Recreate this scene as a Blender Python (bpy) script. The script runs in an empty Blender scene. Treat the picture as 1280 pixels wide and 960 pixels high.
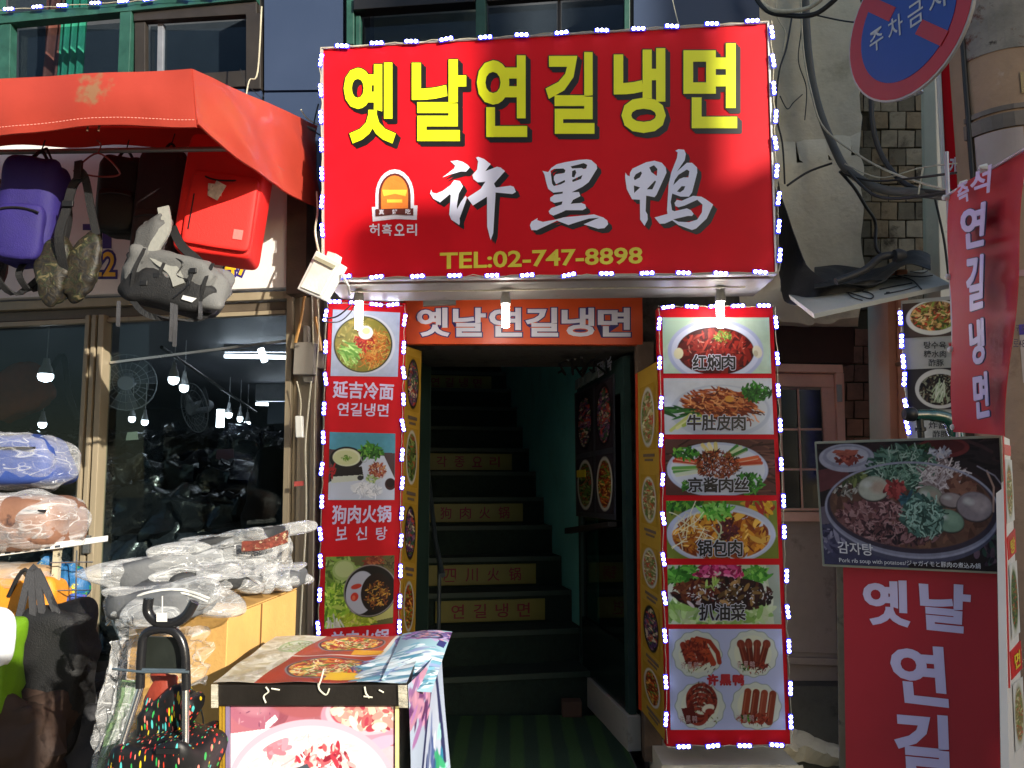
import bpy, math, random
import numpy as np
from mathutils import Vector, Matrix, noise
R = math.radians
sc = bpy.context.scene
col = sc.collection
# ------------------------------------------------------------------ camera
FOC = 1000.0; TILT = R(7.0); CZ = 1.5
cd = bpy.data.cameras.new('camera'); cam = bpy.data.objects.new('camera', cd); col.objects.link(cam)
cd.sensor_width = 36; cd.lens = 36 * FOC / 1280; cd.clip_end = 500; cd.clip_start = .05
cam.location = (0, 0, CZ); cam.rotation_euler = (R(90) + TILT, 0, 0); sc.camera = cam
# ------------------------------------------------------------------ sky and sun
SUN_AZ, SUN_EL = R(40), R(18)          # sun stands behind the camera to the right, low
sun_dir = Vector((-math.sin(SUN_AZ) * math.cos(SUN_EL), math.cos(SUN_AZ) * math.cos(SUN_EL), -math.sin(SUN_EL)))
w = bpy.data.worlds.new('World'); sc.world = w; w.use_nodes = True
nt = w.node_tree; bg = nt.nodes['Background']
sky = nt.nodes.new('ShaderNodeTexSky'); sky.sky_type = 'NISHITA'; sky.sun_disc = False
sky.sun_elevation = SUN_EL; sky.sun_rotation = math.pi - SUN_AZ
nt.links.new(sky.outputs[0], bg.inputs[0]); bg.inputs[1].default_value = .105
sl = bpy.data.lights.new('sun', 'SUN'); sl.energy = 4.3; sl.angle = R(.55); sl.color = (1, .93, .8)
so = bpy.data.objects.new('sun', sl); col.objects.link(so); so.location = (6, -7, 6)
so.rotation_euler = sun_dir.to_track_quat('-Z', 'Y').to_euler()
sc.view_settings.view_transform = 'Standard'; sc.view_settings.look = 'None'
sc.view_settings.exposure = .95; sc.view_settings.gamma = 1
# ------------------------------------------------------------------ helpers
CT, ST = math.cos(TILT), math.sin(TILT)
def ray(px, py):
    x = (px - 640) / FOC; y = (480 - py) / FOC
    return x, CT - y * ST, ST + y * CT
def P(px, py, d):
    x, y, z = ray(px, py); k = d / y
    return Vector((x * k, d, CZ + z * k))
def PZ(px, py, z0):                     # the point on a level at height z0
    x, y, z = ray(px, py); k = (z0 - CZ) / z
    return Vector((x * k, y * k, z0))
def PX(px, py, x0):
    x, y, z = ray(px, py); k = x0 / x
    return Vector((x0, y * k, CZ + z * k))
class Plane:
    def __init__(s, a, b, c):
        s.o = np.array(a, float); n = np.cross(np.array(b) - s.o, np.array(c) - s.o).astype(float)
        n /= np.linalg.norm(n); v = s.o - np.array((0, 0, CZ))
        if np.dot(n, v) > 0: n = -n
        s.n = n
    def hit(s, px, py, w=0.0):
        px = np.asarray(px, float); py = np.asarray(py, float)
        x = (px - 640) / FOC; y = (480 - py) / FOC
        D = np.stack([x, CT - y * ST, ST + y * CT], -1)
        C = np.array((0, 0, CZ)); t = np.dot(s.o - C, s.n) / (D @ s.n)
        return C + D * t[..., None] + s.n * w
    def v(s, px, py, w=0.0): return Vector(s.hit(px, py, w))
def vplane(px0, py0, d0, px1, py1, d1):    # upright plane through two pixel points
    a = P(px0, py0, d0); b = P(px1, py1, d1); return Plane(a, b, a + Vector((0, 0, 1)))
ORG = {}
def link(o, parent=None, loc=None):
    col.objects.link(o)
    if parent is not None:
        o.parent = parent; ORG[o.name] = ORG[parent.name]
    else:
        ORG[o.name] = Vector(loc) if loc is not None else Vector((0, 0, 0)); o.location = ORG[o.name]
    return o
def thing(name, label, cat, loc=(0, 0, 0), group=None):
    o = bpy.data.objects.new(name, None); o.empty_display_size = .1
    link(o, None, loc); o['label'] = label; o['category'] = cat
    if group: o['group'] = group
    return o
def tag(o, label, cat, group=None):
    o['label'] = label; o['category'] = cat
    if group: o['group'] = group
    return o
class MB:
    def __init__(s): s.v = []; s.f = []; s.smooth = False; s.seg = []
    def add(s, vs, fs):
        k = len(s.v); s.v += [tuple(p) for p in vs]; s.f += [tuple(i + k for i in f) for f in fs]; return s
    def hexa(s, b, t):                 # bottom ring and top ring of equal length
        n = len(b); fs = [tuple(range(n))[::-1], tuple(range(n, 2 * n))]
        fs += [(i, (i + 1) % n, n + (i + 1) % n, n + i) for i in range(n)]
        return s.add(list(b) + list(t), fs)
    def box(s, x0, y0, z0, x1, y1, z1):
        return s.hexa([(x0, y0, z0), (x1, y0, z0), (x1, y1, z0), (x0, y1, z0)], [(x0, y0, z1), (x1, y0, z1), (x1, y1, z1), (x0, y1, z1)])
    def obox(s, c, u, v, w_):          # centre and three half axes
        c = Vector(c); u = Vector(u); v = Vector(v); w_ = Vector(w_)
        return s.hexa([c - u - v - w_, c + u - v - w_, c + u + v - w_, c - u + v - w_], [c - u - v + w_, c + u - v + w_, c + u + v + w_, c - u + v + w_])
    def prism(s, pl, pts, w0, w1):     # outline in the picture, laid on a plane and given thickness
        a = np.array(pts, float); p = pl.hit(a[:, 0], a[:, 1]); n = pl.n
        return s.hexa(p + n * w0, p + n * w1)
    def tube(s, pts, r, seg=8, cap=True):
        pts = [Vector(p) for p in pts]; n = len(pts); rs = r if hasattr(r, '__len__') else [r] * n
        vs = []; fs = []; up = None
        for i, p in enumerate(pts):
            t = (pts[min(i + 1, n - 1)] - pts[max(i - 1, 0)])
            if t.length < 1e-9: t = Vector((0, 0, 1))
            t.normalize()
            if up is None: up = t.orthogonal().normalized()
            else:
                up = up - t * up.dot(t)
                up = up.normalized() if up.length > 1e-6 else t.orthogonal().normalized()
            b = t.cross(up)
            for k in range(seg):
                a = 2 * math.pi * k / seg; vs.append(p + (up * math.cos(a) + b * math.sin(a)) * rs[i])
        for i in range(n - 1):
            for k in range(seg):
                fs.append((i * seg + k, i * seg + (k + 1) % seg, (i + 1) * seg + (k + 1) % seg, (i + 1) * seg + k))
        if cap: fs += [tuple(range(seg))[::-1], tuple(range((n - 1) * seg, n * seg))]
        s.smooth = True
        return s.add(vs, fs)
    def lathe(s, o, ax, prof, seg=20):  # prof: (distance along the axis, radius)
        o = Vector(o); ax = Vector(ax).normalized()
        return s.tube2([o + ax * a for a, r in prof], [r for a, r in prof], ax, seg)
    def tube2(s, pts, rs, ax, seg):
        up = ax.orthogonal().normalized(); b = ax.cross(up); vs = []; fs = []; n = len(pts)
        for p, r in zip(pts, rs):
            for k in range(seg):
                a = 2 * math.pi * k / seg; vs.append(p + (up * math.cos(a) + b * math.sin(a)) * max(r, 1e-4))
        for i in range(n - 1):
            for k in range(seg): fs.append((i * seg + k, i * seg + (k + 1) % seg, (i + 1) * seg + (k + 1) % seg, (i + 1) * seg + k))
        fs += [tuple(range(seg))[::-1], tuple(range((n - 1) * seg, n * seg))]; s.smooth = True
        return s.add(vs, fs)
    def sq(s, c, ax, e1=.5, e2=.5, amp=0, fr=6, seed=0, nu=28, nv=18, fold=0):
        """rounded body: half axes ax (three vectors), poles along the third"""
        c = Vector(c); A = [Vector(a) for a in ax]; f = lambda q, e: math.copysign(abs(q) ** e, q)
        vs = []; fs = []; L = sum(a.length for a in A) / 3; so_ = Vector((seed * 3.7, seed * 1.3, seed * 7.1))
        for j in range(nv + 1):
            ph = -math.pi / 2 + math.pi * j / nv
            for i in range(nu):
                th = 2 * math.pi * i / nu
                q = Vector((f(math.cos(ph), e1) * f(math.cos(th), e2), f(math.cos(ph), e1) * f(math.sin(th), e2), f(math.sin(ph), e1)))
                p = A[0] * q.x + A[1] * q.y + A[2] * q.z
                if amp:
                    m = noise.noise(p * fr + so_) + .5 * noise.noise(p * fr * 2.3 + so_)
                    if fold: m += fold * (abs(noise.noise(p * fr * 1.7 - so_)) * 2 - .5)
                    p = p * (1 + amp * m / max(L, .01) * .6) if amp > 0 else p
                vs.append(c + p)
        for j in range(nv):
            for i in range(nu):
                fs.append((j * nu + i, j * nu + (i + 1) % nu, (j + 1) * nu + (i + 1) % nu, (j + 1) * nu + i))
        s.smooth = True
        return s.add(vs, fs)
    def grid(s, P_, nx, ny, th=0):      # P_(u,v) -> point
        vs = [Vector(P_(i / nx, j / ny)) for j in range(ny + 1) for i in range(nx + 1)]
        fs = [(j * (nx + 1) + i, j * (nx + 1) + i + 1, (j + 1) * (nx + 1) + i + 1, (j + 1) * (nx + 1) + i) for j in range(ny) for i in range(nx)]
        s.smooth = True
        if not th: return s.add(vs, fs)
        N = len(vs); nn = [Vector((0, 0, 0)) for _ in vs]
        for f in fs:
            m = (vs[f[1]] - vs[f[0]]).cross(vs[f[3]] - vs[f[0]])
            for i in f: nn[i] += m
        back = [p - (n.normalized() if n.length > 0 else n) * th for p, n in zip(vs, nn)]
        fb = [tuple(i + N for i in f[::-1]) for f in fs]
        W = nx + 1; rim = [i for i in range(W)] + [j * W + nx for j in range(1, ny + 1)] + [ny * W + i for i in range(nx - 1, -1, -1)] + [j * W for j in range(ny - 1, 0, -1)]
        fr_ = [(rim[k], rim[(k + 1) % len(rim)], rim[(k + 1) % len(rim)] + N, rim[k] + N)[::-1] for k in range(len(rim))]
        return s.add(vs + back, fs + fb + fr_)
    def build(s, name, m, parent=None, bev=0, smooth=None, loc=None, stuff=False, struct=False, solid=0):
        if len(s.seg) > 1:
            seg = s.seg; o = None
            for i, (a, b) in enumerate(seg):
                a2, b2 = seg[i + 1] if i + 1 < len(seg) else (len(s.v), len(s.f))
                k = MB(); k.v = s.v[a:a2]; k.f = [tuple(x - a for x in f) for f in s.f[b:b2]]; o = k.build(name, m, parent, bev, smooth, loc)
            return o
        if parent is not None: o_ = ORG[parent.name]
        elif loc is not None: o_ = Vector(loc)
        else:
            a = np.array(s.v); o_ = Vector(((a[:, 0].min() + a[:, 0].max()) / 2, (a[:, 1].min() + a[:, 1].max()) / 2, a[:, 2].min()))
        a = np.array(s.v, float) - np.array(o_)
        me = bpy.data.meshes.new(name); me.from_pydata(a.tolist(), [], s.f); me.validate()
        me.materials.append(m)
        sm = s.smooth if smooth is None else smooth
        if sm: me.polygons.foreach_set('use_smooth', [True] * len(me.polygons)); me.update()
        o = bpy.data.objects.new(name, me); link(o, parent, o_)
        if sm and len(me.polygons) < 60000:
            try: me.set_sharp_from_angle(angle=R(50))
            except Exception: pass
        if bev:
            b = o.modifiers.new('bevel', 'BEVEL'); b.width = bev; b.segments = 2; b.limit_method = 'ANGLE'; b.angle_limit = R(40)
        if stuff: o['kind'] = 'stuff'
        if struct: o['kind'] = 'structure'
        return o
def share(src, name, parent, loc, rot=None, scale=None):
    o = bpy.data.objects.new(name, src); link(o, parent)
    o.location = Vector(loc) - ORG[parent.name]
    if rot is not None: o.rotation_euler = rot
    if scale is not None: o.scale = scale
    return o
# ------------------------------------------------------------------ materials
def lin(c):
    if isinstance(c, str): c = tuple(int(c[i:i + 2], 16) / 255 for i in (0, 2, 4))
    return tuple(x / 12.92 if x <= .04045 else ((x + .055) / 1.055) ** 2.4 for x in c)
MC = {}
def mat(name, c, rough=.6, metal=0, var=.18, vs=7, bump=.12, bs=90, coat=0, dirt=None, spec=.5, rv=.12, aniso=None, alpha=None, trans=0):
    if name in MC: return MC[name]
    m = bpy.data.materials.new(name); m.use_nodes = True; N = m.node_tree.nodes; L = m.node_tree.links
    b = N['Principled BSDF']; c = lin(c)
    tc = N.new('ShaderNodeTexCoord'); mp = N.new('ShaderNodeMapping'); L.new(tc.outputs['Object'], mp.inputs[0])
    if aniso: mp.inputs['Scale'].default_value = aniso
    n1 = N.new('ShaderNodeTexNoise'); n1.inputs['Scale'].default_value = vs; n1.inputs['Detail'].default_value = 6; n1.inputs['Roughness'].default_value = .65
    L.new(mp.outputs[0], n1.inputs['Vector'])
    mx = N.new('ShaderNodeMix'); mx.data_type = 'RGBA'
    mx.inputs[6].default_value = (*[x * (1 - var) for x in c], 1); mx.inputs[7].default_value = (*[min(x * (1 + var) + .01 * var, 1) for x in c], 1)
    rp = N.new('ShaderNodeMapRange'); rp.inputs[1].default_value = .3; rp.inputs[2].default_value = .7
    L.new(n1.outputs[0], rp.inputs[0]); L.new(rp.outputs[0], mx.inputs[0]); out = mx.outputs[2]
    for d in (dirt or []):              # (colour, scale, threshold, softness)
        n2 = N.new('ShaderNodeTexNoise'); n2.inputs['Scale'].default_value = d[1]; n2.inputs['Detail'].default_value = 9; n2.inputs['Roughness'].default_value = .7
        L.new(mp.outputs[0], n2.inputs['Vector'])
        r2 = N.new('ShaderNodeMapRange'); r2.inputs[1].default_value = d[2]; r2.inputs[2].default_value = d[2] + d[3]; L.new(n2.outputs[0], r2.inputs[0])
        m2 = N.new('ShaderNodeMix'); m2.data_type = 'RGBA'; m2.inputs[7].default_value = (*lin(d[0]), 1)
        L.new(r2.outputs[0], m2.inputs[0]); L.new(out, m2.inputs[6]); out = m2.outputs[2]
    L.new(out, b.inputs['Base Color'])
    rr = N.new('ShaderNodeMapRange'); rr.inputs[3].default_value = max(rough - rv, .02); rr.inputs[4].default_value = min(rough + rv, 1)
    L.new(n1.outputs[0], rr.inputs[0]); L.new(rr.outputs[0], b.inputs['Roughness'])
    b.inputs['Metallic'].default_value = metal; b.inputs['Specular IOR Level'].default_value = spec
    if coat: b.inputs['Coat Weight'].default_value = coat; b.inputs['Coat Roughness'].default_value = .12
    if alpha is not None: b.inputs['Alpha'].default_value = alpha
    if trans: b.inputs['Transmission Weight'].default_value = trans
    if bump:
        nb = N.new('ShaderNodeTexNoise'); nb.inputs['Scale'].default_value = bs; nb.inputs['Detail'].default_value = 5; L.new(mp.outputs[0], nb.inputs['Vector'])
        bp = N.new('ShaderNodeBump'); bp.inputs['Strength'].default_value = bump; bp.inputs['Distance'].default_value = .01
        L.new(nb.outputs[0], bp.inputs['Height']); L.new(bp.outputs[0], b.inputs['Normal'])
    MC[name] = m; return m
def emit(name, c, s):
    if name in MC: return MC[name]
    m = bpy.data.materials.new(name); m.use_nodes = True; b = m.node_tree.nodes['Principled BSDF']
    b.inputs['Base Color'].default_value = (*lin(c), 1); b.inputs['Emission Color'].default_value = (*lin(c), 1)
    b.inputs['Emission Strength'].default_value = s; MC[name] = m; return m
def glass(name, tint=(.9, .95, .95), refl=.9, rough=.02, film=0.0, filmcol=(.5, .5, .5)):
    m = bpy.data.materials.new(name); m.use_nodes = True; N = m.node_tree.nodes; L = m.node_tree.links
    N.remove(N['Principled BSDF']); out = N['Material Output']
    t = N.new('ShaderNodeBsdfTransparent'); t.inputs[0].default_value = (*tint, 1)
    g = N.new('ShaderNodeBsdfGlossy'); g.inputs[1].default_value = rough; g.inputs[0].default_value = (refl, refl, refl, 1)
    f = N.new('ShaderNodeFresnel'); f.inputs[0].default_value = 1.55
    n1 = N.new('ShaderNodeTexNoise'); n1.inputs['Scale'].default_value = 2.2
    bp = N.new('ShaderNodeBump'); bp.inputs['Strength'].default_value = .05; bp.inputs['Distance'].default_value = .02
    L.new(n1.outputs[0], bp.inputs['Height']); L.new(bp.outputs[0], g.inputs['Normal'])
    mx = N.new('ShaderNodeMixShader'); ge = N.new('ShaderNodeNewGeometry'); iv = N.new('ShaderNodeMath'); iv.operation = 'SUBTRACT'; iv.inputs[0].default_value = 1; L.new(ge.outputs['Backfacing'], iv.inputs[1])
    ml = N.new('ShaderNodeMath'); ml.operation = 'MULTIPLY'; L.new(f.outputs[0], ml.inputs[0]); L.new(iv.outputs[0], ml.inputs[1]); L.new(ml.outputs[0], mx.inputs[0]); L.new(t.outputs[0], mx.inputs[1]); L.new(g.outputs[0], mx.inputs[2])
    last = mx.outputs[0]
    if film:
        d = N.new('ShaderNodeBsdfDiffuse'); d.inputs[0].default_value = (*filmcol, 1)
        m2 = N.new('ShaderNodeMixShader'); m2.inputs[0].default_value = film; L.new(last, m2.inputs[1]); L.new(d.outputs[0], m2.inputs[2]); last = m2.outputs[0]
    L.new(last, out.inputs[0]); return m
def wrapmat(name, base=.22, gain=.75, sc_=14, c=(.85, .86, .87), el=(1, 1, 3.2)):
    """crinkled clear polythene: see-through, whiter at grazing angles, thin creases with a gloss"""
    m = bpy.data.materials.new(name); m.use_nodes = True; N = m.node_tree.nodes; L = m.node_tree.links; b = N['Principled BSDF']
    b.inputs['Base Color'].default_value = (*c, 1); b.inputs['Roughness'].default_value = .14; b.inputs['Specular IOR Level'].default_value = .9
    tc = N.new('ShaderNodeTexCoord'); mp = N.new('ShaderNodeMapping'); mp.inputs['Scale'].default_value = el; L.new(tc.outputs['Object'], mp.inputs[0]); prev = None
    def math_(op, a, b_=None, v=None):
        q = N.new('ShaderNodeMath'); q.operation = op; L.new(a, q.inputs[0])
        if b_ is not None: L.new(b_, q.inputs[1])
        if v is not None: q.inputs[1].default_value = v
        return q.outputs[0]
    for k, (s_, wd) in enumerate(((sc_ * .35, .012), (sc_ * .9, .014))):
        n1 = N.new('ShaderNodeTexNoise'); n1.inputs['Scale'].default_value = s_; n1.inputs['Detail'].default_value = 1.5; n1.inputs['Distortion'].default_value = .4; L.new(mp.outputs[0], n1.inputs['Vector'])
        a2 = math_('ABSOLUTE', math_('SUBTRACT', n1.outputs[0], v=.5)); r = N.new('ShaderNodeMapRange'); r.inputs[1].default_value = 0; r.inputs[2].default_value = wd; r.inputs[3].default_value = gain; r.inputs[4].default_value = 0
        L.new(a2, r.inputs[0]); prev = r.outputs[0] if prev is None else math_('MAXIMUM', prev, r.outputs[0])
    lw = N.new('ShaderNodeLayerWeight'); lw.inputs[0].default_value = .35
    n3 = N.new('ShaderNodeTexNoise'); n3.inputs['Scale'].default_value = sc_ * .5; n3.inputs['Detail'].default_value = 4; L.new(mp.outputs[0], n3.inputs['Vector'])
    f = math_('MULTIPLY', lw.outputs['Facing'], v=.4); f = math_('ADD', f, math_('MULTIPLY', n3.outputs[0], v=base * 2)); a = math_('ADD', math_('MULTIPLY', prev, v=.45), f); a = math_('MINIMUM', a, v=.96)
    L.new(a, b.inputs['Alpha'])
    n4 = N.new('ShaderNodeTexNoise'); n4.inputs['Scale'].default_value = sc_ * .55; n4.inputs['Detail'].default_value = 2; n4.inputs['Distortion'].default_value = .6; L.new(mp.outputs[0], n4.inputs['Vector'])
    bp = N.new('ShaderNodeBump'); bp.inputs['Strength'].default_value = .8; bp.inputs['Distance'].default_value = .03
    L.new(n4.outputs[0], bp.inputs['Height']); L.new(bp.outputs[0], b.inputs['Normal']); return m
def printmat():
    if 'print' in MC: return MC['print']
    m = bpy.data.materials.new('printed_picture'); m.use_nodes = True; N = m.node_tree.nodes; L = m.node_tree.links; b = N['Principled BSDF']
    at = N.new('ShaderNodeAttribute'); at.attribute_name = 'ink'; L.new(at.outputs[0], b.inputs['Base Color'])
    b.inputs['Roughness'].default_value = .5; b.inputs['Specular IOR Level'].default_value = .22; MC['print'] = m; return m
# ------------------------------------------------------------------ flat print
def c3(c): return np.array(lin(c)) * .9
class Cv:
    """a printed picture in the photograph's own units: w x h, painted cell by cell"""
    def __init__(s, w_, h_, bg, k=1.35, seed=1):
        s.w = w_; s.h = h_; s.nx = max(int(w_ * k), 4); s.ny = max(int(h_ * k), 4)
        s.a = np.ones((s.ny + 1, s.nx + 1, 3)) * c3(bg)
        xs = np.linspace(0, w_, s.nx + 1); ys = np.linspace(0, h_, s.ny + 1); s.X, s.Y = np.meshgrid(xs, ys); s.r = random.Random(seed)
    def put(s, m, c, al=1.0):
        m = np.clip(m, 0, 1)[..., None] * al; s.a = s.a * (1 - m) + (c3(c) if isinstance(c, str) else np.array(c)) * m; return s
    def em(s, cx, cy, rx, ry, ang=0, soft=.8):
        ca, sa = math.cos(ang), math.sin(ang); u = (s.X - cx) * ca + (s.Y - cy) * sa; v = -(s.X - cx) * sa + (s.Y - cy) * ca
        d = np.sqrt((u / rx) ** 2 + (v / ry) ** 2); return np.clip((1 - d) * min(rx, ry) / soft + .5, 0, 1)
    def ell(s, cx, cy, rx, ry, c, ang=0, soft=.8, al=1): return s.put(s.em(cx, cy, rx, ry, ang, soft), c, al)
    def ring(s, cx, cy, rx, ry, t, c, ang=0): return s.put(s.em(cx, cy, rx, ry, ang) * (1 - s.em(cx, cy, rx - t, ry - t, ang)), c)
    def poly(s, pts, c, al=1):
        ins = np.zeros(s.X.shape, bool); n = len(pts)
        for i in range(n):
            x0, y0 = pts[i]; x1, y1 = pts[(i + 1) % n]
            if y0 == y1: continue
            cnd = ((s.Y >= y0) != (s.Y >= y1)) & (s.X < (x1 - x0) * (s.Y - y0) / (y1 - y0) + x0); ins ^= cnd
        return s.put(ins.astype(float), c, al)
    def line(s, pts, wd, c, al=1):
        m = np.zeros(s.X.shape)
        for (x0, y0), (x1, y1) in zip(pts[:-1], pts[1:]):
            dx, dy = x1 - x0, y1 - y0; L_ = dx * dx + dy * dy + 1e-9
            t = np.clip(((s.X - x0) * dx + (s.Y - y0) * dy) / L_, 0, 1); d = np.hypot(s.X - x0 - t * dx, s.Y - y0 - t * dy)
            m = np.maximum(m, np.clip((wd / 2 - d) / .7 + .5, 0, 1))
        return s.put(m, c, al)
    def local(s, cx, cy, R_):
        i0 = max(int((cx - R_) / s.w * s.nx), 0); i1 = min(int((cx + R_) / s.w * s.nx) + 2, s.nx + 1)
        j0 = max(int((cy - R_) / s.h * s.ny), 0); j1 = min(int((cy + R_) / s.h * s.ny) + 2, s.ny + 1)
        return slice(j0, j1), slice(i0, i1)
    def bits(s, n, cx, cy, rx, ry, cols, sz=(1, 3), el=(1, 2.5), ang=None, asp=.6, clip=None, al=1):
        """many small pieces of food inside an ellipse, later ones on top"""
        for _ in range(n):
            t = s.r.random() * 6.283; q = math.sqrt(s.r.random()); x = cx + rx * q * math.cos(t); y = cy + ry * q * math.sin(t)
            b = s.r.uniform(*sz); a = b * s.r.uniform(*el); g = (s.r.random() * 3.14 if ang is None else ang + s.r.gauss(0, .25))
            R_ = max(a, b) + 1; jj, ii = s.local(x, y, R_); X = s.X[jj, ii]; Y = s.Y[jj, ii]
            if X.size == 0: continue
            ca, sa = math.cos(g), math.sin(g); u = (X - x) * ca + (Y - y) * sa; v = (-(X - x) * sa + (Y - y) * ca) / asp
            d = np.sqrt((u / a) ** 2 + (v / b) ** 2); m = np.clip((1 - d) * b * 1.5 + .3, 0, 1)
            if clip is not None: m = m * clip[jj, ii]
            k = s.r.uniform(.72, 1.2); c = c3(s.r.choice(cols)) * k; m = m[..., None] * al
            s.a[jj, ii] = s.a[jj, ii] * (1 - m) + c * m
        return s
    def threads(s, n, cx, cy, rx, ry, cols, L_=8, wd=.9, ang=None, curl=.5, clip=None):
        for _ in range(n):
            t = s.r.random() * 6.283; q = math.sqrt(s.r.random()); x = cx + rx * q * math.cos(t); y = cy + ry * q * math.sin(t)
            g = s.r.random() * 6.28 if ang is None else ang + s.r.gauss(0, .3); c = c3(s.r.choice(cols)) * s.r.uniform(.8, 1.15); st = L_ / 4
            for _k in range(4):
                x2 = x + st * math.cos(g); y2 = y + st * math.sin(g); jj, ii = s.local((x + x2) / 2, (y + y2) / 2, st + 2); X = s.X[jj, ii]; Y = s.Y[jj, ii]
                if X.size:
                    dx, dy = x2 - x, y2 - y; tt = np.clip(((X - x) * dx + (Y - y) * dy) / (dx * dx + dy * dy + 1e-9), 0, 1)
                    m = np.clip((wd / 2 - np.hypot(X - x - tt * dx, Y - y - tt * dy)) / .6 + .6, 0, 1)
                    if clip is not None: m = m * clip[jj, ii]
                    m = m[..., None]; s.a[jj, ii] = s.a[jj, ii] * (1 - m) + c * m
                x, y = x2, y2; g += s.r.gauss(0, curl)
        return s
    def mottle(s, amp=.12, f=.15, mask=None):
        rs = np.random.RandomState(s.r.randrange(9999)); tot = np.zeros(s.X.shape)
        for o in range(3):
            g = max(int(s.w * f * 2 ** o), 3), max(int(s.h * f * 2 ** o), 3); z = rs.rand(g[1] + 2, g[0] + 2)
            fx = s.X / s.w * g[0]; fy = s.Y / s.h * g[1]; ix = fx.astype(int); iy = fy.astype(int); tx = fx - ix; ty = fy - iy
            tx = tx * tx * (3 - 2 * tx); ty = ty * ty * (3 - 2 * ty)
            v = (z[iy, ix] * (1 - tx) + z[iy, ix + 1] * tx) * (1 - ty) + (z[iy + 1, ix] * (1 - tx) + z[iy + 1, ix + 1] * tx) * ty
            tot += (v - .5) / 1.6 ** o
        m = 1 if mask is None else mask
        s.a = np.clip(s.a * (1 + amp * 2 * (tot * m)[..., None]), 0, 1); return s
def quad_uv(q, U, V):      # q: TL, TR, BR, BL pixel corners, V runs downward
    q = np.array(q, float); U = U[..., None]; V = V[..., None]
    return (q[0] * (1 - U) + q[1] * U) * (1 - V) + (q[3] * (1 - U) + q[2] * U) * V
def put_print(cv, pl, q, w_, name, parent, surf=None):
    U, V = np.meshgrid(np.linspace(0, 1, cv.nx + 1), np.linspace(0, 1, cv.ny + 1))
    if surf is None:
        p = quad_uv(q, U, V); pts = pl.hit(p[..., 0], p[..., 1], w_)
    else: pts = surf(U, V)
    o_ = ORG[parent.name]; pts = pts.reshape(-1, 3) - np.array(o_)
    nx, ny = cv.nx, cv.ny; idx = np.arange((nx + 1) * (ny + 1)).reshape(ny + 1, nx + 1)
    fa = np.stack([idx[1:, :-1], idx[1:, 1:], idx[:-1, 1:], idx[:-1, :-1]], -1).reshape(-1, 4)
    me = bpy.data.meshes.new(name); me.vertices.add(len(pts)); me.vertices.foreach_set('co', pts.ravel())
    me.loops.add(fa.size); me.loops.foreach_set('vertex_index', fa.ravel()); me.polygons.add(len(fa))
    me.polygons.foreach_set('loop_start', np.arange(0, fa.size, 4)); me.update(calc_edges=True)
    at = me.color_attributes.new('ink', 'FLOAT_COLOR', 'POINT'); c = np.ones((len(pts), 4)); c[:, :3] = np.clip(cv.a.reshape(-1, 3), 0, 1); at.data.foreach_set('color', c.ravel())
    me.materials.append(printmat()); o = bpy.data.objects.new(name, me); link(o, parent); return o
TC = {}
def glyph(s_, bold):
    k = (s_, round(bold, 4))
    if k in TC: return TC[k]
    c = bpy.data.curves.new('t', 'FONT'); c.body = s_; c.offset = bold; c.resolution_u = 3
    o = bpy.data.objects.new('t', c); col.objects.link(o); dg = bpy.context.evaluated_depsgraph_get(); me = bpy.data.meshes.new_from_object(o.evaluated_get(dg))
    v = np.array([x.co[:2] for x in me.vertices]); f = [tuple(p.vertices) for p in me.polygons]
    bpy.data.objects.remove(o); bpy.data.curves.remove(c); bpy.data.meshes.remove(me); TC[k] = (v, f); return TC[k]
def letters(mb, pl, s_, q, w_, bold=.012, ref=None, shift=(0, 0), shear=0, fat=0, new=True):
    """lettering fitted to a pixel box (x0,y0,x1,y1) or to four corners; ref keeps the fit of the plain weight"""
    if len(q) == 4 and not hasattr(q[0], '__len__'): q = [(q[0], q[1]), (q[2], q[1]), (q[2], q[3]), (q[0], q[3])]
    v, f = glyph(s_, bold); r_, _ = glyph(s_, bold if ref is None else ref)
    lo = r_.min(0); hi = r_.max(0); U = (v[:, 0] - lo[0]) / (hi[0] - lo[0]); V = (hi[1] - v[:, 1]) / (hi[1] - lo[1])
    U = U + shear * (.5 - V)
    p = quad_uv(q, U, V) + np.array(shift)
    if new: mb.seg.append((len(mb.v), len(mb.f)))
    if not fat: return mb.add(pl.hit(p[:, 0], p[:, 1], w_), f)
    for k in range(8):
        a = k * math.pi / 4; mb.add(pl.hit(p[:, 0] + fat * math.cos(a), p[:, 1] + fat * math.sin(a), w_ + k * .0001), f)
    return mb
rnd = random.Random(4)
V3 = Vector
def st(o): o['kind'] = 'structure'; return o
# materials used everywhere
ALU = mat('bronze_aluminium', '93866f', .45, .1, .12, 3, .03, aniso=(3, 3, .4), dirt=[('5a5040', 5, .6, .2)])
STEEL = mat('brushed_steel', 'a8a8a6', .3, .9, .1, 6, .04)
DARK = mat('dark_brown_frame', '2b2622', .5, .1, .2, 6, .05)
GREEN = mat('green_window_frame', '1f4a3f', .5, 0, .3, 9, .08, dirt=[('1c3a30', 8, .55, .2)])
BLACKP = mat('black_plastic', '141416', .4, 0, .2, 10, .05)
WHITEP = mat('white_plastic', 'd8d8d2', .4, 0, .05, 10, .03)
CLAD = mat('blue_grey_cladding', '323f58', .4, 0, .07, 2, .02, dirt=[('28344a', 3, .62, .25)])
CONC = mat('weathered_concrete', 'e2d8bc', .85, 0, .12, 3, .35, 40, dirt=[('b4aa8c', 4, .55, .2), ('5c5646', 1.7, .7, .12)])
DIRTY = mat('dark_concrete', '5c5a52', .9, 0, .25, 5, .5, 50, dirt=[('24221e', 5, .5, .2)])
CABLE = mat('black_cable', '1d1d1e', .5, 0, .2, 20, .02)
CABLEW = mat('pale_cable', 'b9b39c', .5, 0, .2, 20, .02)
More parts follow.
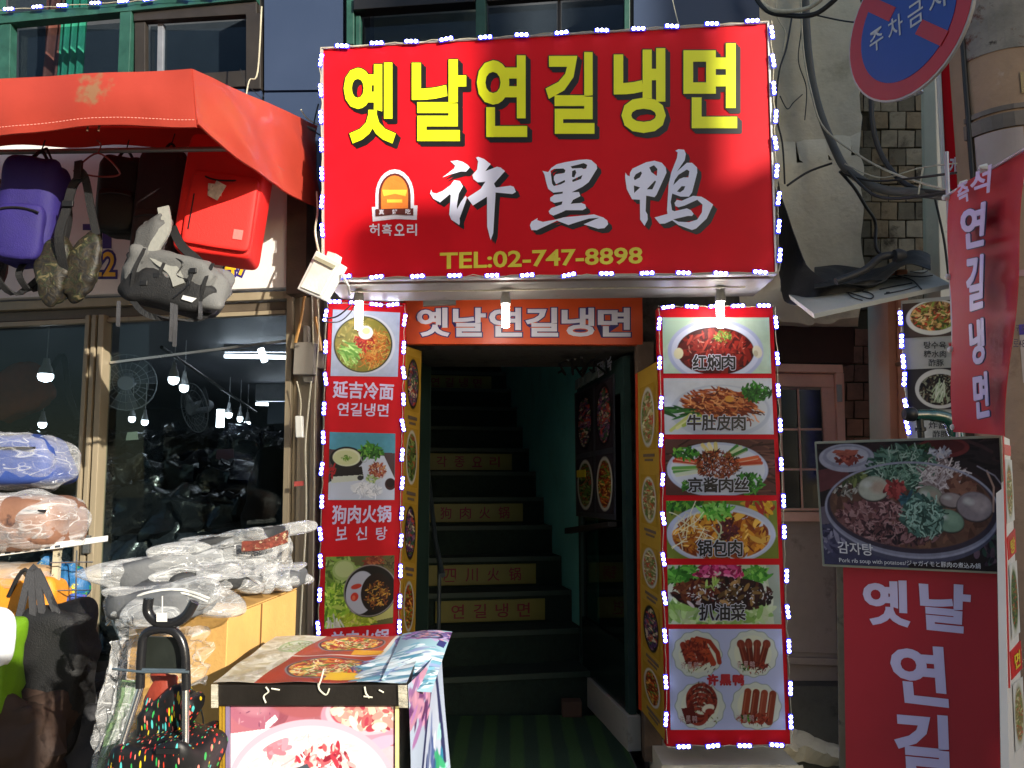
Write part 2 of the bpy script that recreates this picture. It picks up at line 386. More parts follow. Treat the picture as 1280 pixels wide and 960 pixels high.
RUST = mat('rusty_steel', '6c4a35', .75, .2, .4, 8, .2)
REDB = mat('red_sign_vinyl', 'c80c1c', .5, 0, .08, 2, .12, 5, spec=.16, dirt=[('8c1420', 3.5, .7, .15)])
WHITEL = mat('white_lettering', 'dcdcea', .4, 0, .04, 5, 0)
BLACKL = mat('black_lettering', '0c0c0e', .4, 0, .04, 5, 0)
REDL = mat('red_lettering', 'c01018', .4, 0, .04, 5, 0)
# ---- ground
g = MB(); g.grid(lambda u, v: (-60 + 120 * u, -60 + 130 * v, 0), 60, 65)
st(g.build('street_ground', mat('asphalt', '3c3b39', .9, 0, .2, 6, .6, 120, dirt=[('201f1e', 3, .55, .2), ('6a665c', 9, .68, .1)]), smooth=False))
g = MB(); g.grid(lambda u, v: (-30 + 60 * u, -16 + 19.2 * v, .004), 20, 10)  # pale unseen sheet added to bounce sunlight into the doorway
st(g.build('bounce_paving', mat('pale_paving', '807a6e', .9, 0, .2, 4, .3, 40), smooth=False))
# ---- entrance floor and striped artificial turf
fl = MB(); fl.box(-.95, 3.6, .005, .62, 5.06, .094); st(fl.build('entrance_floor', DIRTY))
def carpet_mat():
    m = bpy.data.materials.new('striped_turf'); m.use_nodes = True; N = m.node_tree.nodes; L = m.node_tree.links; b = N['Principled BSDF']; b.inputs['Roughness'].default_value = .95
    tc = N.new('ShaderNodeTexCoord'); sx = N.new('ShaderNodeSeparateXYZ'); L.new(tc.outputs['Object'], sx.inputs[0])
    nz = N.new('ShaderNodeTexNoise'); nz.inputs['Scale'].default_value = 4; L.new(tc.outputs['Object'], nz.inputs['Vector'])
    a = N.new('ShaderNodeMath'); a.operation = 'MULTIPLY_ADD'; a.inputs[1].default_value = .02; L.new(nz.outputs[0], a.inputs[0]); L.new(sx.outputs[0], a.inputs[2])
    s = N.new('ShaderNodeMath'); s.operation = 'MULTIPLY'; s.inputs[1].default_value = 2 * math.pi / .15; L.new(a.outputs[0], s.inputs[0])
    s2 = N.new('ShaderNodeMath'); s2.operation = 'SINE'; L.new(s.outputs[0], s2.inputs[0])
    r = N.new('ShaderNodeMapRange'); r.inputs[1].default_value = -.25; r.inputs[2].default_value = .35; L.new(s2.outputs[0], r.inputs[0])
    mx = N.new('ShaderNodeMix'); mx.data_type = 'RGBA'; mx.inputs[6].default_value = (.012, .05, .022, 1); mx.inputs[7].default_value = (.035, .11, .02, 1)
    L.new(r.outputs[0], mx.inputs[0])
    n2 = N.new('ShaderNodeTexNoise'); n2.inputs['Scale'].default_value = 160; n2.inputs['Detail'].default_value = 3; L.new(tc.outputs['Object'], n2.inputs['Vector'])
    m2 = N.new('ShaderNodeMix'); m2.data_type = 'RGBA'; m2.blend_type = 'MULTIPLY'; m2.inputs[0].default_value = .6; L.new(mx.outputs[2], m2.inputs[6]); L.new(n2.outputs[0], m2.inputs[7])
    L.new(m2.outputs[2], b.inputs['Base Color']); bp = N.new('ShaderNodeBump'); bp.inputs['Strength'].default_value = .8; bp.inputs['Distance'].default_value = .01
    L.new(n2.outputs[0], bp.inputs['Height']); L.new(bp.outputs[0], b.inputs['Normal']); return m
TURF = carpet_mat()
cp = MB(); cp.grid(lambda u, v: (-.94 + 1.55 * u, 3.61 + 1.44 * v, .1 + .006 * noise.noise(V3((u * 6, v * 5, 0)))), 30, 30)
st(cp.build('entrance_carpet', TURF, loc=(0, 4, .09)))
# ---- staircase: axis swings a little to the left going in
AX = V3((-.19, 1, 0)).normalized(); UX = V3((AX.y, -AX.x, 0))
S0 = V3((-.51, 5.06, 0)); SW = 1.06
def sp(u, v, z): return S0 + UX * u + AX * v + V3((0, 0, z))
stair = thing('staircase', 'dark green carpeted stairs climbing into the building behind the door', 'staircase', sp(.5, 0, .1)); st(stair)
RISE = .2125
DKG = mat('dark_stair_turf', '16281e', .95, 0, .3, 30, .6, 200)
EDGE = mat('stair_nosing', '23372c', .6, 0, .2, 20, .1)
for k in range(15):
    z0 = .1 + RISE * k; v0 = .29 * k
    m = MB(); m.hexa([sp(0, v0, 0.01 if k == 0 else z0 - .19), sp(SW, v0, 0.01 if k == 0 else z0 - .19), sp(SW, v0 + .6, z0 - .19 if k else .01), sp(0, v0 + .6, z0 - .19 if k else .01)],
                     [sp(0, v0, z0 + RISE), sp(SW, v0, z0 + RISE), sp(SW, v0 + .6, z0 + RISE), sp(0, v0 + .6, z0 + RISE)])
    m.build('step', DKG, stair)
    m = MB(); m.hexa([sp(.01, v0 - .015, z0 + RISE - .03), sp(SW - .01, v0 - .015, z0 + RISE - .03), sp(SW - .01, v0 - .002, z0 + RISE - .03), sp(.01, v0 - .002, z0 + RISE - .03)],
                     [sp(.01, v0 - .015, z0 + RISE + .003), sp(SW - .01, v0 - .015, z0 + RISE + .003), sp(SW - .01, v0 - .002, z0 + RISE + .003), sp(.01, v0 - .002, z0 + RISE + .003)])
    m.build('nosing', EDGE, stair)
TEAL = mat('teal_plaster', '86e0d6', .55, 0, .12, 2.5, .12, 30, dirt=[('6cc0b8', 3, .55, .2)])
def wallq(name, a, b, z0, z1, m, th=.06):
    a = V3(a); b = V3(b); n = (b - a).cross(V3((0, 0, 1))).normalized() * th
    w_ = MB(); up0 = V3((0, 0, z0)); up1 = V3((0, 0, z1)); w_.hexa([a + up0, b + up0, b + n + up0, a + n + up0], [a + up1, b + up1, b + n + up1, a + n + up1]); return st(w_.build(name, m))
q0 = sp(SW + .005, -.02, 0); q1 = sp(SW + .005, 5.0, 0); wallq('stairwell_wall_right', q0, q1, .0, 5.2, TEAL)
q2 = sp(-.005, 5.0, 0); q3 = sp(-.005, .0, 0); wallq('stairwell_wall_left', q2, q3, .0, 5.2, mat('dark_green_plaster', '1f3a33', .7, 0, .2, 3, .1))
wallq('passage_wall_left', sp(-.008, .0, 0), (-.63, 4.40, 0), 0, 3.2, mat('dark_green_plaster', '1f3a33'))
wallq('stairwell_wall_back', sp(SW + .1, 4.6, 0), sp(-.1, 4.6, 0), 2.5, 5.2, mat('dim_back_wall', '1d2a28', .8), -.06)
c_ = MB(); c_.hexa([sp(-.2, -.3, 5.2), sp(SW + .3, -.3, 5.2), sp(SW + .3, 5.1, 5.2), sp(-.2, 5.1, 5.2)], [sp(-.2, -.3, 5.3), sp(SW + .3, -.3, 5.3), sp(SW + .3, 5.1, 5.3), sp(-.2, 5.1, 5.3)])
st(c_.build('stairwell_ceiling', DIRTY))
# ---- wall of the building around the doorway (lower storey)
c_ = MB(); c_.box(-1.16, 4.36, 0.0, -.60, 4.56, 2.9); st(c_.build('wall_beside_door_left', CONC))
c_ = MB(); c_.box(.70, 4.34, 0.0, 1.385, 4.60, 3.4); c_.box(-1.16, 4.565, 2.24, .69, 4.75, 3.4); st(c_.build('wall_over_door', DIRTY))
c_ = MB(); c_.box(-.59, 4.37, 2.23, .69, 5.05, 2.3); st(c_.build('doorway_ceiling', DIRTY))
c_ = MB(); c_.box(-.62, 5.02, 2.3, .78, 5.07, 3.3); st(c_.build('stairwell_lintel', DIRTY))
wallq('passage_wall_right', (.705, 4.56, 0), (.60, 5.3, 0), 0, 3.2, DIRTY, -.05)
# door jambs
c_ = MB(); c_.box(.672, 4.24, .1, .76, 4.335, 2.25); c_.build('door_jamb', mat('worn_brown_jamb', '6e5a48', .8, 0, .3, 8, .3, dirt=[('8a8378', 10, .55, .15), ('7a3a22', 12, .62, .1)]), None)
tag(bpy.data.objects['door_jamb'], 'worn brown door jamb beside the yellow menu strip on the right of the entrance', 'door jamb')
# concrete plinth under the right menu board
c_ = MB()
def pf(u, v):
    p = V3((.70 + .66 * u, 3.93 - .0 * v, .0 + .18 * v)); return p + V3((.02 * noise.noise(p * 9), -.03 * noise.noise(p * 6 + V3((3, 1, 2))) - .03 * (1 - v), .01 * noise.noise(p * 14)))
c_.grid(pf, 30, 10); c_.box(.71, 3.96, 0, 1.35, 4.335, .178); st(c_.build('concrete_plinth', CONC, smooth=False))
# ---- shop interior on the left
shop = [(-6.5, 4.5), (-1.17, 4.5)]
DW = mat('dim_shop_wall', '4a4c4e', .8, 0, .2, 3, .1)
wallq('shop_wall_back', (-6.5, 12, 0), (-1.1, 12, 0), 0, 2.62, DW)
wallq('shop_wall_right', (-1.10, 4.42, 0), (-1.10, 12, 0), 0, 2.62, DW, -.06)
wallq('shop_wall_left', (-6.5, 4.42, 0), (-6.5, 12, 0), 0, 2.62, DW)
c_ = MB(); c_.box(-6.56, 4.42, 2.6, -1.04, 12.1, 2.68); st(c_.build('shop_ceiling', mat('shop_ceiling_board', '7d7e86', .55, 0, .1, 3, .03)))
c_ = MB(); c_.box(-6.56, 4.40, .002, -1.10, 12.1, .03); st(c_.build('shop_floor', mat('shop_floor_tile', '2c2b2a', .5)))
# ---- upper facade: cladding, windows
UW = vplane(0, 60, 4.62, 950, 60, 4.12)
upper = thing('upper_facade_wall', 'blue grey clad upper wall above the red sign', 'wall', UW.v(420, 300)); st(upper)
for q in ([(333, -60), (431, -60), (431, 115), (333, 116)], [(333, 119), (431, 118), (431, 330), (333, 330)], [(792, -60), (948, -60), (948, 98), (792, 100)], [(792, 103), (948, 101), (948, 330), (792, 330)],
          [(-320, 128), (329, 114), (329, 330), (-320, 330)], [(434, 62), (789, 44), (789, 330), (434, 330)]):
    m = MB(); m.prism(UW, q, 0, .03); m.build('panel', CLAD, upper)
m = MB(); m.prism(UW, [(-340, -70), (955, -70), (955, 340), (-340, 340)], -.5, -.45); m.build('backing', mat('dim_room', '3a3d42', .9), upper)
m = MB()
for a, b in ((325, 333), (429, 436), (787, 793)): m.prism(UW, [(a, -60), (b, -60), (b, 330), (a, 330)], -.44, -.001)
m.build('reveal', DARK, upper)
WG = glass('window_glass', (.6, .66, .7), .9, .015)
wA = thing('green_framed_window', 'green framed window above the red awning at the far left', 'window', UW.v(160, 128))
def fr(w_, pts, a, b, name='frame', mt=GREEN, bev=.003):
    m = MB(); m.prism(UW, pts, a, b); return m.build(name, mt, w_, bev=bev)
fr(wA, [(-330, 62), (3, 26), (325, -2), (325, 7), (3, 38), (-330, 74)], 0, .07)
fr(wA, [(2, 37), (22, 36), (20, 128), (0, 128)], 0, .06); fr(wA, [(158, 21), (172, 20), (168, 122), (154, 122)], 0, .065)
fr(wA, [(-330, -70), (-330, 60), (-318, 60), (-318, -70)], 0, .06)
fr(wA, [(173, 20), (325, 8), (325, 23), (173, 32)], 0, .05, 'sash', DARK); fr(wA, [(312, 23), (330, 22), (330, 116), (312, 116)], 0, .05, 'sash', DARK)
fr(wA, [(173, 33), (186, 32), (186, 118), (173, 118)], 0, .04, 'sash', DARK); fr(wA, [(187, 100), (311, 92), (311, 112), (187, 118)], 0, .04, 'sash', DARK)
fr(wA, [(198, 30), (205, 30), (204, 100), (197, 100)], -.02, .01, 'sash', mat('grey_sash', '70747c', .5))
fr(wA, [(-4, -60), (8, -60), (8, 24), (-4, 24)], 0, .06); fr(wA, [(203, -60), (211, -60), (211, 5), (203, 5)], 0, .03)
for q in ([(22, 37), (155, 27), (155, 124), (22, 126)], [(187, 32), (311, 24), (311, 92), (187, 100)], [(-317, 72), (0, 38), (0, 126), (-317, 126)], [(9, -60), (202, -60), (202, 6), (9, 24)], [(212, -60), (325, -60), (325, -4), (212, 5)]):
    m = MB(); m.prism(UW, q, -.015, -.009); m.build('pane', WG, wA)
curt = thing('green_curtain', 'bright green curtain hanging behind the far left window', 'curtain', UW.v(65, 128, -.2))
m = MB(); a = UW.v(50, -40, -.22); b = UW.v(83, -40, -.22)
m.grid(lambda u, v: (a + (b - a) * u) + V3((0, 0, -1.0 * v)) + V3((0, .02 * math.sin(u * 22), 0)), 40, 6); m.build('fabric', mat('green_curtain_cloth', '3fae86', .7, 0, .2, 8, .1), curt)
m = MB(); a2 = UW.v(24, -40, -.25); b2 = UW.v(52, -40, -.25)
cur2 = thing('orange_curtain', 'orange brown drape behind the far left window beside the green curtain', 'curtain', UW.v(40, 128, -.25))
m.grid(lambda u, v: (a2 + (b2 - a2) * u) + V3((0, 0, -1.0 * v)) + V3((0, .03 * math.sin(u * 12 + v * 3), 0)), 30, 8); m.build('fabric', mat('orange_curtain_cloth', '8a4a38', .7, 0, .4, 12, .1), cur2)
wB = thing('dark_framed_window', 'dark window with green mullion right behind the top of the red sign', 'window', UW.v(600, 55))
fr(wB, [(437, -60), (446, -60), (446, 62), (437, 62)], 0, .06); fr(wB, [(447, 7), (596, -6), (596, 12), (447, 22)], 0, .08, 'sash', BLACKP)
fr(wB, [(447, -60), (596, -60), (596, -9), (447, 5)], 0, .05); fr(wB, [(597, -60), (609, -60), (609, 54), (597, 55)], 0, .07)
fr(wB, [(610, 0), (786, -12), (786, -5), (610, 8)], 0, .05, 'sash', DARK); fr(wB, [(447, 24), (453, 24), (453, 62), (447, 62)], 0, .04)
fr(wB, [(697, -4), (701, -4), (701, 48), (697, 48)], -.01, .02, 'sash', DARK); fr(wB, [(780, -60), (787, -60), (787, 46), (780, 46)], 0, .06)
for q in ([(454, 22), (596, 13), (596, 54), (454, 62)], [(610, 9), (696, 3), (696, 50), (610, 54)], [(702, 2), (779, -3), (779, 46), (702, 50)], [(610, -60), (779, -60), (779, -13), (610, 0)]):
    m = MB(); m.prism(UW, q, -.015, -.009); m.build('pane', WG, wB)
bl = MB(); bl.prism(UW, [(456, -10), (592, -20), (592, 52), (456, 60)], -.2, -.19); o = bl.build('window_blind', mat('grey_blind', '8b8f86', .8, 0, .2, 6, .1)); tag(o, 'grey blind drawn behind the dark window above the sign', 'blind')
# ---- shop front of the bag shop
SF = vplane(0, 380, 4.25, 400, 380, 4.05)
sf = thing('glazed_shopfront', 'bronze aluminium shop front with glass panes under the awning', 'shop front', SF.v(200, 960))
m = MB(); m.prism(SF, [(-420, 396), (366, 366), (364, 376), (-420, 408)], 0, .05); m.build('header', ALU, sf, bev=.003)
m = MB(); m.prism(SF, [(-420, 409), (364, 377), (364, 388), (-420, 422)], -.02, .02); m.build('header', mat('bronze_aluminium_dark', '5c5144', .5, .3), sf, bev=.003)
m = MB(); m.prism(SF, [(-420, 423), (360, 389), (360, 394), (-420, 430)], 0, .035); m.build('header', ALU, sf, bev=.002)
def post(x0, x1, y0, x2, x3, y1, ribs):
    for a, b, w0, w1 in ribs:
        m = MB(); f = lambda t, A, B: A + (B - A) * t
        m.prism(SF, [(f(a, x0, x1), y0), (f(b, x0, x1), y0), (f(b, x2, x3), y1), (f(a, x2, x3), y1)], w0, w1); m.build('upright', ALU, sf, bev=.003)
RB = [(0, .14, -.02, .03), (.15, .3, -.02, .05), (.31, .42, -.02, .025), (.43, .62, -.02, .055), (.63, .74, -.02, .03), (.75, 1, -.02, .06)]
post(111, 139, 396, 78, 112, 1010, RB); post(363, 404, 372, 351, 393, 1000, [(0, .18, -.02, .05), (.19, .36, -.02, .02), (.37, .8, -.02, .04), (.81, 1, -.02, .06)])
SG = glass('shop_glass', (.72, .78, .78), .75, .01)
for q in ([(-420, 430), (112, 401), (88, 820), (-420, 860)], [(139, 400), (364, 394), (356, 800), (117, 830)]):
    m = MB(); m.prism(SF, q, -.012, -.006); m.build('pane', SG, sf)
m = MB(); m.prism(SF, [(138, 452), (362, 424), (362, 427), (138, 455)], -.004, .006); m.build('glazing_bar', STEEL, sf)
m = MB(); m.prism(SF, [(117, 668), (125, 668), (124, 690), (116, 690)], .06, .085); m.build('latch', STEEL, sf, bev=.003)
m = MB(); m.prism(SF, [(-420, 862), (355, 812), (350, 1000), (-420, 1000)], -.05, .01); m.build('base_panel', DARK, sf)
# white fascia sign of the bag shop
FS = vplane(0, 300, 4.22, 400, 300, 4.02)
fs = thing('shop_fascia_sign', 'white fascia board with purple and yellow figures half hidden behind hanging bags', 'sign', FS.v(150, 370))
m = MB(); m.prism(FS, [(-420, 178), (366, 176), (364, 362), (-420, 392)], 0, .05)
m.build('board', mat('white_fascia', 'd9d3cf', .45, 0, .05, 3, .03, dirt=[('b0a59c', 5, .6, .3)]), fs, bev=.003)
m = MB(); m.prism(FS, [(368, 176), (392, 176), (390, 372), (366, 372)], -.05, .09); m.build('end_post', mat('brown_post', '4a3a2c', .7, 0, .3, 8, .2), fs)
PUR = mat('purple_lettering', '2e2470', .4); YEL2 = mat('yellow_digits', 'e8b428', .4)
for s_, q in (('22', (119, 318, 152, 349)), ('47', (286, 325, 317, 348)), ('가', (112, 283, 150, 312))):
    m = MB(); letters(m, FS, s_, q, .052, .09, .02); m.build('lettering', PUR, fs)
    if s_ != '가':
        m = MB(); letters(m, FS, s_, q, .054, .015, .02); m.build('lettering', YEL2, fs)
# ---- things of the right part: concrete wall, tiled wall, metal sheets
RW = vplane(945, 200, 4.5, 1070, 200, 4.35)
m = MB()
def rwf(u, v):
    px = 925 + 146 * u; py = -60 + 470 * v; p = RW.v(px, py); b = 1 if py < 205 + 22 * (1 - u) else 0
    return p + V3(RW.n) * (.008 * noise.noise(p * 1.6) + (0 if b else .03 + .05 * (noise.noise(p * 2.4) + .3)) + .004 * noise.noise(p * 12))
m.grid(rwf, 40, 90, th=.2); o = m.build('rendered_wall', CONC); tag(o, 'old grey beige rendered wall beside the red sign with a thick pipe down it', 'wall')
TW = vplane(1068, 300, 4.75, 1160, 300, 4.6)
tw = thing('tiled_wall', 'grimy wall of square stone tiles behind the bundled cables', 'wall', TW.v(1110, 560))
m = MB(); m.prism(TW, [(1040, -60), (1290, -60), (1290, 1000), (1040, 1000)], -.2, 0); m.build('mortar', mat('black_mortar', '3a342a', .95, 0, .2, 8, .3), tw)
tms = [mat('stone_tile_%s' % n_, c_, .75, 0, .3, 14, .3, 60, dirt=[('2a241c', 7, .5, .16), ('5b3f26', 5, .62, .12)]) for n_, c_ in (('grey', '837e70'), ('tan', '7c705c'), ('dark', '605c50'))]
tmr = [mat('brown_tile_%s' % n_, c_, .75, 0, .3, 14, .3, 60, dirt=[('2a1c16', 9, .55, .15)]) for n_, c_ in (('a', '6a4438'), ('b', '5c3a30'))]
ty = 96; row = 0
while ty < 600:
    th = 22.5; tx = 1046 - (row % 2) * 10
    while tx < 1164:
        tw_ = 21.5; j = lambda: rnd.uniform(-.5, .5)
        if row in (2, 8, 13) and rnd.random() < .15: tx += tw_; continue
        q = [(tx + .6 + j(), ty + .8 + j()), (tx + tw_ - .6 + j(), ty + .8 + j()), (tx + tw_ - .6 + j(), ty + th - .8 + j()), (tx + .6 + j(), ty + th - .8 + j())]
        m = MB(); m.prism(TW, q, .001, rnd.uniform(.008, .025)); m.build('tile', rnd.choice(tms if ty < 370 else tmr), tw, bev=.003)
        tx += tw_
    ty += th; row += 1
# side door
DP = vplane(965, 650, 4.45, 1056, 650, 4.4)
sd = thing('side_door', 'dusty pink door with a grid of small dark panes behind the menu board', 'door', DP.v(1010, 848))
PK = mat('dusty_pink_paint', 'f4c2ac', .6, 0, .12, 5, .12, dirt=[('6e5248', 6, .58, .2)])
GR = mat('grey_door_paint', 'a8978a', .6, 0, .12, 5, .12, dirt=[('4c443d', 5, .56, .2)])
m = MB(); m.prism(DP, [(935, 455), (1054, 459), (1062, 852), (945, 852)], -.06, -.02); m.build('leaf', GR, sd)
for q, a in (([(935, 455), (1051, 457), (1052, 467), (935, 465)], .04), ([(1043, 467), (1053, 467), (1062, 850), (1051, 850)], .035), ([(940, 466), (1042, 468), (1043, 484), (940, 482)], .0), ([(1027, 484), (1043, 484), (1050, 638), (1033, 638)], 0)):
    m = MB(); m.prism(DP, q, -.02, a); m.build('frame', PK, sd, bev=.004)
DG = mat('dark_door_glass', '14161a', .12, 0, .2, 3, .02, spec=.6)
cxs = [(948, 973, 1), (976, 996, 1), (999, 1026, 1)]
for r_ in range(3):
    y0 = 487 + r_ * 50; dx = r_ * 2
    for a, b, _ in cxs:
        m = MB(); m.prism(DP, [(a + dx, y0), (b + dx, y0), (b + dx + 2, y0 + 48), (a + dx + 2, y0 + 48)], -.018, -.012); m.build('pane', DG, sd)
    m = MB(); m.prism(DP, [(948 + dx, y0 + 48.4), (1027 + dx, y0 + 48.4), (1027 + dx, y0 + 51), (948 + dx, y0 + 51)], -.018, .0); m.build('glazing_bar', PK, sd)
for a in (973.3, 996.3):
    m = MB(); m.prism(DP, [(a, 486), (a + 2.4, 486), (a + 8, 638), (a + 5.6, 638)], -.018, .002); m.build('glazing_bar', PK, sd)
m = MB(); m.prism(DP, [(945, 640), (1034, 640), (1036, 652), (945, 652)], -.018, .01); m.build('rail', PK, sd, bev=.004)
m = MB(); m.prism(DP, [(955, 668), (1042, 668), (1048, 818), (958, 815)], -.018, -.01); m.build('panel', GR, sd, bev=.006)
m = MB(); m.prism(DP, [(945, 820), (1052, 823), (1053, 832), (945, 829)], -.018, .012); m.build('rail', GR, sd, bev=.004)
m = MB(); m.prism(DP, [(1043, 482), (1049, 482), (1050, 503), (1044, 503)], .036, .05); m.build('hinge', STEEL, sd)
m = MB(); m.prism(DP, [(930, 340), (1064, 340), (1064, 455), (930, 454)], -.1, .05); o = m.build('door_canopy_board', mat('dark_brown_board', '3a221a', .7, 0, .3, 5, .15)); tag(o, 'dark brown board over the dusty pink side door', 'board')
m = MB(); m.prism(DP, [(952, 852), (1064, 852), (1064, 1000), (952, 1000)], -.2, .1); st(m.build('door_step', DIRTY))
# salmon pillar
SPp = vplane(1100, 450, 4.12, 1140, 450, 4.10)
sal = thing('salmon_post', 'salmon painted timber post left of the small menu banner', 'post', SPp.v(1118, 600))
SAL = mat('salmon_paint', 'b5785c', .55, 0, .12, 6, .1, dirt=[('7a4e3a', 8, .62, .15)])
for q, w1 in (([(1106, 340), (1116, 340), (1127, 960), (1118, 960)], .04), ([(1116.6, 340), (1130, 340), (1140, 960), (1127.6, 960)], .055)):
    m = MB(); m.prism(SPp, q, -.3, w1); m.build('board', SAL, sal, bev=.003)
m = MB(); m.lathe(SPp.v(1118, 457, .045), SPp.n, [(0, .012), (.012, .012), (.014, .006)], 10); m.build('knob', RUST, sal)
# grey metal sheets up right
MS = vplane(1150, 200, 4.3, 1190, 200, 4.1)
ms = thing('metal_cladding_strip', 'pale grey folded metal strip running up between tiles and utility pole', 'cladding', MS.v(1170, 480))
for q, w1, c_ in (([(1153, 40), (1163, 40), (1170, 480), (1160, 480)], .02, 'c0bcae'), ([(1164, 40), (1178, 40), (1190, 480), (1171, 480)], .06, 'c8c4b6')):
    m = MB(); m.prism(MS, q, -.05, w1); m.build('sheet', mat('grey_sheet_' + c_, c_, .5, 0, .12, 4, .05, dirt=[('4a4c48', 6, .6, .2)]), ms, bev=.004)
rs = vplane(1172, 150, 3.5, 1210, 150, 3.45)
o_ = thing('narrow_red_sign', 'narrow red sign with a white edge behind the utility pole', 'sign', rs.v(1185, 245))
m = MB(); m.prism(rs, [(1176, 76), (1222, 70), (1226, 240), (1184, 243)], -.04, 0); m.build('board', REDB, o_)
m = MB(); m.prism(rs, [(1170, 76), (1175.5, 76), (1183.5, 244), (1179, 244)], -.05, .01); m.build('edge', WHITEP, o_, bev=.002)
m = MB(); letters(m, rs, '개', (1187, 196, 1197, 218), .002, .03); m.build('lettering', WHITEL, o_)
# ================================================================ food pictures
GRN = ['3f8a2a', '2c6a22', '6fae3c', '1f4d1a']; REDF = ['a02a14', '7a1a10', 'c04a20', '5a120c', 'b8301a']; BRN = ['6a2c16', '8a4420', '4a1a10', 'a05a2a']
def pic_noodle(w_=88, h_=82):
    c = Cv(w_, h_, 'a9b6d0', 1.9, 3); c.mottle(.05); c.ell(43, 42, 40, 37, 'c4cbd8'); c.ell(41, 42, 38.5, 35.5, '2f3324'); c.ell(41, 42, 36.5, 34, '7c7830')
    b = c.em(41, 42, 36, 33.5); c.bits(160, 41, 42, 36, 33, ['8a7f38', '6c6a2a', '94883c', 'a09a50'], (1, 4), (1, 3), clip=b)
    c.bits(200, 56, 48, 22, 22, ['a8501c', 'c06a20', '8a3a14', '9a7a2c'], (.6, 2), (1, 4), clip=b); c.threads(90, 55, 45, 24, 24, ['c87830', 'b05a24', 'd0a050'], 10, .8, clip=b)
    c.bits(110, 42, 38, 14, 13, ['a01c1c', '7a1218', 'b83024'], (.8, 2.2), (1, 2.5), clip=b); c.threads(50, 18, 48, 12, 12, ['8fc060', 'b6d88a', '5f9a3c'], 13, 2, ang=.6, curl=.1, clip=b)
    c.threads(25, 20, 68, 10, 6, ['7a9a40', '9ab860'], 7, 1.2, clip=b); c.ell(44, 27, 9.5, 8.5, 'dfe8e8'); c.ell(44.5, 25, 5, 4, 'cfd8a0'); return c
def pic_stew(w_=90, h_=88):
    c = Cv(w_, h_, '4d93a8', 1.9, 5); c.mottle(.06); c.poly([(0, 22), (90, 26), (90, 88), (0, 88)], '4a3a3c'); c.poly([(45, 30), (75, 30), (90, 60), (90, 88), (0, 88), (0, 66)], 'c5cede')
    c.poly([(2, 48), (45, 44), (48, 60), (2, 64)], '17171a'); c.poly([(4, 58), (46, 55), (46, 62), (4, 66)], 'c8cfc0'); c.ell(43, 59, 4, 3.4, '2a2a2e')
    c.ell(24, 34, 23, 15.5, '15161a'); c.ell(24, 32.5, 19, 11.5, 'd6dcb8'); c.ell(23, 33, 17, 9.5, 'c9cf9c'); c.bits(26, 23, 33, 7, 3, ['7aa83a', '5c8a2a'], (.7, 1.5)); c.ring(48, 32, 5, 7, 1.1, '9aa0a4')
    c.bits(120, 58, 24, 14, 9, GRN, (1.2, 3.2)); c.ell(66, 50, 13, 12, 'c5cad2'); c.bits(150, 66, 49, 11.5, 10, ['8a3a2a', 'b06048', '6a241c', 'c08a60'], (.8, 2)); c.bits(22, 58, 60, 7, 5, ['b8c890', '7aa050'], (1, 2.4))
    c.ell(84, 67, 7.5, 8, '3a1a20'); c.ell(84, 66, 5.5, 5.5, '1c0a10'); c.bits(16, 4, 50, 5, 7, ['a01820'], (1, 2.4), (1, 3)); c.ell(52, 74, 22, 9, 'dde3ea', .1); c.threads(60, 52, 74, 18, 7, ['b8c0cc', 'eef0f4'], 8, .8); return c
def pic_steamboat(w_=88, h_=88):
    c = Cv(w_, h_, '5a5a2e', 1.9, 7); c.bits(150, 18, 20, 26, 22, ['7a9a3c', 'a8c468', '506e28'], (2, 5)); c.ell(24, 17, 15, 13, '9db26a'); c.ell(24, 16, 12, 10, 'b4c284')
    c.bits(320, 12, 62, 20, 30, ['7fae2c', 'a6cf3a', '5c8a20', 'c3dc60'], (1.5, 4)); c.poly([(26, 74), (60, 66), (88, 62), (88, 80), (60, 84), (26, 88)], 'b7b46a'); c.bits(120, 40, 80, 24, 8, ['b0c430', '93a828', 'c9c860'], (1.5, 4))
    c.threads(24, 12, 80, 9, 9, ['e0e0d0', 'c8c8b4'], 14, 1.8, ang=1.3, curl=.15); c.bits(60, 62, 7, 12, 6, ['9a4a2a', 'b8683c', '7a3020'], (1.2, 3)); c.threads(30, 78, 12, 9, 8, ['3c3420', '6a5c34'], 8, 1)
    c.ell(58, 45, 34, 33, '20181a'); c.ell(58, 44, 31.5, 30.5, '12100f'); c.ell(46, 46, 19, 27, 'b9bcca', .1); c.ell(66, 47, 20, 25, '1d0f0c', .05); b = c.em(66, 48, 18, 23)
    c.bits(150, 67, 50, 15, 18, ['6a3414', 'a06a20', '3a1a10', '8a4a1c', 'd0a040'], (.8, 2), clip=b); c.ell(40, 38, 7, 3.2, 'c23a28', -.2); c.ell(38, 51, 5, 5.6, 'c8301e', .3); c.ell(37, 52, 2.2, 3, 'e06a4a'); c.ring(58, 44, 34, 33, 1.3, '8a8480'); return c
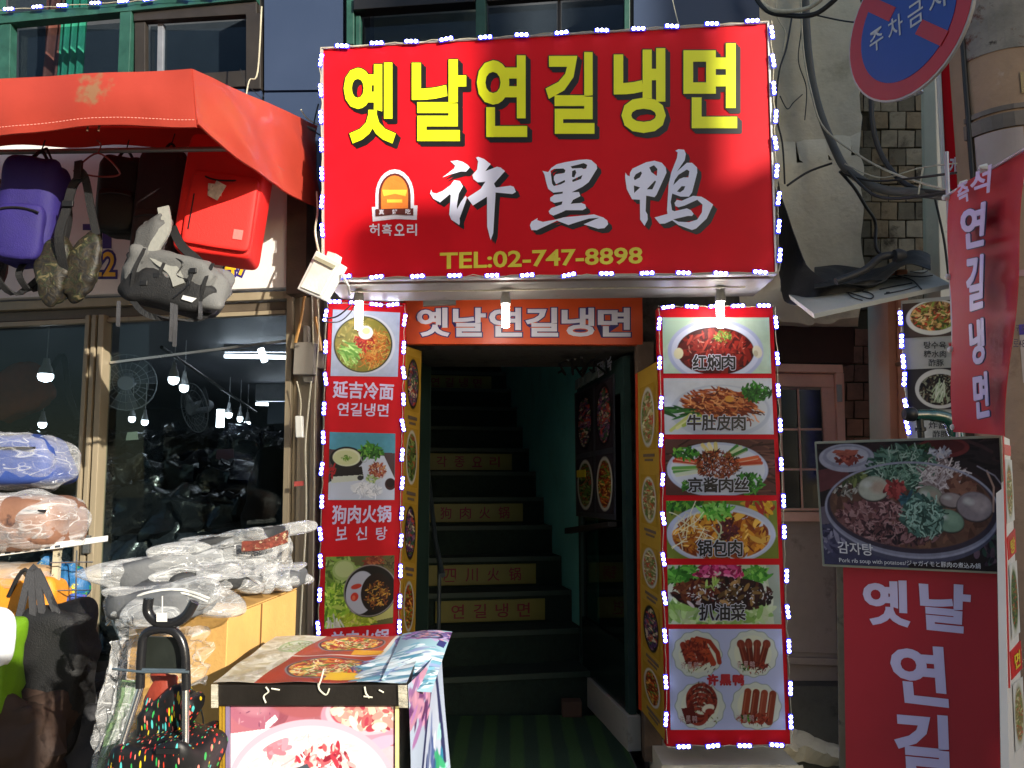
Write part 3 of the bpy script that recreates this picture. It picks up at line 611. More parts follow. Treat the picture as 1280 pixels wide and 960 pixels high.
def pic_braised(w_=139, h_=70):
    c = Cv(w_, h_, 'b5cdb8', 1.6, 11); c.mottle(.05); c.poly([(0, 0), (40, 0), (0, 40)], 'a9c8b2'); c.ell(68, 42, 62, 40, 'a8b4d6'); c.ell(68, 42, 57, 36, 'c6cfe6'); c.ell(68, 42, 50, 30, '3a1010'); b = c.em(68, 42, 49, 29)
    c.bits(120, 68, 42, 48, 28, ['7a1a14', '5a1210', '8e241a', '4a0c0c'], (3, 8), (1, 2.4), clip=b); c.bits(70, 68, 34, 40, 16, ['a33a2c', '8c2018'], (1, 3), (2, 4), clip=b); c.bits(26, 68, 40, 40, 20, ['d09080'], (.5, 1.1), (1, 3), clip=b)
    c.bits(80, 78, 24, 13, 7, ['4a7a2a', '86a850', '2c5a1c'], (.7, 1.6), clip=b); c.ell(20, 45, 6, 7, 'd8d6b4', .3); c.ell(122, 43, 6, 8, 'd8d6c0', -.3); c.ell(120, 45, 3, 4, 'b8b49a'); return c
def pic_strips(w_=139, h_=71):
    c = Cv(w_, h_, 'c9cfd6', 1.6, 13); c.mottle(.04); c.ell(72, 42, 64, 34, 'b7bfcc'); c.ell(74, 40, 58, 30, 'ccd2d8'); b = c.em(70, 34, 52, 25)
    c.bits(260, 70, 33, 44, 19, ['b05a2c', '8a3a1c', 'c8743c', 'a04424', '6a2c18'], (1.6, 3), (2.5, 6), ang=.35, clip=b); c.threads(110, 72, 36, 48, 20, ['d0824a', '5a2414', 'e09a60', '7a3018'], 13, 1.5, ang=.35)
    c.bits(150, 118, 18, 19, 11, GRN[:2] + ['2a5c24', '1c4418'], (1, 3)); c.bits(16, 16, 42, 19, 6, ['2c6a2a', '1e4e20', '4a8a3c'], (2.4, 4), (3, 6), ang=.1)
    for k in range(5): c.line([(8 + k * 8, 66 - k * 3), (34 + k * 6, 46 + k)], 4.2, ['c8d078', 'dfe3a0', 'a6bc50'][k % 3])
    c.ell(84, 26, 6, 4, 'd89a40'); return c
def pic_shred(w_=139, h_=70):
    c = Cv(w_, h_, '54322c', 1.6, 17); c.threads(60, 70, 35, 80, 40, ['6a4438', '3a201c'], 50, 2, ang=0, curl=.03); c.ell(66, 38, 64, 34, 'b9c2d8'); c.ell(66, 38, 60, 31, 'd2d8e2')
    for a, cc in ((-2.9, 'c03a20'), (-2.75, 'd8482a'), (2.9, '5a9a4a'), (2.75, 'd0dcc0'), (-.3, 'c8502c'), (-.42, 'dc6a3c'), (-.15, 'b84424'), (-1.9, 'e0d080'), (-1.75, 'ece0a0'), (-1.6, 'd8c878'), (-1.1, '4a8a3c'), (-1.0, 'c8d8a8'), (-.85, '3c7a30'), (-2.3, '3f8a34'), (3.05, '6aa84c')):
        x, y = 66 + 22 * math.cos(a), 34 + 14 * math.sin(a); x2, y2 = 66 + 56 * math.cos(a), 34 + 28 * math.sin(a); sg = -a if False else a
        c.line([(x, y), (x2, y2)], 5, cc); c.line([(x, y + 2), (x2, y2 + 2)], 1.2, 'eadfc0', .5)
    c.bits(90, 26, 18, 17, 7, GRN, (1, 3)); c.bits(120, 104, 56, 20, 13, ['24601c', '3c8a2c', '184414', '58a03c'], (1.2, 3.4)); c.bits(60, 32, 58, 14, 6, GRN, (1, 2.6))
    c.bits(380, 66, 32, 28, 18, ['5a2014', '7a3018', '3a140e', '9a4a22', 'b06a38'], (.9, 2), (1, 3.4)); c.threads(60, 66, 32, 26, 16, ['8a3c1c', '2a0e08'], 8, .9); return c
def pic_pork(w_=143, h_=73):
    c = Cv(w_, h_, '6f7a2a', 1.6, 19); c.bits(80, 20, 6, 24, 8, GRN, (2, 4)); c.bits(30, 124, 6, 22, 8, ['c89a20', 'a02a1c', 'e0b840'], (2, 5), (1, 3)); c.ell(70, 42, 70, 38, 'b6bfd4'); c.ell(70, 44, 64, 34, 'c8d0de'); b = c.em(70, 44, 63, 31)
    c.bits(150, 70, 44, 62, 30, ['a85a18', '7a3410', '8e4414'], (4, 8), (1, 2), clip=b); c.bits(70, 70, 44, 60, 28, ['d8922a', 'e8a83a', 'c47a20', 'f0bc50'], (4, 8), (1, 2.2), clip=b)
    c.bits(120, 70, 44, 60, 29, ['8a3c14', 'f2c868', '6a2410', 'b86420'], (.9, 2.4), (1.5, 4), clip=b); c.bits(50, 78, 36, 14, 12, ['5a2430', '6e2c2c', '43181c'], (2, 4)); c.bits(120, 64, 13, 20, 9, ['4fa032', '7cc850', '2f7a20', '92d868'], (1.5, 4)); c.threads(24, 32, 36, 22, 18, ['e8e0b0', 'f0ecd0'], 22, .9, curl=.3); c.threads(4, 72, 46, 4, 10, ['d0d8b0'], 16, 1.6); return c
def pic_veg(w_=143, h_=74):
    c = Cv(w_, h_, 'b9c4a8', 1.6, 23); c.poly([(126, 0), (143, 0), (143, 74), (134, 74)], '9aa69a'); c.ell(60, 44, 74, 44, 'cbd4c0'); c.bits(160, 60, 56, 66, 22, ['8fbc5c', 'b8d890', '6fa040', 'd0e0b0'], (3, 8), al=.8)
    c.bits(130, 22, 14, 24, 13, ['3f8a2c', '6ab848', '2c6a20'], (2, 5)); c.bits(90, 112, 12, 18, 10, ['4f9a34', '7cc050', '2f7424'], (2, 4)); c.bits(100, 66, 9, 30, 10, ['b01c5c', 'd84a8a', 'e88ab0', '8a1444'], (2, 5), (1, 2))
    b = np.maximum(c.em(70, 36, 68, 22, .05), 0); c.bits(260, 70, 36, 64, 19, ['1c0c12', '34141a', '4a2018', '2a1014'], (2.5, 6), (1, 2.4), clip=b); c.bits(60, 34, 32, 28, 12, ['6a3420', '8a5030', '5a1c18'], (1.5, 4), (1, 3), clip=b)
    c.bits(26, 84, 34, 46, 16, ['8a6a3c', 'b08a58', '5c4426'], (2.5, 4.5), (1.3, 2)); c.bits(90, 80, 36, 56, 17, ['d8d8e4', 'f0f0f4'], (.5, 1.3)); c.bits(5, 34, 48, 6, 3, ['cfc0c8'], (2, 3.6)); c.bits(8, 56, 24, 12, 5, ['90b850', 'b0cc70'], (1.5, 3), (1.5, 3)); return c
def pic_ducks(w_=145, h_=127):
    c = Cv(w_, h_, 'b3bbde', 1.6, 29)
    for cx, cy in ((36, 32), (107, 31), (38, 97), (109, 97)):
        m = np.zeros(c.X.shape)
        a = np.arctan2(c.Y - cy, c.X - cx); d = np.hypot(c.X - cx, (c.Y - cy) * 1.06); rr = 31.5 + .9 * np.cos(a * 12)
        c.put(np.clip(rr - d + .5, 0, 1), '8d9a90'); c.put(np.clip(rr - 1 - d + .5, 0, 1), 'c9d0c4'); c.ell(cx, cy, 24, 23, 'd4d8c0'); c.bits(30, cx, cy + 16, 22, 10, ['4a2418', '7a8a3c', '9a4a2c'], (.6, 1.3))
    for k in range(5): c.line([(18 + k * 7, 20 - 3 * math.sin(k)), (24 + k * 8, 40 + 3 * math.sin(k * 2))], 8, ['8a2c18', 'a03a20', '702214'][k % 3])
    c.line([(36, 12), (52, 16), (62, 30), (64, 42)], 6, '922e1a'); c.line([(30, 13), (46, 16), (50, 34)], 5, 'a8401f'); c.bits(120, 34, 30, 18, 17, ['8a2a18', 'b04a28', '5c1810'], (1, 2.6), al=.8)
    for k, (a, b_) in enumerate(((92, 98), (102, 104), (113, 111), (125, 117))):
        c.line([(a, 18 + (k % 3 == 1) * -2), (b_, 44)], 8.5, ['6a2416', '5a1c12', '74281a', '65200f'][k]); c.ell(a, 19, 5.2, 5.6, '7c3020'); c.line([(a - 1, 18), (b_ - 1, 42)], 1.2, 'a05038', .6)
    c.bits(60, 112, 46, 14, 5, ['5a1a12', '8a2c1c'], (.8, 2))
    for k in range(6): c.ring(40 - k * 1.0, 90 + k * 4, 20 - k * 1.5, 22 - k * 2, 4.4, ['7a2416', '58180f', '8e3222'][k % 3])
    c.bits(140, 40, 86, 18, 18, ['7a2618', '9a3c28', '501410'], (1, 2.6), al=.7); c.poly([(14, 100), (30, 98), (34, 118), (20, 120)], '5a1812'); c.ell(48, 100, 8, 5, 'ddd6c0', -.3); c.ell(50, 104, 6, 4, '8a2c22')
    for k in range(4):
        x = 96 + k * 10.5; c.line([(x + 3, 79 + k), (x - 3, 114 + k)], 9.2, ['8a3a22', '7a2f1c', '90402a', '7e3420'][k]); c.line([(x + 1, 80 + k), (x - 5, 112 + k)], 1.5, 'b06a4c', .5)
    c.bits(90, 106, 112, 20, 7, ['7a2418', '5c1610', 'a03c24'], (.8, 2.2)); c.bits(16, 96, 112, 6, 5, GRN, (1, 2)); c.bits(12, 96, 48, 6, 4, GRN, (1, 2)); return c
def pic_soup(w_=236, h_=164):
    c = Cv(w_, h_, '2a1c22', 1.5, 31); c.threads(60, 118, 20, 130, 30, ['3c2228', '1c1218'], 60, 4, ang=0, curl=.05); c.poly([(0, 110), (60, 104), (110, 150), (110, 164), (0, 164)], '3c3c66'); c.poly([(0, 86), (30, 80), (40, 104), (0, 110)], '6a5c74')
    c.poly([(0, 36), (34, 30), (44, 50), (0, 66)], '6a2c34'); c.bits(30, 14, 130, 14, 16, ['54507a', '2c2a50', '8a86a8'], (1.5, 5)); c.bits(60, 214, 132, 22, 24, ['4a2c44', '2c2434', '6a4a62', '30584c'], (2, 7), (1, 2))
    c.ell(163, 10, 34, 13, '7a1a20'); c.ell(163, 9, 28, 9, '5c1418'); c.bits(60, 134, 12, 16, 7, ['24502c', '3a7a40', '1c3c20'], (1, 3)); c.bits(60, 158, 17, 15, 6, ['b8bcd8', '9aa0c0', 'd0d2e4'], (1, 3))
    c.ell(38, 20, 36, 19, 'a4a4c0'); c.ell(38, 18, 31, 15, '8e8fae'); c.ell(39, 17, 27, 12, 'b0b0c8'); c.bits(50, 40, 20, 17, 6, ['9a2a1c', 'b8482c', '741a12'], (2, 4), (1, 2.2)); c.bits(8, 36, 12, 10, 4, ['b04a30'], (3, 4), (2, 2.6), ang=.1)
    c.ell(119, 92, 113, 66, '4a4a6c', .03); c.ell(119, 90, 113, 62, '8486a8', .03); c.ell(119, 86, 111, 59, '3c3048', .03); c.ell(118, 84, 106, 55, '6a4434', .03); b = c.em(118, 84, 105, 54, .03, 2)
    c.bits(240, 118, 84, 104, 54, ['6a4030', '7e4c38', '543028', '8a5a40'], (3, 8), clip=b, al=.8)
    c.bits(420, 72, 106, 56, 30, ['8a5058', '6a3440', 'a06a70', '4a2430', '7a4448', 'b88088'], (1.6, 5.5), (1, 2.8), clip=b); c.bits(160, 100, 122, 50, 14, ['6a3a40', '3a2030', '96606a', '2c1c28'], (1.5, 4.5), (1, 3), clip=b)
    c.threads(120, 80, 106, 50, 28, ['b8868c', '40202c', '8a5058'], 9, 1.3, clip=b); c.bits(120, 34, 56, 20, 17, ['a8a4a0', '3c3830', '6a665c', 'c8c4bc', '201c1a'], (1, 3), (1, 2.5), clip=b); c.bits(60, 62, 48, 28, 8, ['54602c', '7c8a40', '384a24'], (2, 5), (1, 3), clip=b)
    c.bits(380, 108, 36, 42, 25, ['2c5a4c', '4a8070', '1e4238', '6a9a88', '3a6a50'], (2, 6.5), (1, 2.6)); c.threads(150, 106, 36, 42, 26, ['7cae98', '245040', 'a8c8b8', '5c8c74'], 13, 1.2)
    c.bits(70, 160, 58, 24, 14, ['a08a90', '7e6468', 'b8a8ac'], (2, 5), (1, 3), clip=b); c.threads(120, 160, 50, 26, 20, ['cfc0cc', 'a8949c', 'e0d4dc', '8a7076'], 17, 1.5)
    c.bits(60, 188, 62, 18, 20, ['7a4434', '8a5440', '603428'], (3, 7), clip=b)
    for x, y, rx, ry, a, cc, hi in ((70, 61, 20, 16, -.1, 'b7bcae', 'c9a08a'), (142, 73, 17, 15, .2, '8c9a88', 'a89088'), (170, 76, 15, 9, .1, '9a8a90', 'a8989c'), (200, 84, 23, 18, .1, '8c7e8c', 'b0a0a8'), (165, 102, 20, 14, .25, '6f9a84', '86b098')):
        c.ell(x, y + 1, rx + 1, ry + 1, '3a2a2c', a); c.ell(x, y, rx, ry, cc, a, 2); c.ell(x + rx * .3, y - ry * .1, rx * .5, ry * .5, hi, a, 6, .7); c.ell(x - rx * .35, y - ry * .35, rx * .3, ry * .25, 'd4d8dc', a, 4, .6)
    c.bits(70, 98, 63, 13, 11, ['b01c24', '8a1018', 'd03838'], (2, 4.5), (1, 1.6)); c.poly([(104, 78), (128, 66), (134, 72), (110, 86)], '1f6080'); c.bits(50, 118, 76, 14, 8, ['2a7088', '1c4c60'], (1.5, 4), (1, 3))
    c.bits(260, 132, 96, 27, 26, ['4f8a80', '3a6c66', '74a89c', '2a544e', '86b8ac'], (1.5, 5), (1, 2)); c.threads(70, 134, 98, 25, 26, ['9accc0', '24483f'], 9, 1.5)
    c.ring(119, 89, 113.5, 62.5, 2.6, '9a9cbe', .03); c.line([(218, 40), (226, 60), (224, 90)], 2.4, 'c89a88', .8); c.line([(206, 34), (228, 46), (240, 62)], 1.6, '9088a0'); c.mottle(.1); g = c.a.mean(-1, keepdims=True); c.a = (c.a * .72 + g * .28) * .72; return c
def pic_top():
    c = Cv(330, 260, 'dcd6c8', 1.15, 37)  # lid of the display table: u across, v away (row 0 = back)
    c.poly([(0, 0), (130, 0), (96, 260), (0, 260)], 'd8cfb8'); c.bits(220, 50, 130, 60, 130, ['c8b890', 'e8e0cc', 'b8a888', 'f0ecdc'], (4, 14), (1, 3), al=.5); c.ell(70, 70, 34, 40, 'a8b88c'); c.ell(70, 70, 28, 34, 'd8dcc4'); c.threads(60, 70, 70, 24, 28, ['9ab070', 'c8c8a0'], 20, 3)
    c.poly([(110, 0), (262, 0), (250, 125), (84, 125)], 'b04a24'); c.poly([(84, 128), (250, 128), (244, 260), (70, 260)], 'a83818')
    for cx, cy, rx, ry, s_ in ((180, 55, 64, 44, 1), (172, 190, 70, 48, 2)):
        c.ell(cx, cy, rx + 5, ry + 5, '2a2428'); c.ell(cx, cy, rx, ry, '7a3418'); b = c.em(cx, cy, rx - 2, ry - 2)
        c.bits(260, cx, cy, rx, ry, ['c83a18', 'e8a030', 'd86a24', 'a02414', 'f0c860', '8a9a38'], (3, 9), (1, 2.6), clip=b); c.bits(90, cx + 8, cy, rx * .6, ry * .6, ['d02a18', 'f4d890', '6c8a34'], (2, 6), (1, 2.2), clip=b); c.threads(60, cx, cy, rx, ry, ['f0e0b0', 'b84a20'], 16, 2, clip=b); c.ring(cx, cy, rx + 5, ry + 5, 3, '8a7a78')
    c.poly([(196, 98), (256, 94), (254, 120), (196, 122)], 'e0a020'); c.poly([(186, 218), (246, 216), (244, 246), (184, 248)], 'e8b828'); c.bits(60, 232, 190, 14, 24, ['3a2a50', '6a5a7c'], (2, 4), (1, 3))
    c.poly([(268, 0), (330, 0), (330, 260), (252, 260)], '9ac0cc'); c.bits(240, 294, 190, 40, 70, ['6aa8bc', 'c8dce0', '3f7c94', 'e4eef0', '8a9ac0'], (4, 14), (1, 4), ang=-.5, al=.8); c.bits(100, 300, 40, 30, 40, ['7a68a0', '4a4478', 'b8a8d0', 'd8a8b8'], (4, 12), (1, 2)); c.ell(300, 46, 22, 26, '2f2c54'); c.ell(300, 46, 17, 21, '8a98b8'); c.bits(40, 300, 46, 14, 16, ['c08a90', '5c5488'], (2, 5)); return c
def pic_front():
    c = Cv(215, 215, 'd8b0ba', 1.5, 41); c.mottle(.05); c.poly([(0, 0), (215, 0), (215, 60), (0, 60)], 'b06a76'); c.bits(40, 90, 12, 60, 20, ['b87884', '9a5060', 'a86470'], (8, 22), (1, 1.5), al=.7)
    c.ell(30, 14, 34, 24, 'a86478', .25, 2); c.ell(28, 8, 22, 13, 'b87c8c', .25, 6); c.bits(30, 30, 14, 28, 20, ['7c4660', 'c08a98'], (.8, 2)); c.ell(92, 4, 42, 20, 'a45a60', .1, 3); c.ell(90, 0, 20, 10, 'b87478', .1, 5)
    c.poly([(46, 30), (58, 20), (62, 26), (44, 42)], 'f0e4ea'); c.poly([(0, 44), (60, 36), (80, 60), (0, 130)], 'e6d4dc')
    c.ell(176, 22, 58, 34, 'd890a4'); c.ell(176, 18, 52, 28, 'e6b4c0'); c.ell(176, 16, 46, 24, 'b84a5c'); c.bits(160, 180, 16, 42, 22, ['e8c8b0', 'c86a6c', 'f0dccc', 'a83c4c', 'dc9a90'], (3, 9), (1, 1.8)); c.ell(196, 56, 24, 8, 'dca8c0', -.3)
    c.ell(106, 118, 112, 92, 'e2aebe'); c.ell(106, 120, 106, 86, 'ecc4d0'); c.ell(106, 124, 100, 82, 'f0e6e4'); b = c.em(106, 124, 98, 80)
    c.bits(200, 106, 120, 96, 78, ['f4ece8', 'e6dcd8', 'f8f4f0', 'e8d0d0'], (4, 12), (1, 3), clip=b, al=.7); c.threads(200, 106, 116, 92, 74, ['dccccc', 'f8f4f4', 'd0bcc0', 'e6b8bc'], 26, 1.8, clip=b)
    c.bits(240, 122, 104, 44, 46, ['b83848', 'e0a0a0', 'cc5a60', 'f0d0c8', '98283c'], (2, 5.5), (1, 2), clip=b); c.bits(20, 60, 60, 14, 12, ['d88a98'], (4, 8), (1, 1.6), clip=b); c.poly([(60, 98), (100, 82), (106, 92), (68, 112)], '48525c'); c.poly([(64, 108), (110, 92), (112, 104), (80, 122)], '707c88'); c.bits(30, 88, 104, 24, 10, ['38424c', '8c98a2'], (1.5, 4), (1, 3)); return c
def pic_side():
    c = Cv(60, 160, 'a8b4c8', 1.5, 43); c.ell(34, 70, 22, 62, '2c3058', .06); c.ell(34, 70, 17, 55, 'b8c0d4', .06); c.bits(60, 34, 80, 12, 40, ['4a5c90', 'd8dce8', '2c3a70', '7c88b0'], (1.5, 5), (1, 4), ang=1.4); c.bits(40, 14, 14, 12, 14, ['6a3a6c', '9a6a9c', 'c890a8'], (2, 5)); c.bits(60, 50, 100, 10, 60, ['3aa070', '2c7a9a', '9ad0c8'], (1.5, 4), (1, 3)); return c
def pic_mini(kind, w_, h_, seed, bg):
    c = Cv(w_, h_, bg, 2.4, seed); m = min(w_, h_)
    c.ell(w_ / 2, h_ / 2, w_ * .46, h_ * .46, 'c8c4b4' if kind != 'd' else '141218'); c.ell(w_ / 2, h_ / 2, w_ * .38, h_ * .4, {'a': '8a7a4c', 'b': '7a3a20', 'c': '4a5a2c', 'd': '2a2430', 'e': '1e1a18'}[kind])
    b = c.em(w_ / 2, h_ / 2, w_ * .38, h_ * .4); pal = {'a': ['b8a868', '6a8a3c', 'c84a2c', 'e0d8a8'], 'b': ['c8501c', 'e8a848', '7a2010', '6a9a3c'], 'c': ['5a7a34', '8a9a54', 'a8502c', '2c3c1c'], 'd': ['8a5a7c', 'c84a34', '3c6a44', 'd8c8a0', '5c3c6c'], 'e': ['3a2c24', '120e0c', '5a463a', '8a7a6a']}[kind]
    c.bits(int(w_ * h_ * .12), w_ / 2, h_ / 2, w_ * .4, h_ * .42, pal, (m * .03, m * .1), (1, 2.4), clip=b); return c
# ================================================================ LED modules
LEDW = emit('white_led', 'f4f4ff', 15.0); LEDB = emit('blue_led_glow', '3038ff', .55)
def led_mesh():
    m = MB(); m.box(-.034, -.004, -.009, .034, .004, .009); me = bpy.data.meshes.new('led_module')
    f = len(m.f)
    for k in (-1, 0, 1): m.lathe((k * .022, -.004, 0), (0, -1, 0), [(0, .0078), (.004, .0074), (.006, .004)], 8)
    me.from_pydata(m.v, [], m.f); me.materials.append(LEDB); me.materials.append(LEDW)
    for i, p in enumerate(me.polygons): p.material_index = 1 if i >= f else 0
    return me
LEDM = led_mesh()
def led_string(label, pl, w0, runs, group='LED light strings', name='led_string'):
    """runs: list of (px polyline ends, number of modules); one string of lights with its cable"""
    a = runs[0][0]; t = thing(name, label, 'light string', pl.v(a[0], a[1], w0), group)
    for (x0, y0, x1, y1), n in runs:
        A = pl.v(x0, y0, w0); B = pl.v(x1, y1, w0); d = B - A; nrm = V3(pl.n); pts = []
        for k in range(n * 4 + 1):
            q = A + d * (k / (n * 4)); pts.append(q + nrm * .004 + V3((rnd.gauss(0, .0025), 0, rnd.gauss(0, .0025))) - V3((0, 0, .006 * math.sin(k * math.pi / 4) ** 2)))
        m = MB(); m.tube(pts, .0022, 5); m.build('cord', CABLEW, t)
        for k in range(n):
            c = A + d * ((k + .5 + rnd.uniform(-.1, .1)) / n) + nrm * .006 + V3((rnd.gauss(0, .002), 0, rnd.gauss(0, .002))); dx = d.normalized(); ang = rnd.gauss(0, .09)
            X = (dx + V3((0, 0, ang)) if abs(dx.z) < .5 else dx + V3((ang, 0, 0))).normalized(); Y = (-nrm).normalized(); Z = X.cross(Y).normalized()
            o = bpy.data.objects.new('led_module', LEDM); link(o, t); M = Matrix((X, Y, Z)).transposed().to_4x4(); M.translation = c - ORG[t.name]; o.matrix_local = M
    return t
# ================================================================ main sign
BS = vplane(405, 347, 3.62, 968, 341, 3.56)
bs = thing('main_sign', 'big red sign with yellow Korean letters and white brush characters', 'sign', BS.v(690, 345))
SQ = [(403, 61), (959, 29), (969, 341), (405, 349)]
m = MB(); m.prism(BS, SQ, -.06, 0); m.build('face_panel', REDB, bs)
m = MB(); m.prism(BS, [(403, 346), (971, 338), (984, 352), (976, 344), (976, 344)][:0] or [(402, 60), (960, 27.5), (973, 344), (404, 352)], -.42, -.062); m.build('box', mat('sign_box_sheet', '8f8f86', .5, .3, .15, 4, .08, dirt=[('5a5750', 4, .55, .25), ('3a3630', 9, .68, .1)]), bs, bev=.004)
TRIM = mat('white_sign_trim', 'b8b8b4', .4, .3)
for q in ([(403, 60), (960, 27.6), (960, 29.8), (403, 62)], [(404, 348.6), (970, 340.6), (970, 343), (404, 351)], [(402, 60), (404.2, 60), (406, 350), (404, 350)], [(958.4, 28), (960.8, 28), (971, 343), (968.6, 343)]):
    m = MB(); m.prism(BS, q, -.03, .008); m.build('trim', TRIM, bs)
YEL = mat('yellow_lettering', 'e9ee12', .4, 0, .05, 3, 0)
BIG = [('옛', (430, 79, 495, 180)), ('날', (515, 75, 583, 177)), ('연', (596, 70, 659, 172)), ('길', (682, 66, 743, 168)), ('냉', (767, 61, 832, 167)), ('면', (854, 55, 921, 161))]
sh = MB(); ol = MB(); ye = MB()
for s_, q in BIG:
    letters(sh, BS, s_, q, .002, .03, .03, (5, 5), fat=1.4); letters(sh, BS, s_, q, .003, .03, .03, (2.5, 2.5), fat=1.4, new=False); letters(ol, BS, s_, q, .004, .03, .03, fat=1.5); letters(ye, BS, s_, q, .0065, .03, .03)
sh.build('letter_shadow', BLACKL, bs); ol.build('letter_outline', mat('black_outline', '101008', .4, 0, 0, 5, 0), bs); ye.build('lettering', YEL, bs)
BRUSH = [(530, [[(255,130),(300,172),(290,200),(178,285),(250,258),(355,228),(405,230),(440,190),(420,165),(370,135),(320,122)]]),
 (530, [[(70,400),(60,440),(90,490),(155,525),(250,445),(258,460),(243,640),(262,690),(340,742),(345,720),(342,680),(400,520),(412,480),(400,460),(355,520),(318,590),(316,560),(335,440),(375,370),(345,320),(290,312),(255,360),(180,415),(120,440),(80,430)]]),
 (530, [[(500,95),(520,130),(510,210),(465,262),(475,300),(515,332),(565,330),(590,325),(545,395),(415,480),(470,555),(605,470),(607,760),(640,888),(665,820),(688,430),(850,445),(882,425),(862,375),(830,365),(690,382),(672,345),(720,290),(778,225),(735,190),(700,183),(590,225),(600,210),(640,158),(580,110),(520,88)]]),
 (650, [[(215,222),(235,260),(250,330),(270,395),(320,432),(412,422),(408,440),(330,452),(290,480),(290,510),(330,530),(408,515),(400,545),(300,580),(275,610),(285,635),(320,652),(400,620),(440,600),(600,600),(635,580),(625,545),(590,530),(520,535),(485,540),(510,500),(580,465),(565,425),(495,428),(600,375),(660,330),(740,200),(735,165),(685,120),(640,112),(560,118),(430,140),(350,160),(300,195),(270,235)],
   [(292,222),(330,203),(415,200),(435,215),(430,240),(400,248),(345,255),(325,275),(325,310),(345,350),(430,310),(432,330),(390,352),(325,368),(308,345),(300,280)],[(485,180),(560,162),(610,148),(645,165),(635,200),(610,205),(590,195),(500,200)],[(500,225),(530,212),(540,240),(520,285),(498,280)],[(500,310),(600,262),(585,300),(505,330)]]),
 (650, [[(170,675),(110,710),(95,745),(110,790),(160,792),(355,700),(465,742),(525,722),(660,680),(760,672),(610,735),(750,778),(810,772),(845,735),(838,700),(800,670),(710,640),(560,655),(420,668),(340,690),(220,712),(165,695)]]),
 (775, [[(50,238),(48,290),(65,400),(115,495),(190,500),(192,690),(235,750),(265,690),(262,640),(245,610),(250,460),(330,475),(350,450),(445,240),(438,190),(400,145),(330,125),(250,140),(120,200),(95,240),(92,275),(70,265)],
   [(130,290),(150,255),(200,228),(210,245),(190,285),(140,312)],[(280,190),(325,168),(358,205),(352,272),(300,235)],[(132,362),(192,382),(135,435)],[(255,400),(335,315),(345,325),(310,400)]]),
 (775, [[(530,30),(552,45),(545,100),(490,240),(465,350),(450,600),(455,635),(330,670),(380,730),(430,728),(500,697),(560,742),(690,790),(730,775),(830,680),(893,545),(830,500),(780,470),(700,462),(590,510),(545,500),(522,530),(530,560),(560,572),(620,555),(740,500),(790,545),(785,620),(740,690),(660,715),(560,710),(508,688),(650,655),(690,655),(705,635),(680,600),(640,582),(520,610),(498,600),(485,520),(500,440),(580,470),(660,470),(690,430),(740,240),(738,190),(690,145),(640,145),(545,230),(620,120),(630,60),(615,20),(560,15)],
   [(525,310),(560,260),(640,210),(665,225),(655,285),(610,285),(570,300),(510,360)],[(545,420),(590,370),(625,370),(610,405),(575,428)]])]
def brush(mb, pl, ox, loops, w_, sh_=0):
    from mathutils.geometry import tessellate_polygon
    L_ = [[V3((x, y, 0)) for x, y in q] for q in loops]; tri = tessellate_polygon(L_); fl_ = [p for q in L_ for p in q]
    mb.add([pl.v(ox + p.x / 7.68 + sh_, 185 + p.y / 7.68 + sh_, w_) for p in fl_], [t for t in tri])
HAN = mat('lilac_white_lettering', 'e2e5ff', .4, 0, .05, 3, 0)
for g_ in (BRUSH[:3], BRUSH[3:5], BRUSH[5:]):
    sh = MB(); ye = MB()
    for ox, lp in g_: brush(sh, BS, ox, lp, .002, 5.5); brush(sh, BS, ox, lp, .0022, 3); brush(ye, BS, ox, lp, .004)
    sh.build('letter_shadow', BLACKL, bs); ye.build('lettering', HAN, bs)
m = MB(); letters(m, BS, 'TEL:02-747-8898', [(550, 316), (803, 309), (803, 330), (550, 337)], .004, .022); m.build('phone_number', mat('gold_lettering', 'd2c43a', .4, 0, .05, 3, 0), bs)
m = MB()
for i, ch in enumerate('허흑오리'): letters(m, BS, ch, (462 + i * 15.6, 280, 474.5 + i * 15.6, 295), .004, .02)
m.build('lettering', WHITEL, bs)
def arch(cx, top, bot, hw):
    pts = [(cx - hw, bot)]
    for k in range(13):
        a = math.pi * k / 12; pts.append((cx - hw * math.cos(a), top + hw * 1.35 - hw * 1.35 * math.sin(a)))
    return pts + [(cx + hw, bot)]
em_ = MB(); em_.prism(BS, arch(493.5, 212, 268, 24), .001, .003); em_.prism(BS, [(465, 259), (522, 257), (521, 275), (494, 274), (466, 277)], .001, .0031); e1 = em_.build('emblem', WHITEL, bs)
for nm, a, w1, mt_ in (('emblem_ring', arch(493.5, 217, 266, 20), .0045, mat('emblem_brown', '5a241c', .4)), ('emblem_field', arch(493.5, 220, 262, 16.8), .006, mat('emblem_orange', 'e07a2c', .4))):
    m = MB(); m.prism(BS, a, .0032, w1); m.build(nm, mt_, bs)
m = MB(); m.prism(BS, [(470, 262), (517, 261), (517, 270), (494, 268.5), (470, 271)], .006, .0075); m.build('ribbon', mat('emblem_brown', '5a241c'), bs)
m = MB()
for i, ch in enumerate('真好吃'): letters(m, BS, ch, (474 + i * 16.5, 262.5 - .3 * i, 480.5 + i * 16.5, 269 - .3 * i), .008, .02)
m.build('lettering', WHITEL, bs)
m = MB(); m.prism(BS, [(478, 238), (509, 238), (507, 246), (494, 243), (480, 246)], .006, .0075); m.prism(BS, [(484, 250), (503, 250), (503, 254), (484, 254)], .006, .0075); m.build('emblem_shapes', mat('emblem_yellow', 'e0c040', .4), bs)
led_string('white LED string running round the edge of the big red sign', BS, .01, [((402, 61, 960, 28), 12), ((963, 28, 974, 340), 9), ((404, 348, 972, 341), 12), ((402, 62, 404, 347), 8)], None)
led_string('white LED string along the green window frame over the awning', UW, .09, [((5, 24, 330, 2), 9)], None)
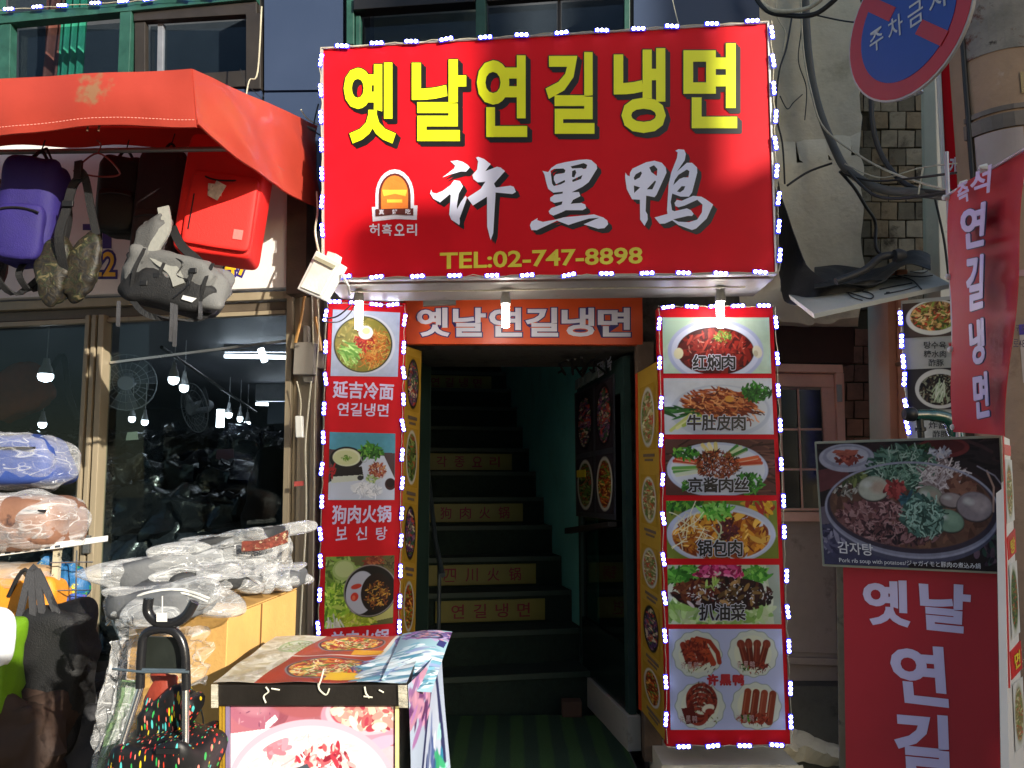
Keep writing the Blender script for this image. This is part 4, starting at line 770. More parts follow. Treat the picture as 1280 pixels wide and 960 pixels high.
# underside fittings of the sign
m = MB(); m.tube([BS.v(430, 357, -.12), BS.v(600, 355, -.13), BS.v(760, 353, -.11), BS.v(940, 351, -.12)], .004, 6); o = m.build('lamp_cable', CABLEW); tag(o, 'thin pale cable slung along the underside of the red sign', 'cable')
CFL = emit('lamp_glow', 'fff4ec', 24)
def cfl(px, y0, y1, label):
    pl = Plane(P(px, 350, 3.78), P(px + 50, 350, 3.78), P(px, 300, 3.78)); t = thing('hanging_bulb', label, 'lamp', pl.v(px, y0), 'bulbs hanging under the red sign')
    top = pl.v(px, y0 - 22); mid = pl.v(px, y0); bot = pl.v(px, y1); L_ = (mid - bot).length
    m = MB(); m.lathe(top, (0, 0, -1), [(0, .028), (.02, .03), (.03, .02), (.05, .022), (.07, .026), ((top - mid).length, .024)], 14); m.build('socket', mat('porcelain_socket', '8d8a82', .4), t)
    m = MB(); prof = [(0, .018)]
    for k in range(25): prof.append((.004 + (L_ - .008) * k / 24, .0195 if k % 2 else .0165))
    prof.append((L_, .006)); m.lathe(mid, (0, 0, -1), prof, 14); m.build('tube', CFL, t); return t
cfl(449, 377, 412, 'lit tube bulb hanging over the left menu strip under the red sign'); cfl(632, 380, 410, 'lit tube bulb hanging in front of the orange sign over the doorway'); cfl(900, 377, 410, 'lit tube bulb hanging over the right menu board')
# orange door sign
OS = vplane(505, 400, 4.15, 803, 400, 4.24)
osg = thing('door_sign', 'orange sign with white Korean letters outlined in blue over the doorway', 'sign', OS.v(655, 431))
m = MB(); m.prism(OS, [(504, 376), (803, 370), (804, 431), (508, 430)], -.05, 0); m.build('board', mat('orange_sign_paint', 'd8501e', .4, 0, .1, 3, .02), osg, bev=.003)
BLU = mat('blue_outline', '28206c', .4)
a_ = MB(); b_ = MB()
for i, ch in enumerate('옛날연길냉면'):
    q = (521 + i * 45.2, 385, 562 + i * 45.2, 421); letters(a_, OS, ch, q, .003, .062, .03); letters(b_, OS, ch, q, .006, .03, .03)
a_.build('letter_outline', BLU, osg); b_.build('lettering', WHITEL, osg)
m = MB(); m.prism(OS, [(529, 376), (570, 373), (570, 382), (529, 384)], .002, .03); m.build('driver_box', mat('grey_box', '77756c', .5), osg, bev=.003)
# ================================================================ left menu strip (turned towards the door)
LS = vplane(407, 500, 3.95, 502, 500, 4.07)
ls = thing('menu_strip', 'tall red menu strip left of the doorway with bowl and hotpot pictures', 'menu board', LS.v(450, 935))
m = MB(); m.prism(LS, [(411, 374), (508, 379), (497, 924), (394, 937)], -.05, 0); m.build('board', REDB, ls)
put_print(pic_noodle(), LS, [(416, 387), (500, 391), (497, 471), (413, 470)], .004, 'picture', ls)
put_print(pic_stew(), LS, [(412, 540), (494, 542), (493, 625), (410, 625)], .004, 'picture', ls)
put_print(pic_steamboat(), LS, [(407, 696), (493, 694), (491, 779), (405, 786)], .004, 'picture', ls)
m = MB()
letters(m, LS, '延吉冷面', [(417, 476), (492, 480), (491, 500), (416, 497)], .004, .0, fat=.55); letters(m, LS, '연길냉면', [(422, 503), (486, 505), (485, 521), (421, 520)], .004, .015)
letters(m, LS, '狗肉火锅', [(416, 632), (489, 632), (488, 652), (415, 655)], .004, .0, fat=.55)
for i, ch in enumerate('보신탕'): letters(m, LS, ch, [(420 + i * 25, 659), (434 + i * 25, 658), (433.5 + i * 25, 674), (419.5 + i * 25, 676)], .004, .015)
letters(m, LS, '羊肉火锅', [(414, 790), (486, 786), (485, 806), (413, 811)], .004, .0, fat=.55)
m.build('lettering', mat('lilac_lettering', 'c9bfe4', .4, 0, .04, 5, 0), ls)
led_string('white LED string round the left menu strip', LS, .008, [((408, 378, 503, 382), 4), ((505, 382, 496, 915), 15), ((408, 380, 394, 925), 14)], None)
# ================================================================ right menu board
RBp = vplane(822, 384, 3.92, 966, 384, 3.92)
rb = thing('menu_board', 'tall red menu board right of the doorway with six pictures of dishes', 'menu board', RBp.v(905, 932))
m = MB(); m.prism(RBp, [(822, 385), (966, 382), (988, 930), (833, 933)], -.06, 0); m.build('board', REDB, rb)
def rx(y, f, off=5): a = 822 + 11 * (y - 385) / 548 + off; b = 966 + 22 * (y - 383) / 547 - off; return a + (b - a) * f
def rq(y0, y1, off=5.5): return [(rx(y0, 0, off), y0), (rx(y0, 1, off), y0), (rx(y1, 1, off), y1), (rx(y1, 0, off), y1)]
for fn, y0, y1 in ((pic_braised, 397, 467), (pic_strips, 473, 543), (pic_shred, 549, 619), (pic_pork, 626, 698), (pic_veg, 706, 780), (pic_ducks, 786, 912)):
    put_print(fn(), RBp, rq(y0, y1), .004, 'picture', rb)
gl = MB(); bk = MB()
for s_, q in (('红焖肉', (865, 444, 919, 462)), ('牛肚皮肉', (858, 519, 932, 538)), ('京酱肉丝', (859, 597, 936, 615)), ('锅包肉', (871, 675, 928, 695)), ('扒油菜', (873, 755, 932, 775))):
    n = len(s_); wd = (q[2] - q[0]) / n
    for i, ch in enumerate(s_):
        qq = (q[0] + i * wd + .8, q[1], q[0] + (i + 1) * wd - .8, q[3]); letters(gl, RBp, ch, qq, .006, 0, 0, fat=1.5); letters(bk, RBp, ch, qq, .0075, .0, .0, fat=.5)
gl.build('letter_halo', mat('pale_halo', 'b8bcd0', .4, 0, 0, 5, 0), rb); bk.build('lettering', BLACKL, rb)
m = MB()
for i, ch in enumerate('许黑鸭'): letters(m, RBp, ch, (884 + i * 16, 843, 897 + i * 16, 856), .006, 0, 0, fat=.9)
m.build('lettering', mat('dark_red_lettering', 'a01024', .4), rb)
m = MB()
for cx, cy in ((863, 832), (933, 831), (861, 899), (932, 898)):
    for k in range(3): letters(m, RBp, '许黑鸭'[k], (cx - 12 + k * 8, cy - 5, cx - 6 + k * 8, cy + 4), .006, .01)
m.build('lettering', mat('faint_lettering', 'a88888', .4), rb)
led_string('white LED string round the tall right menu board', RBp, .008, [((822, 384, 967, 383), 5), ((968, 384, 989, 928), 12), ((833, 932, 988, 930), 4), ((823, 386, 833, 928), 11)], None)
# narrow yellow strips turned into the doorway
YP = mat('yellow_strip_print', 'b8902e', .45, 0, .1, 5, .02)
def ystrip(label, pl, q, cells, name='side_menu_strip'):
    t = thing(name, label, 'menu strip', pl.v((q[3][0] + q[2][0]) / 2, q[2][1]), 'yellow menu strips inside the doorway')
    m = MB(); m.prism(pl, q, -.02, 0); m.build('board', YP, t)
    for i, (k, f0, f1) in enumerate(cells):
        def pt(u, v): return tuple(quad_uv(q, np.array(u), np.array(v)).tolist())
        put_print(pic_mini(k, 22, 60, 60 + i, 'b8902e'), pl, [pt(.12, f0), pt(.88, f0), pt(.88, f1), pt(.12, f1)], .003, 'picture', t)
        m = MB()
        a, b, c, d = pt(.25, f1 + .012), pt(.8, f1 + .012), pt(.8, f1 + .035), pt(.25, f1 + .035); m.prism(pl, [a, b, pt(.8, f1 + .02), pt(.25, f1 + .02)], .001, .003); m.build('caption_line', mat('grey_lettering', '6a5a50', .5), t); m = MB(); m.prism(pl, [pt(.32, f1 + .026), pt(.72, f1 + .026), pt(.72, f1 + .032), pt(.32, f1 + .032)], .001, .003); m.build('caption_line', mat('grey_lettering', '6a5a50', .5), t)
    return t
YL = vplane(504, 600, 4.11, 527, 600, 4.34)
ystrip('yellow menu strip on the left inside of the doorway with dark dish pictures', YL, [(506, 432), (527, 439), (515, 960), (498, 960)], [('d', .02, .15), ('c', .19, .33), ('d', .37, .51), ('b', .55, .68), ('a', .72, .86)])
YR = vplane(822, 600, 3.97, 800, 600, 4.22)
ystrip('yellow menu strip on the right inside of the doorway with pale dish pictures', YR, [(797, 466), (821, 452), (831, 926), (802, 888)], [('a', .05, .23), ('a', .30, .44), ('a', .5, .62), ('d', .66, .8), ('b', .84, .95)])
m = MB(); m.prism(YR, [(795, 468), (797, 466), (802, 888), (799, 886)], -.03, .004); o = m.build('orange_edging', mat('orange_edge', 'd0441c', .5)); tag(o, 'thin orange edging down the side of the right yellow menu strip', 'edging')
# yellow labels on the stair risers
for k, s_, u0, u1, lab in ((2, '연길냉면', .05, .82, 'lowest yellow stair label with red Korean letters'), (3, '四川火锅', .02, .82, 'second yellow stair label from the bottom, red characters'), (5, '狗肉火锅', .05, .84, 'yellow stair label with four red characters on the middle riser'), (7, '각종요리', .07, .86, 'brighter yellow stair label with Korean letters, fourth from the bottom'), (11, '연길냉면', .12, .86, 'dimmest yellow stair label, highest on the stairs')):
    z0 = .1 + RISE * k; v0 = .29 * k - .018; pl = Plane(sp(0, v0, z0), sp(1, v0, z0), sp(0, v0, z0 + .1))
    t = thing('stair_label', lab, 'sign', sp((u0 + u1) / 2, v0, z0), 'yellow labels on the stair risers')
    m = MB(); a = sp(u0 + .04, v0, z0 + .02); b = sp(u1 + .04, v0, z0 + .02); nn = -AX * .012; up = V3((0, 0, .145))
    m.hexa([a, b, b + nn, a + nn], [a + up, b + up, b + nn + up, a + nn + up]); m.build('plate', mat('yellow_green_plate', '6c661a', .5, 0, .1, 6), t, bev=.002)
    m = MB()
    for i, ch in enumerate(s_):
        v, f = glyph(ch, .012); lo, hi = v.min(0), v.max(0); cx = u0 + .04 + (u1 - u0) * (.2 + .6 * i / 3)
        pts = [sp(cx - .045 + .09 * (x - lo[0]) / (hi[0] - lo[0]), v0 - .0135, z0 + .045 + .095 * (y - lo[1]) / (hi[1] - lo[1])) for x, y in v]; m.seg.append((len(m.v), len(m.f))); m.add(pts, f)
    m.build('lettering', mat('deep_red_lettering', '701018'), t)
m = MB(); m.tube([sp(.06, -.2, .95), sp(.06, .3, 1.12), sp(.06, 3.6, 1.12 + 3.3 * RISE / .29)], .016, 8); m.tube([sp(.06, .0, .1), sp(.06, 0, 1.0)], .012, 8); o = m.build('handrail', mat('dull_rail', '4a5458', .5, .3)); tag(o, 'thin metal handrail up the left side of the dark stairs', 'handrail')
# ================================================================ glass partition right inside the door
A0 = V3((.64, 4.42, 0)); A1 = V3((.47, 5.5, 0)); gp = thing('glass_partition', 'green framed glass partition with dark lower panel right inside the doorway', 'partition', (A0 + A1) / 2 + V3((0, 0, .1)))
GPl = Plane(A0, A1, A0 + V3((0, 0, 1))); DGF = mat('dark_green_frame', '28403a', .5, .1, .2, 6, .05)
def gbar(v0, v1, z0, z1, w_, name, mt):
    a = A0 + (A1 - A0) * v0; b = A0 + (A1 - A0) * v1; n = V3(GPl.n) * w_; m = MB()
    m.hexa([a + V3((0, 0, z0)) - n, b + V3((0, 0, z0)) - n, b + V3((0, 0, z0)) + n, a + V3((0, 0, z0)) + n], [a + V3((0, 0, z1)) - n, b + V3((0, 0, z1)) - n, b + V3((0, 0, z1)) + n, a + V3((0, 0, z1)) + n]); return m.build(name, mt, gp)
gbar(0, .06, .28, 2.2, .02, 'frame', DGF); gbar(.94, 1, .28, 2.2, .02, 'frame', DGF); gbar(.06, .94, 2.0, 2.2, .019, 'frame', DGF); gbar(.06, .94, .28, .62, .018, 'kick_panel', mat('black_green_panel', '10201c', .2)); gbar(.06, .94, .62, 2.0, .004, 'pane', glass('greenish_glass', (.35, .5, .47), .8, .03))
gbar(-.02, 1.02, .1, .275, .035, 'threshold', mat('white_threshold', 'aaa79c', .6, 0, .1, 6, .1, dirt=[('5a564c', 6, .6, .2)]))
# poster of dishes on the partition
ps = thing('dish_poster', 'poster of four dark dishes stuck on the glass partition', 'poster', GPl.v(750, 650))
m = MB(); pq = [(723, 492), (773, 467), (775, 650), (725, 645)]; m.prism(GPl, pq, .022, .028); m.build('sheet', mat('poster_sheet', '3a3a40', .4), ps)
for i, (u0, u1, v0, v1, k) in enumerate(((.04, .47, .02, .5, 'd'), (.53, .97, .02, .5, 'd'), (.04, .47, .54, .96, 'c'), (.53, .97, .54, .96, 'b'))):
    def pt(u, v): return tuple(quad_uv(pq, np.array(u), np.array(v)).tolist())
    put_print(pic_mini(k, 24, 90, 80 + i, '3a3238'), GPl, [pt(u0, v0), pt(u1, v0), pt(u1, v1), pt(u0, v1)], .031, 'picture', ps)
m = MB(); m.prism(GPl, [(727, 588), (738, 587), (738, 596), (727, 597)], .03, .034); m.build('price_tag', mat('yellow_tag', 'd8c020', .5), ps)
m = MB(); m.prism(GPl, [(718, 660), (775, 652), (775, 658), (718, 667)], .02, .07); o = m.build('ledge', DARK); tag(o, 'narrow dark ledge under the dish poster', 'ledge')
pt_ = MB()
for i in range(7): pt_.prism(GPl, [(724 + i * 5.4, 476 - i * 3.4), (728.6 + i * 5.4, 473 - i * 3.4), (728.6 + i * 5.4, 484 - i * 3), (724 + i * 5.4, 488 - i * 3)], .022, .03)
o = pt_.build('fringe', mat('grey_fringe', '8a9896', .6)); tag(o, 'pale grey fringe strip over the poster inside the doorway', 'trim')
m = MB(); letters(m, GPl, '면옥', [(753, 452), (772, 440), (772, 462), (753, 474)], .034, .03); o = m.build('small_lettering', WHITEL); tag(o, 'white letters at the top of the partition inside the doorway', 'lettering')
m = MB(); m.box(.30, 5.0, .1, .42, 5.1, .19); o = m.build('wooden_block', mat('brown_block', '4a3428', .8), bev=.006); tag(o, 'small brown block lying at the foot of the stairs', 'block')
m = MB()
for k in range(6):
    pts = [V3((.30 + .05 * k + rnd.uniform(-.03, .03), 4.45 + .12 * j, 2.2 - .03 * rnd.random() - (.05 if j == 2 else 0))) for j in range(5)]; m.tube(pts, .007, 5)
o = m.build('cable_bundle', CABLE); tag(o, 'tangle of cables under the ceiling just inside the doorway', 'cables')
# ================================================================ red awning over the bag shop
AWN = mat('red_tarpaulin', 'b84434', .5, 0, .1, 3, .06, 60, coat=.1, dirt=[('b86a50', 2.2, .6, .2)])
def awning_nodes():        # a dirty patch on the cloth, and daylight glowing through it
    N = AWN.node_tree.nodes; L = AWN.node_tree.links; b = N['Principled BSDF']; src = b.inputs['Base Color'].links[0].from_socket
    g = N.new('ShaderNodeNewGeometry'); d = N.new('ShaderNodeVectorMath'); d.operation = 'DISTANCE'; d.inputs[1].default_value = P(122, 116, 2.82); L.new(g.outputs['Position'], d.inputs[0])
    n = N.new('ShaderNodeTexNoise'); n.inputs['Scale'].default_value = 30; n.inputs['Detail'].default_value = 6; L.new(g.outputs['Position'], n.inputs['Vector'])
    a = N.new('ShaderNodeMath'); a.operation = 'MULTIPLY_ADD'; a.inputs[1].default_value = .16; L.new(n.outputs[0], a.inputs[0]); L.new(d.outputs['Value'], a.inputs[2])
    r = N.new('ShaderNodeMapRange'); r.inputs[1].default_value = .15; r.inputs[2].default_value = .115; r.inputs[4].default_value = .75; L.new(a.outputs[0], r.inputs[0])
    x = N.new('ShaderNodeMix'); x.data_type = 'RGBA'; x.inputs[7].default_value = (*lin('8a7a58'), 1); L.new(r.outputs[0], x.inputs[0]); L.new(src, x.inputs[6]); L.new(x.outputs[2], b.inputs['Base Color'])
    t = N.new('ShaderNodeBsdfTranslucent'); t.inputs[0].default_value = (*lin('d83020'), 1); ms = N.new('ShaderNodeMixShader'); ms.inputs[0].default_value = .3
    L.new(b.outputs[0], ms.inputs[1]); L.new(t.outputs[0], ms.inputs[2]); L.new(ms.outputs[0], N['Material Output'].inputs[0])
awning_nodes()
C0 = P(240, 87, 2.78); C1 = P(247, 157, 2.78); L0 = P(-420, 118, 2.95); L1 = P(-420, 181, 2.95); W0 = P(398, 158, 3.98); W1 = P(398, 262, 3.98)
aw = thing('awning', 'faded red tarpaulin awning with a dirty patch over the hanging bags', 'awning', (C0 + W0) / 2)
m = MB()
def wrinkle(p, a=.012): return V3((noise.noise(p * 2.3) * a, noise.noise(p * 2.9 + V3((9, 2, 1))) * a, noise.noise(p * 1.7) * a * .5))
def vfront(u, v):
    t = L0.lerp(C0, u); b = L1.lerp(C1, u) + V3((0, 0, .012 * math.sin(u * 17))); p = t.lerp(b, v)
    fold = .012 * math.exp(-((u - .985) / .02) ** 2) - .012 * math.sin(v * 3.1)
    k = min((1 - u) * 12, 1); return p + wrinkle(p, .014) + k * V3((0, -.018 * math.sin(v * math.pi) - .02 * v * noise.noise(V3((u * 14, 0, 4))), 0))
m.grid(vfront, 120, 12, th=.003); m.build('front_valance', AWN, aw)
m = MB()
def vside(u, v):
    t = C0.lerp(W0, u); b = C1.lerp(W1, u); b = b + V3((0, 0, -.03 * math.sin(u * math.pi))); p = t.lerp(b, v)
    q = u - v * .35; f = .016 * math.sin(q * 11 + 1) * math.sin(v * 2.4 + .4) + .010 * noise.noise(V3((q * 7, v * 2, 2)))
    k = min(u * 10, 1); return p + wrinkle(p, .014) + V3((f, f * .4, 0)) * k
m.grid(vside, 70, 22, th=.003); m.build('side_valance', AWN, aw)
m = MB(); m.grid(lambda u, v: vfront(u, .88 + .115 * v) + V3((0, -.004, 0)), 120, 2, th=.002); m.build('hem', AWN, aw)
m = MB(); m.grid(lambda u, v: vside(u, .90 + .095 * v) + V3((.005, -.003, 0)), 70, 2, th=.002); m.build('hem', AWN, aw)
m = MB()
for s_ in range(70):
    a = vfront(.55 + .45 * s_ / 70, .87) + V3((0, -.003, 0)); b = vfront(.55 + .45 * (s_ + .55) / 70, .87) + V3((0, -.003, 0)); m.tube([a, b], .0016, 4)
o = m.build('stitching', mat('pale_red_thread', 'e09a8c', .6), aw)
m = MB()
R0 = P(-420, 40, 4.28); Wt = W0 + V3((-.02, 0, 0)); Rw = V3((L0.x - .1, 4.0, Wt.z + .0))
m.grid(lambda u, v: (L0.lerp(C0, u)).lerp(Rw.lerp(Wt + V3((0, .02, 0)), u), v) + V3((0, 0, -.03 * math.sin(v * math.pi) * (1 + .3 * math.sin(u * 20)) * min(1, (1 - u) * 6))), 60, 14, th=.003); m.build('roof_sheet', AWN, aw)
m = MB(); La = V3((L0.x - .1, 3.97, W0.z - .004)); m.grid(lambda u, v: La.lerp(V3((W0.x - .03, 3.97, La.z)), u) - V3((0, 0, (La.z - P(0, 186, 4.0).z) * v)) + V3((0, .02 * math.sin(u * 30), 0)), 60, 4, th=.003); m.build('back_lining', AWN, aw)
m = MB(); m.tube([L1 + V3((0, .03, .05)), C1 + V3((-.02, .03, .05)), W1 + V3((-.02, 0, .1))], .013, 8); m.tube([L0 + V3((0, .06, -.03)), C0 + V3((-.02, .06, -.03)), W0 + V3((-.02, -.02, -.03))], .013, 8); m.build('frame_tube', mat('rail_steel', '8a8880', .45, .7), aw)
m = MB()
for x in (112, 126): p = P(x, 158, 2.84); m.lathe(p + V3((0, -.02, 0)), (0, -1, 0), [(0, .006), (.01, .007), (.014, .002)], 8); m.tube([p + V3((0, -.01, 0)), p + V3((0, -.014, -.025))], .004, 6)
m.build('eyelet', RUST, aw)
st_ = Plane(C0, L0, L1); m = MB()
for k in range(60):
    x = 122 + rnd.gauss(0, 14); y = 118 + rnd.gauss(0, 8) ; r = rnd.uniform(.8, 2.6)
# hanging rail under the awning
m = MB(); m.tube([P(-420, 196, 3.35), P(300, 186, 3.3)], .012, 8); o = m.build('hanging_rail', mat('rail_steel', '8a8880')); tag(o, 'thin metal rail under the red awning that the bags hang from', 'rail')
# ---- bags
NAV = mat('purple_nylon', '1a0c5a', .75, 0, .15, 10, .25, 220); RDF = mat('red_canvas', 'd81c14', .65, 0, .08, 8, .2, 260); BLK = mat('black_nylon', '0e0e10', .7, 0, .25, 10, .3, 200)
GRY = mat('grey_nylon', '5f5f5e', .65, 0, .12, 10, .3, 200); DGY = mat('charcoal_nylon', '38383b', .7, 0, .2, 10, .3, 200); BRB = mat('brown_black_nylon', '2a1c20', .75, 0, .25, 10, .3, 200)
def strap(mb, pts, wd, th=.004, up=None):
    pts = [V3(p) for p in pts]; up = V3(up) if up is not None else V3((1, 0, 0)); n = len(pts); vs = []
    for i, p in enumerate(pts):
        t = (pts[min(i + 1, n - 1)] - pts[max(i - 1, 0)]).normalized(); s = (up - t * up.dot(t)).normalized(); q = t.cross(s) * th
        vs += [p - s * wd / 2 - q, p + s * wd / 2 - q, p + s * wd / 2 + q, p - s * wd / 2 + q]
    fs = [(0, 1, 2, 3), tuple(range(4 * n - 4, 4 * n))[::-1]]
    for i in range(n - 1):
        for k in range(4): fs.append((i * 4 + k, (i + 1) * 4 + k, (i + 1) * 4 + (k + 1) % 4, i * 4 + (k + 1) % 4))
    mb.add(vs, fs); return mb
def curve(pts, n=6):      # Catmull-Rom through the points
    pts = [V3(p) for p in pts]; q = [pts[0]] + pts + [pts[-1]]; out = []
    for i in range(1, len(q) - 2):
        for k in range(n):
            t = k / n; a, b, c, d = q[i - 1], q[i], q[i + 1], q[i + 2]
            out.append(.5 * ((2 * b) + (c - a) * t + (2 * a - 5 * b + 4 * c - d) * t * t + (3 * b - a - 3 * c + d) * t ** 3))
    return out + [pts[-1]]
HG = 'bags hanging under the red awning'
def body_axes(c, dx, dz, dy, rot=0, yaw=0):
    M = Matrix.Rotation(yaw, 3, 'Z') @ Matrix.Rotation(rot, 3, 'Y'); return [M @ V3((dx, 0, 0)), M @ V3((0, dy, 0)), M @ V3((0, 0, dz))]
def backpack(label, px0, py0, px1, py1, d, m1, m2, rot=0, yaw=.1, pocket=.5, strapcol=None, hook=True, seed=1):
    c = P((px0 + px1) / 2, (py0 + py1) / 2, d); w_ = (px1 - px0) / 1000 * d / 2; h = (py1 - py0) / 1000 * d / 2; t = thing('backpack', label, 'backpack', c - V3((0, 0, h)), HG)
    A = body_axes(c, w_, h, .10, rot, yaw); nf = -A[1].normalized(); U = A[0].normalized(); Z = A[2].normalized()
    m = MB(); m.sq(c, A, .35, .45, .02, 7, seed, 36, 26, .5); m.build('body', m1, t)
    if pocket:
        pc = c + nf * .085 - Z * h * (.98 - pocket); m = MB(); m.sq(pc, [A[0] * .8, A[1] * .45, A[2] * pocket], .3, .4, .015, 9, seed + 3, 30, 20, .4); pk = m.build('front_pocket', m2, t)
        m = MB(); zz = [pc + nf * .05 + U * (x * w_ * .66) + Z * h * pocket * (.62 + .12 * (1 - x * x)) for x in np.linspace(-1, 1, 9)]; m.tube(zz, .004, 5); m.build('zip', BLACKP, pk)
    m = MB(); m.tube(curve([c + Z * h * .96 - U * .04, c + Z * (h + .05), c + Z * h * .96 + U * .04]), .007, 6)
    if hook: m.tube([c + Z * (h + .045), c + Z * (h + .10) + U * .01], .003, 5)
    m.build('top_loop', BLK, t)
    m = MB()
    for sgn in (-1, 1): strap(m, curve([c + A[0] * sgn * .8 - nf * .05 + Z * h * .6, c + A[0] * sgn * 1.12 - nf * .03, c + A[0] * sgn * .98 - Z * h * .8 - nf * .02, c + A[0] * sgn * .9 - Z * h * 1.05]), .03, .004, (0, 1, 0))
    m.build('strap', BLK if strapcol is None else strapcol, t); return t, c, A, nf, U, Z
# purple backpack
t, c, A, nf, U, Z = backpack('purple backpack hanging at the far left under the awning', 6, 198, 78, 338, 3.2, NAV, NAV, .04, .15, .52, seed=2)
m = MB()
for k in range(3): strap(m, curve([c + U * (-.09 + .08 * k) - Z * .2, c + U * (-.1 + .09 * k) - Z * .27 + nf * .04, c + U * (-.03 + .06 * k) - Z * (.34 - .02 * k), c + U * (.08 + .02 * k) - Z * .23]), .025)
m.build('lower_strap', BLK, t)
m = MB()
for sg in (-1, 1): m.tube([c + U * sg * .07 + Z * .2 + nf * .02, c + U * .02 + Z * .29], .005, 6)
m.build('hanging_cord', BLK, t)
backpack('dark maroon backpack cut by the left edge of the photo under the awning', -60, 215, 2, 365, 3.25, mat('maroon_nylon', '4a1418', .7), mat('maroon_nylon', '4a1418'), 0, .1, .4, seed=5)
backpack('small black backpack with a red mark hanging behind the grey one', 126, 196, 182, 300, 3.62, BLK, BLK, 0, .2, .5, seed=6)
t, c, A, nf, U, Z = backpack('tall dark brown backpack hanging between the small black and the red bag', 172, 186, 238, 345, 3.6, BRB, BRB, .05, .1, .45, seed=8)
# red square bag
c = P(282, 254, 3.5); t = thing('red_bag', 'large red square backpack with a paper tag, half in sun', 'backpack', c - V3((0, 0, .26)), HG)
M_ = Matrix.Rotation(.11, 3, 'Y') @ Matrix.Identity(3); M_ = Matrix.Rotation(.12, 3, 'Z') @ M_; A = [M_ @ V3((.172, 0, 0)), M_ @ V3((0, .11, 0)), M_ @ V3((0, 0, .272))]
U, Z = A[0].normalized(), A[2].normalized(); nf = -A[1].normalized()
m = MB(); m.sq(c, A, .16, .18, .006, 5, 3, 48, 34); m.build('body', RDF, t)
m = MB(); m.sq(c + nf * .10 - Z * .075 + U * .018, [A[0] * .84, A[1] * .3, A[2] * .62], .14, .16, .006, 6, 5, 44, 28); pk = m.build('front_pocket', RDF, t)
m = MB()
for sg in (-1, 1): m.tube([c + U * (.018 + sg * .128) + nf * .128 + Z * z_ for z_ in np.linspace(-.21, .06, 8)], .0035, 5)
m.tube([c + U * x + nf * .128 + Z * .068 for x in np.linspace(-.11, .145, 8)], .004, 5); m.build('piping', mat('dark_red_piping', '8a0f0c', .5), pk)
m = MB(); m.obox(c + U * .11 + nf * .136 - Z * .175, U * .02, nf * .001, Z * .022); m.build('patch', mat('pink_patch', 'c06a64', .6), pk)
m = MB(); m.tube([c - U * .10 + nf * .135 - Z * (.02 + .16 * k / 8) for k in range(9)], .003, 5); m.build('zip', BLACKP, pk)
m = MB(); m.tube(curve([c - U * .11 + Z * .09 + nf * .1, c - U * .02 + Z * .05 + nf * .15, c + U * .09 + Z * .075 + nf * .12]), .004, 5); m.build('tag_cord', BLK, t)
tg = MB(); T0 = c + U * .0 + nf * .16 - Z * .0; R_ = Matrix.Rotation(.5, 3, 'Y'); tg.obox(T0, R_ @ V3((.024, 0, 0)), V3((0, .0015, 0)), R_ @ V3((0, 0, .038))); tg.obox(T0 + V3((-.012, .006, .006)), Matrix.Rotation(.1, 3, 'Y') @ V3((.03, 0, 0)), V3((0, .001, 0)), V3((0, 0, .026))); tg_ = tg.build('paper_tag', mat('tag_paper', 'c9c4b8', .5, 0, .3, 40, .1, dirt=[('5a4a3a', 30, .55, .1)]), t)
m = MB(); m.tube([c + Z * .23, c + Z * .31], .005, 6); m.build('hanging_cord', BLK, t)
# grey hiking bag (waist bag) hanging low
c = P(222, 352, 3.16); t = thing('grey_hiking_bag', 'grey hiking backpack with black buckled straps hanging lowest under the awning', 'backpack', c - V3((0, 0, .2)), HG)
Mx = Matrix.Rotation(.22, 3, 'Y'); A = [Mx @ V3((.205, 0, 0)), V3((0, .09, 0)), Mx @ V3((0, 0, .105))]; U, Z = A[0].normalized(), A[2].normalized(); nf = V3((0, -1, 0))
m = MB(); m.sq(c, A, .45, .5, .04, 7, 4, 44, 28, .8); m.build('body', GRY, t)
m = MB(); m.sq(c - Z * .05 + U * .0 + V3((0, -.004, 0)), [A[0] * 1.0, A[1] * 1.0, A[2] * .7], .5, .5, .03, 7, 9, 36, 20, .5); m.build('base', BLK, t)
m = MB(); m.sq(c + V3((-.12, -.02, .16)), [V3((.055, 0, .01)), V3((0, .05, 0)), V3((.03, 0, .12))], .6, .6, .05, 9, 12, 28, 22, .9); m.build('side_pocket', mat('mid_grey_nylon', '454545', .65, 0, .15, 10, .3, 200), t)
m = MB(); strap(m, curve([c + V3((-.06, -.03, .30)), c + V3((-.035, -.06, .2)), c + V3((-.07, -.07, .1)), c + V3((.02, -.09, .02)), c + V3((.05, -.1, -.04))]), .045, .006); m.build('shoulder_strap', mat('pale_grey_strap', '85857f', .6, 0, .1, 10, .2), t)
m = MB(); strap(m, curve([c + V3((-.05, .04, .24)), c + V3((.02, -.02, .14)), c + V3((.12, -.05, .05)), c + V3((.17, -.04, -.05))]), .035, .005); strap(m, curve([c + V3((-.19, 0, .12)), c + V3((-.2, -.03, .0)), c + V3((-.1, -.08, -.14)), c + V3((.02, -.07, -.17)), c + V3((.13, -.03, -.15)), c + V3((.19, 0, -.02))]), .022, .004); m.build('waist_strap', BLK, t)
m = MB()
for x, l in ((-.19, .08), (.02, .14), (.035, .16), (.13, .05)): strap(m, [c + V3((x, -.085, -.10)), c + V3((x + .004, -.09, -.12 - l * .6)), c + V3((x, -.08, -.12 - l))], .014, .003)
m.build('webbing', DGY, t)
for q_ in ((-.13, .02), (-.03, -.01), (.09, -.04), (.15, -.02)):
    m = MB(); strap(m, curve([c + U * q_[0] + Z * .09 - V3((0, .07, 0)), c + U * q_[0] - V3((0, .098, 0)), c + U * q_[0] - Z * .09 - V3((0, .08, 0))]), .013, .003); m.build('webbing', BLK, t)
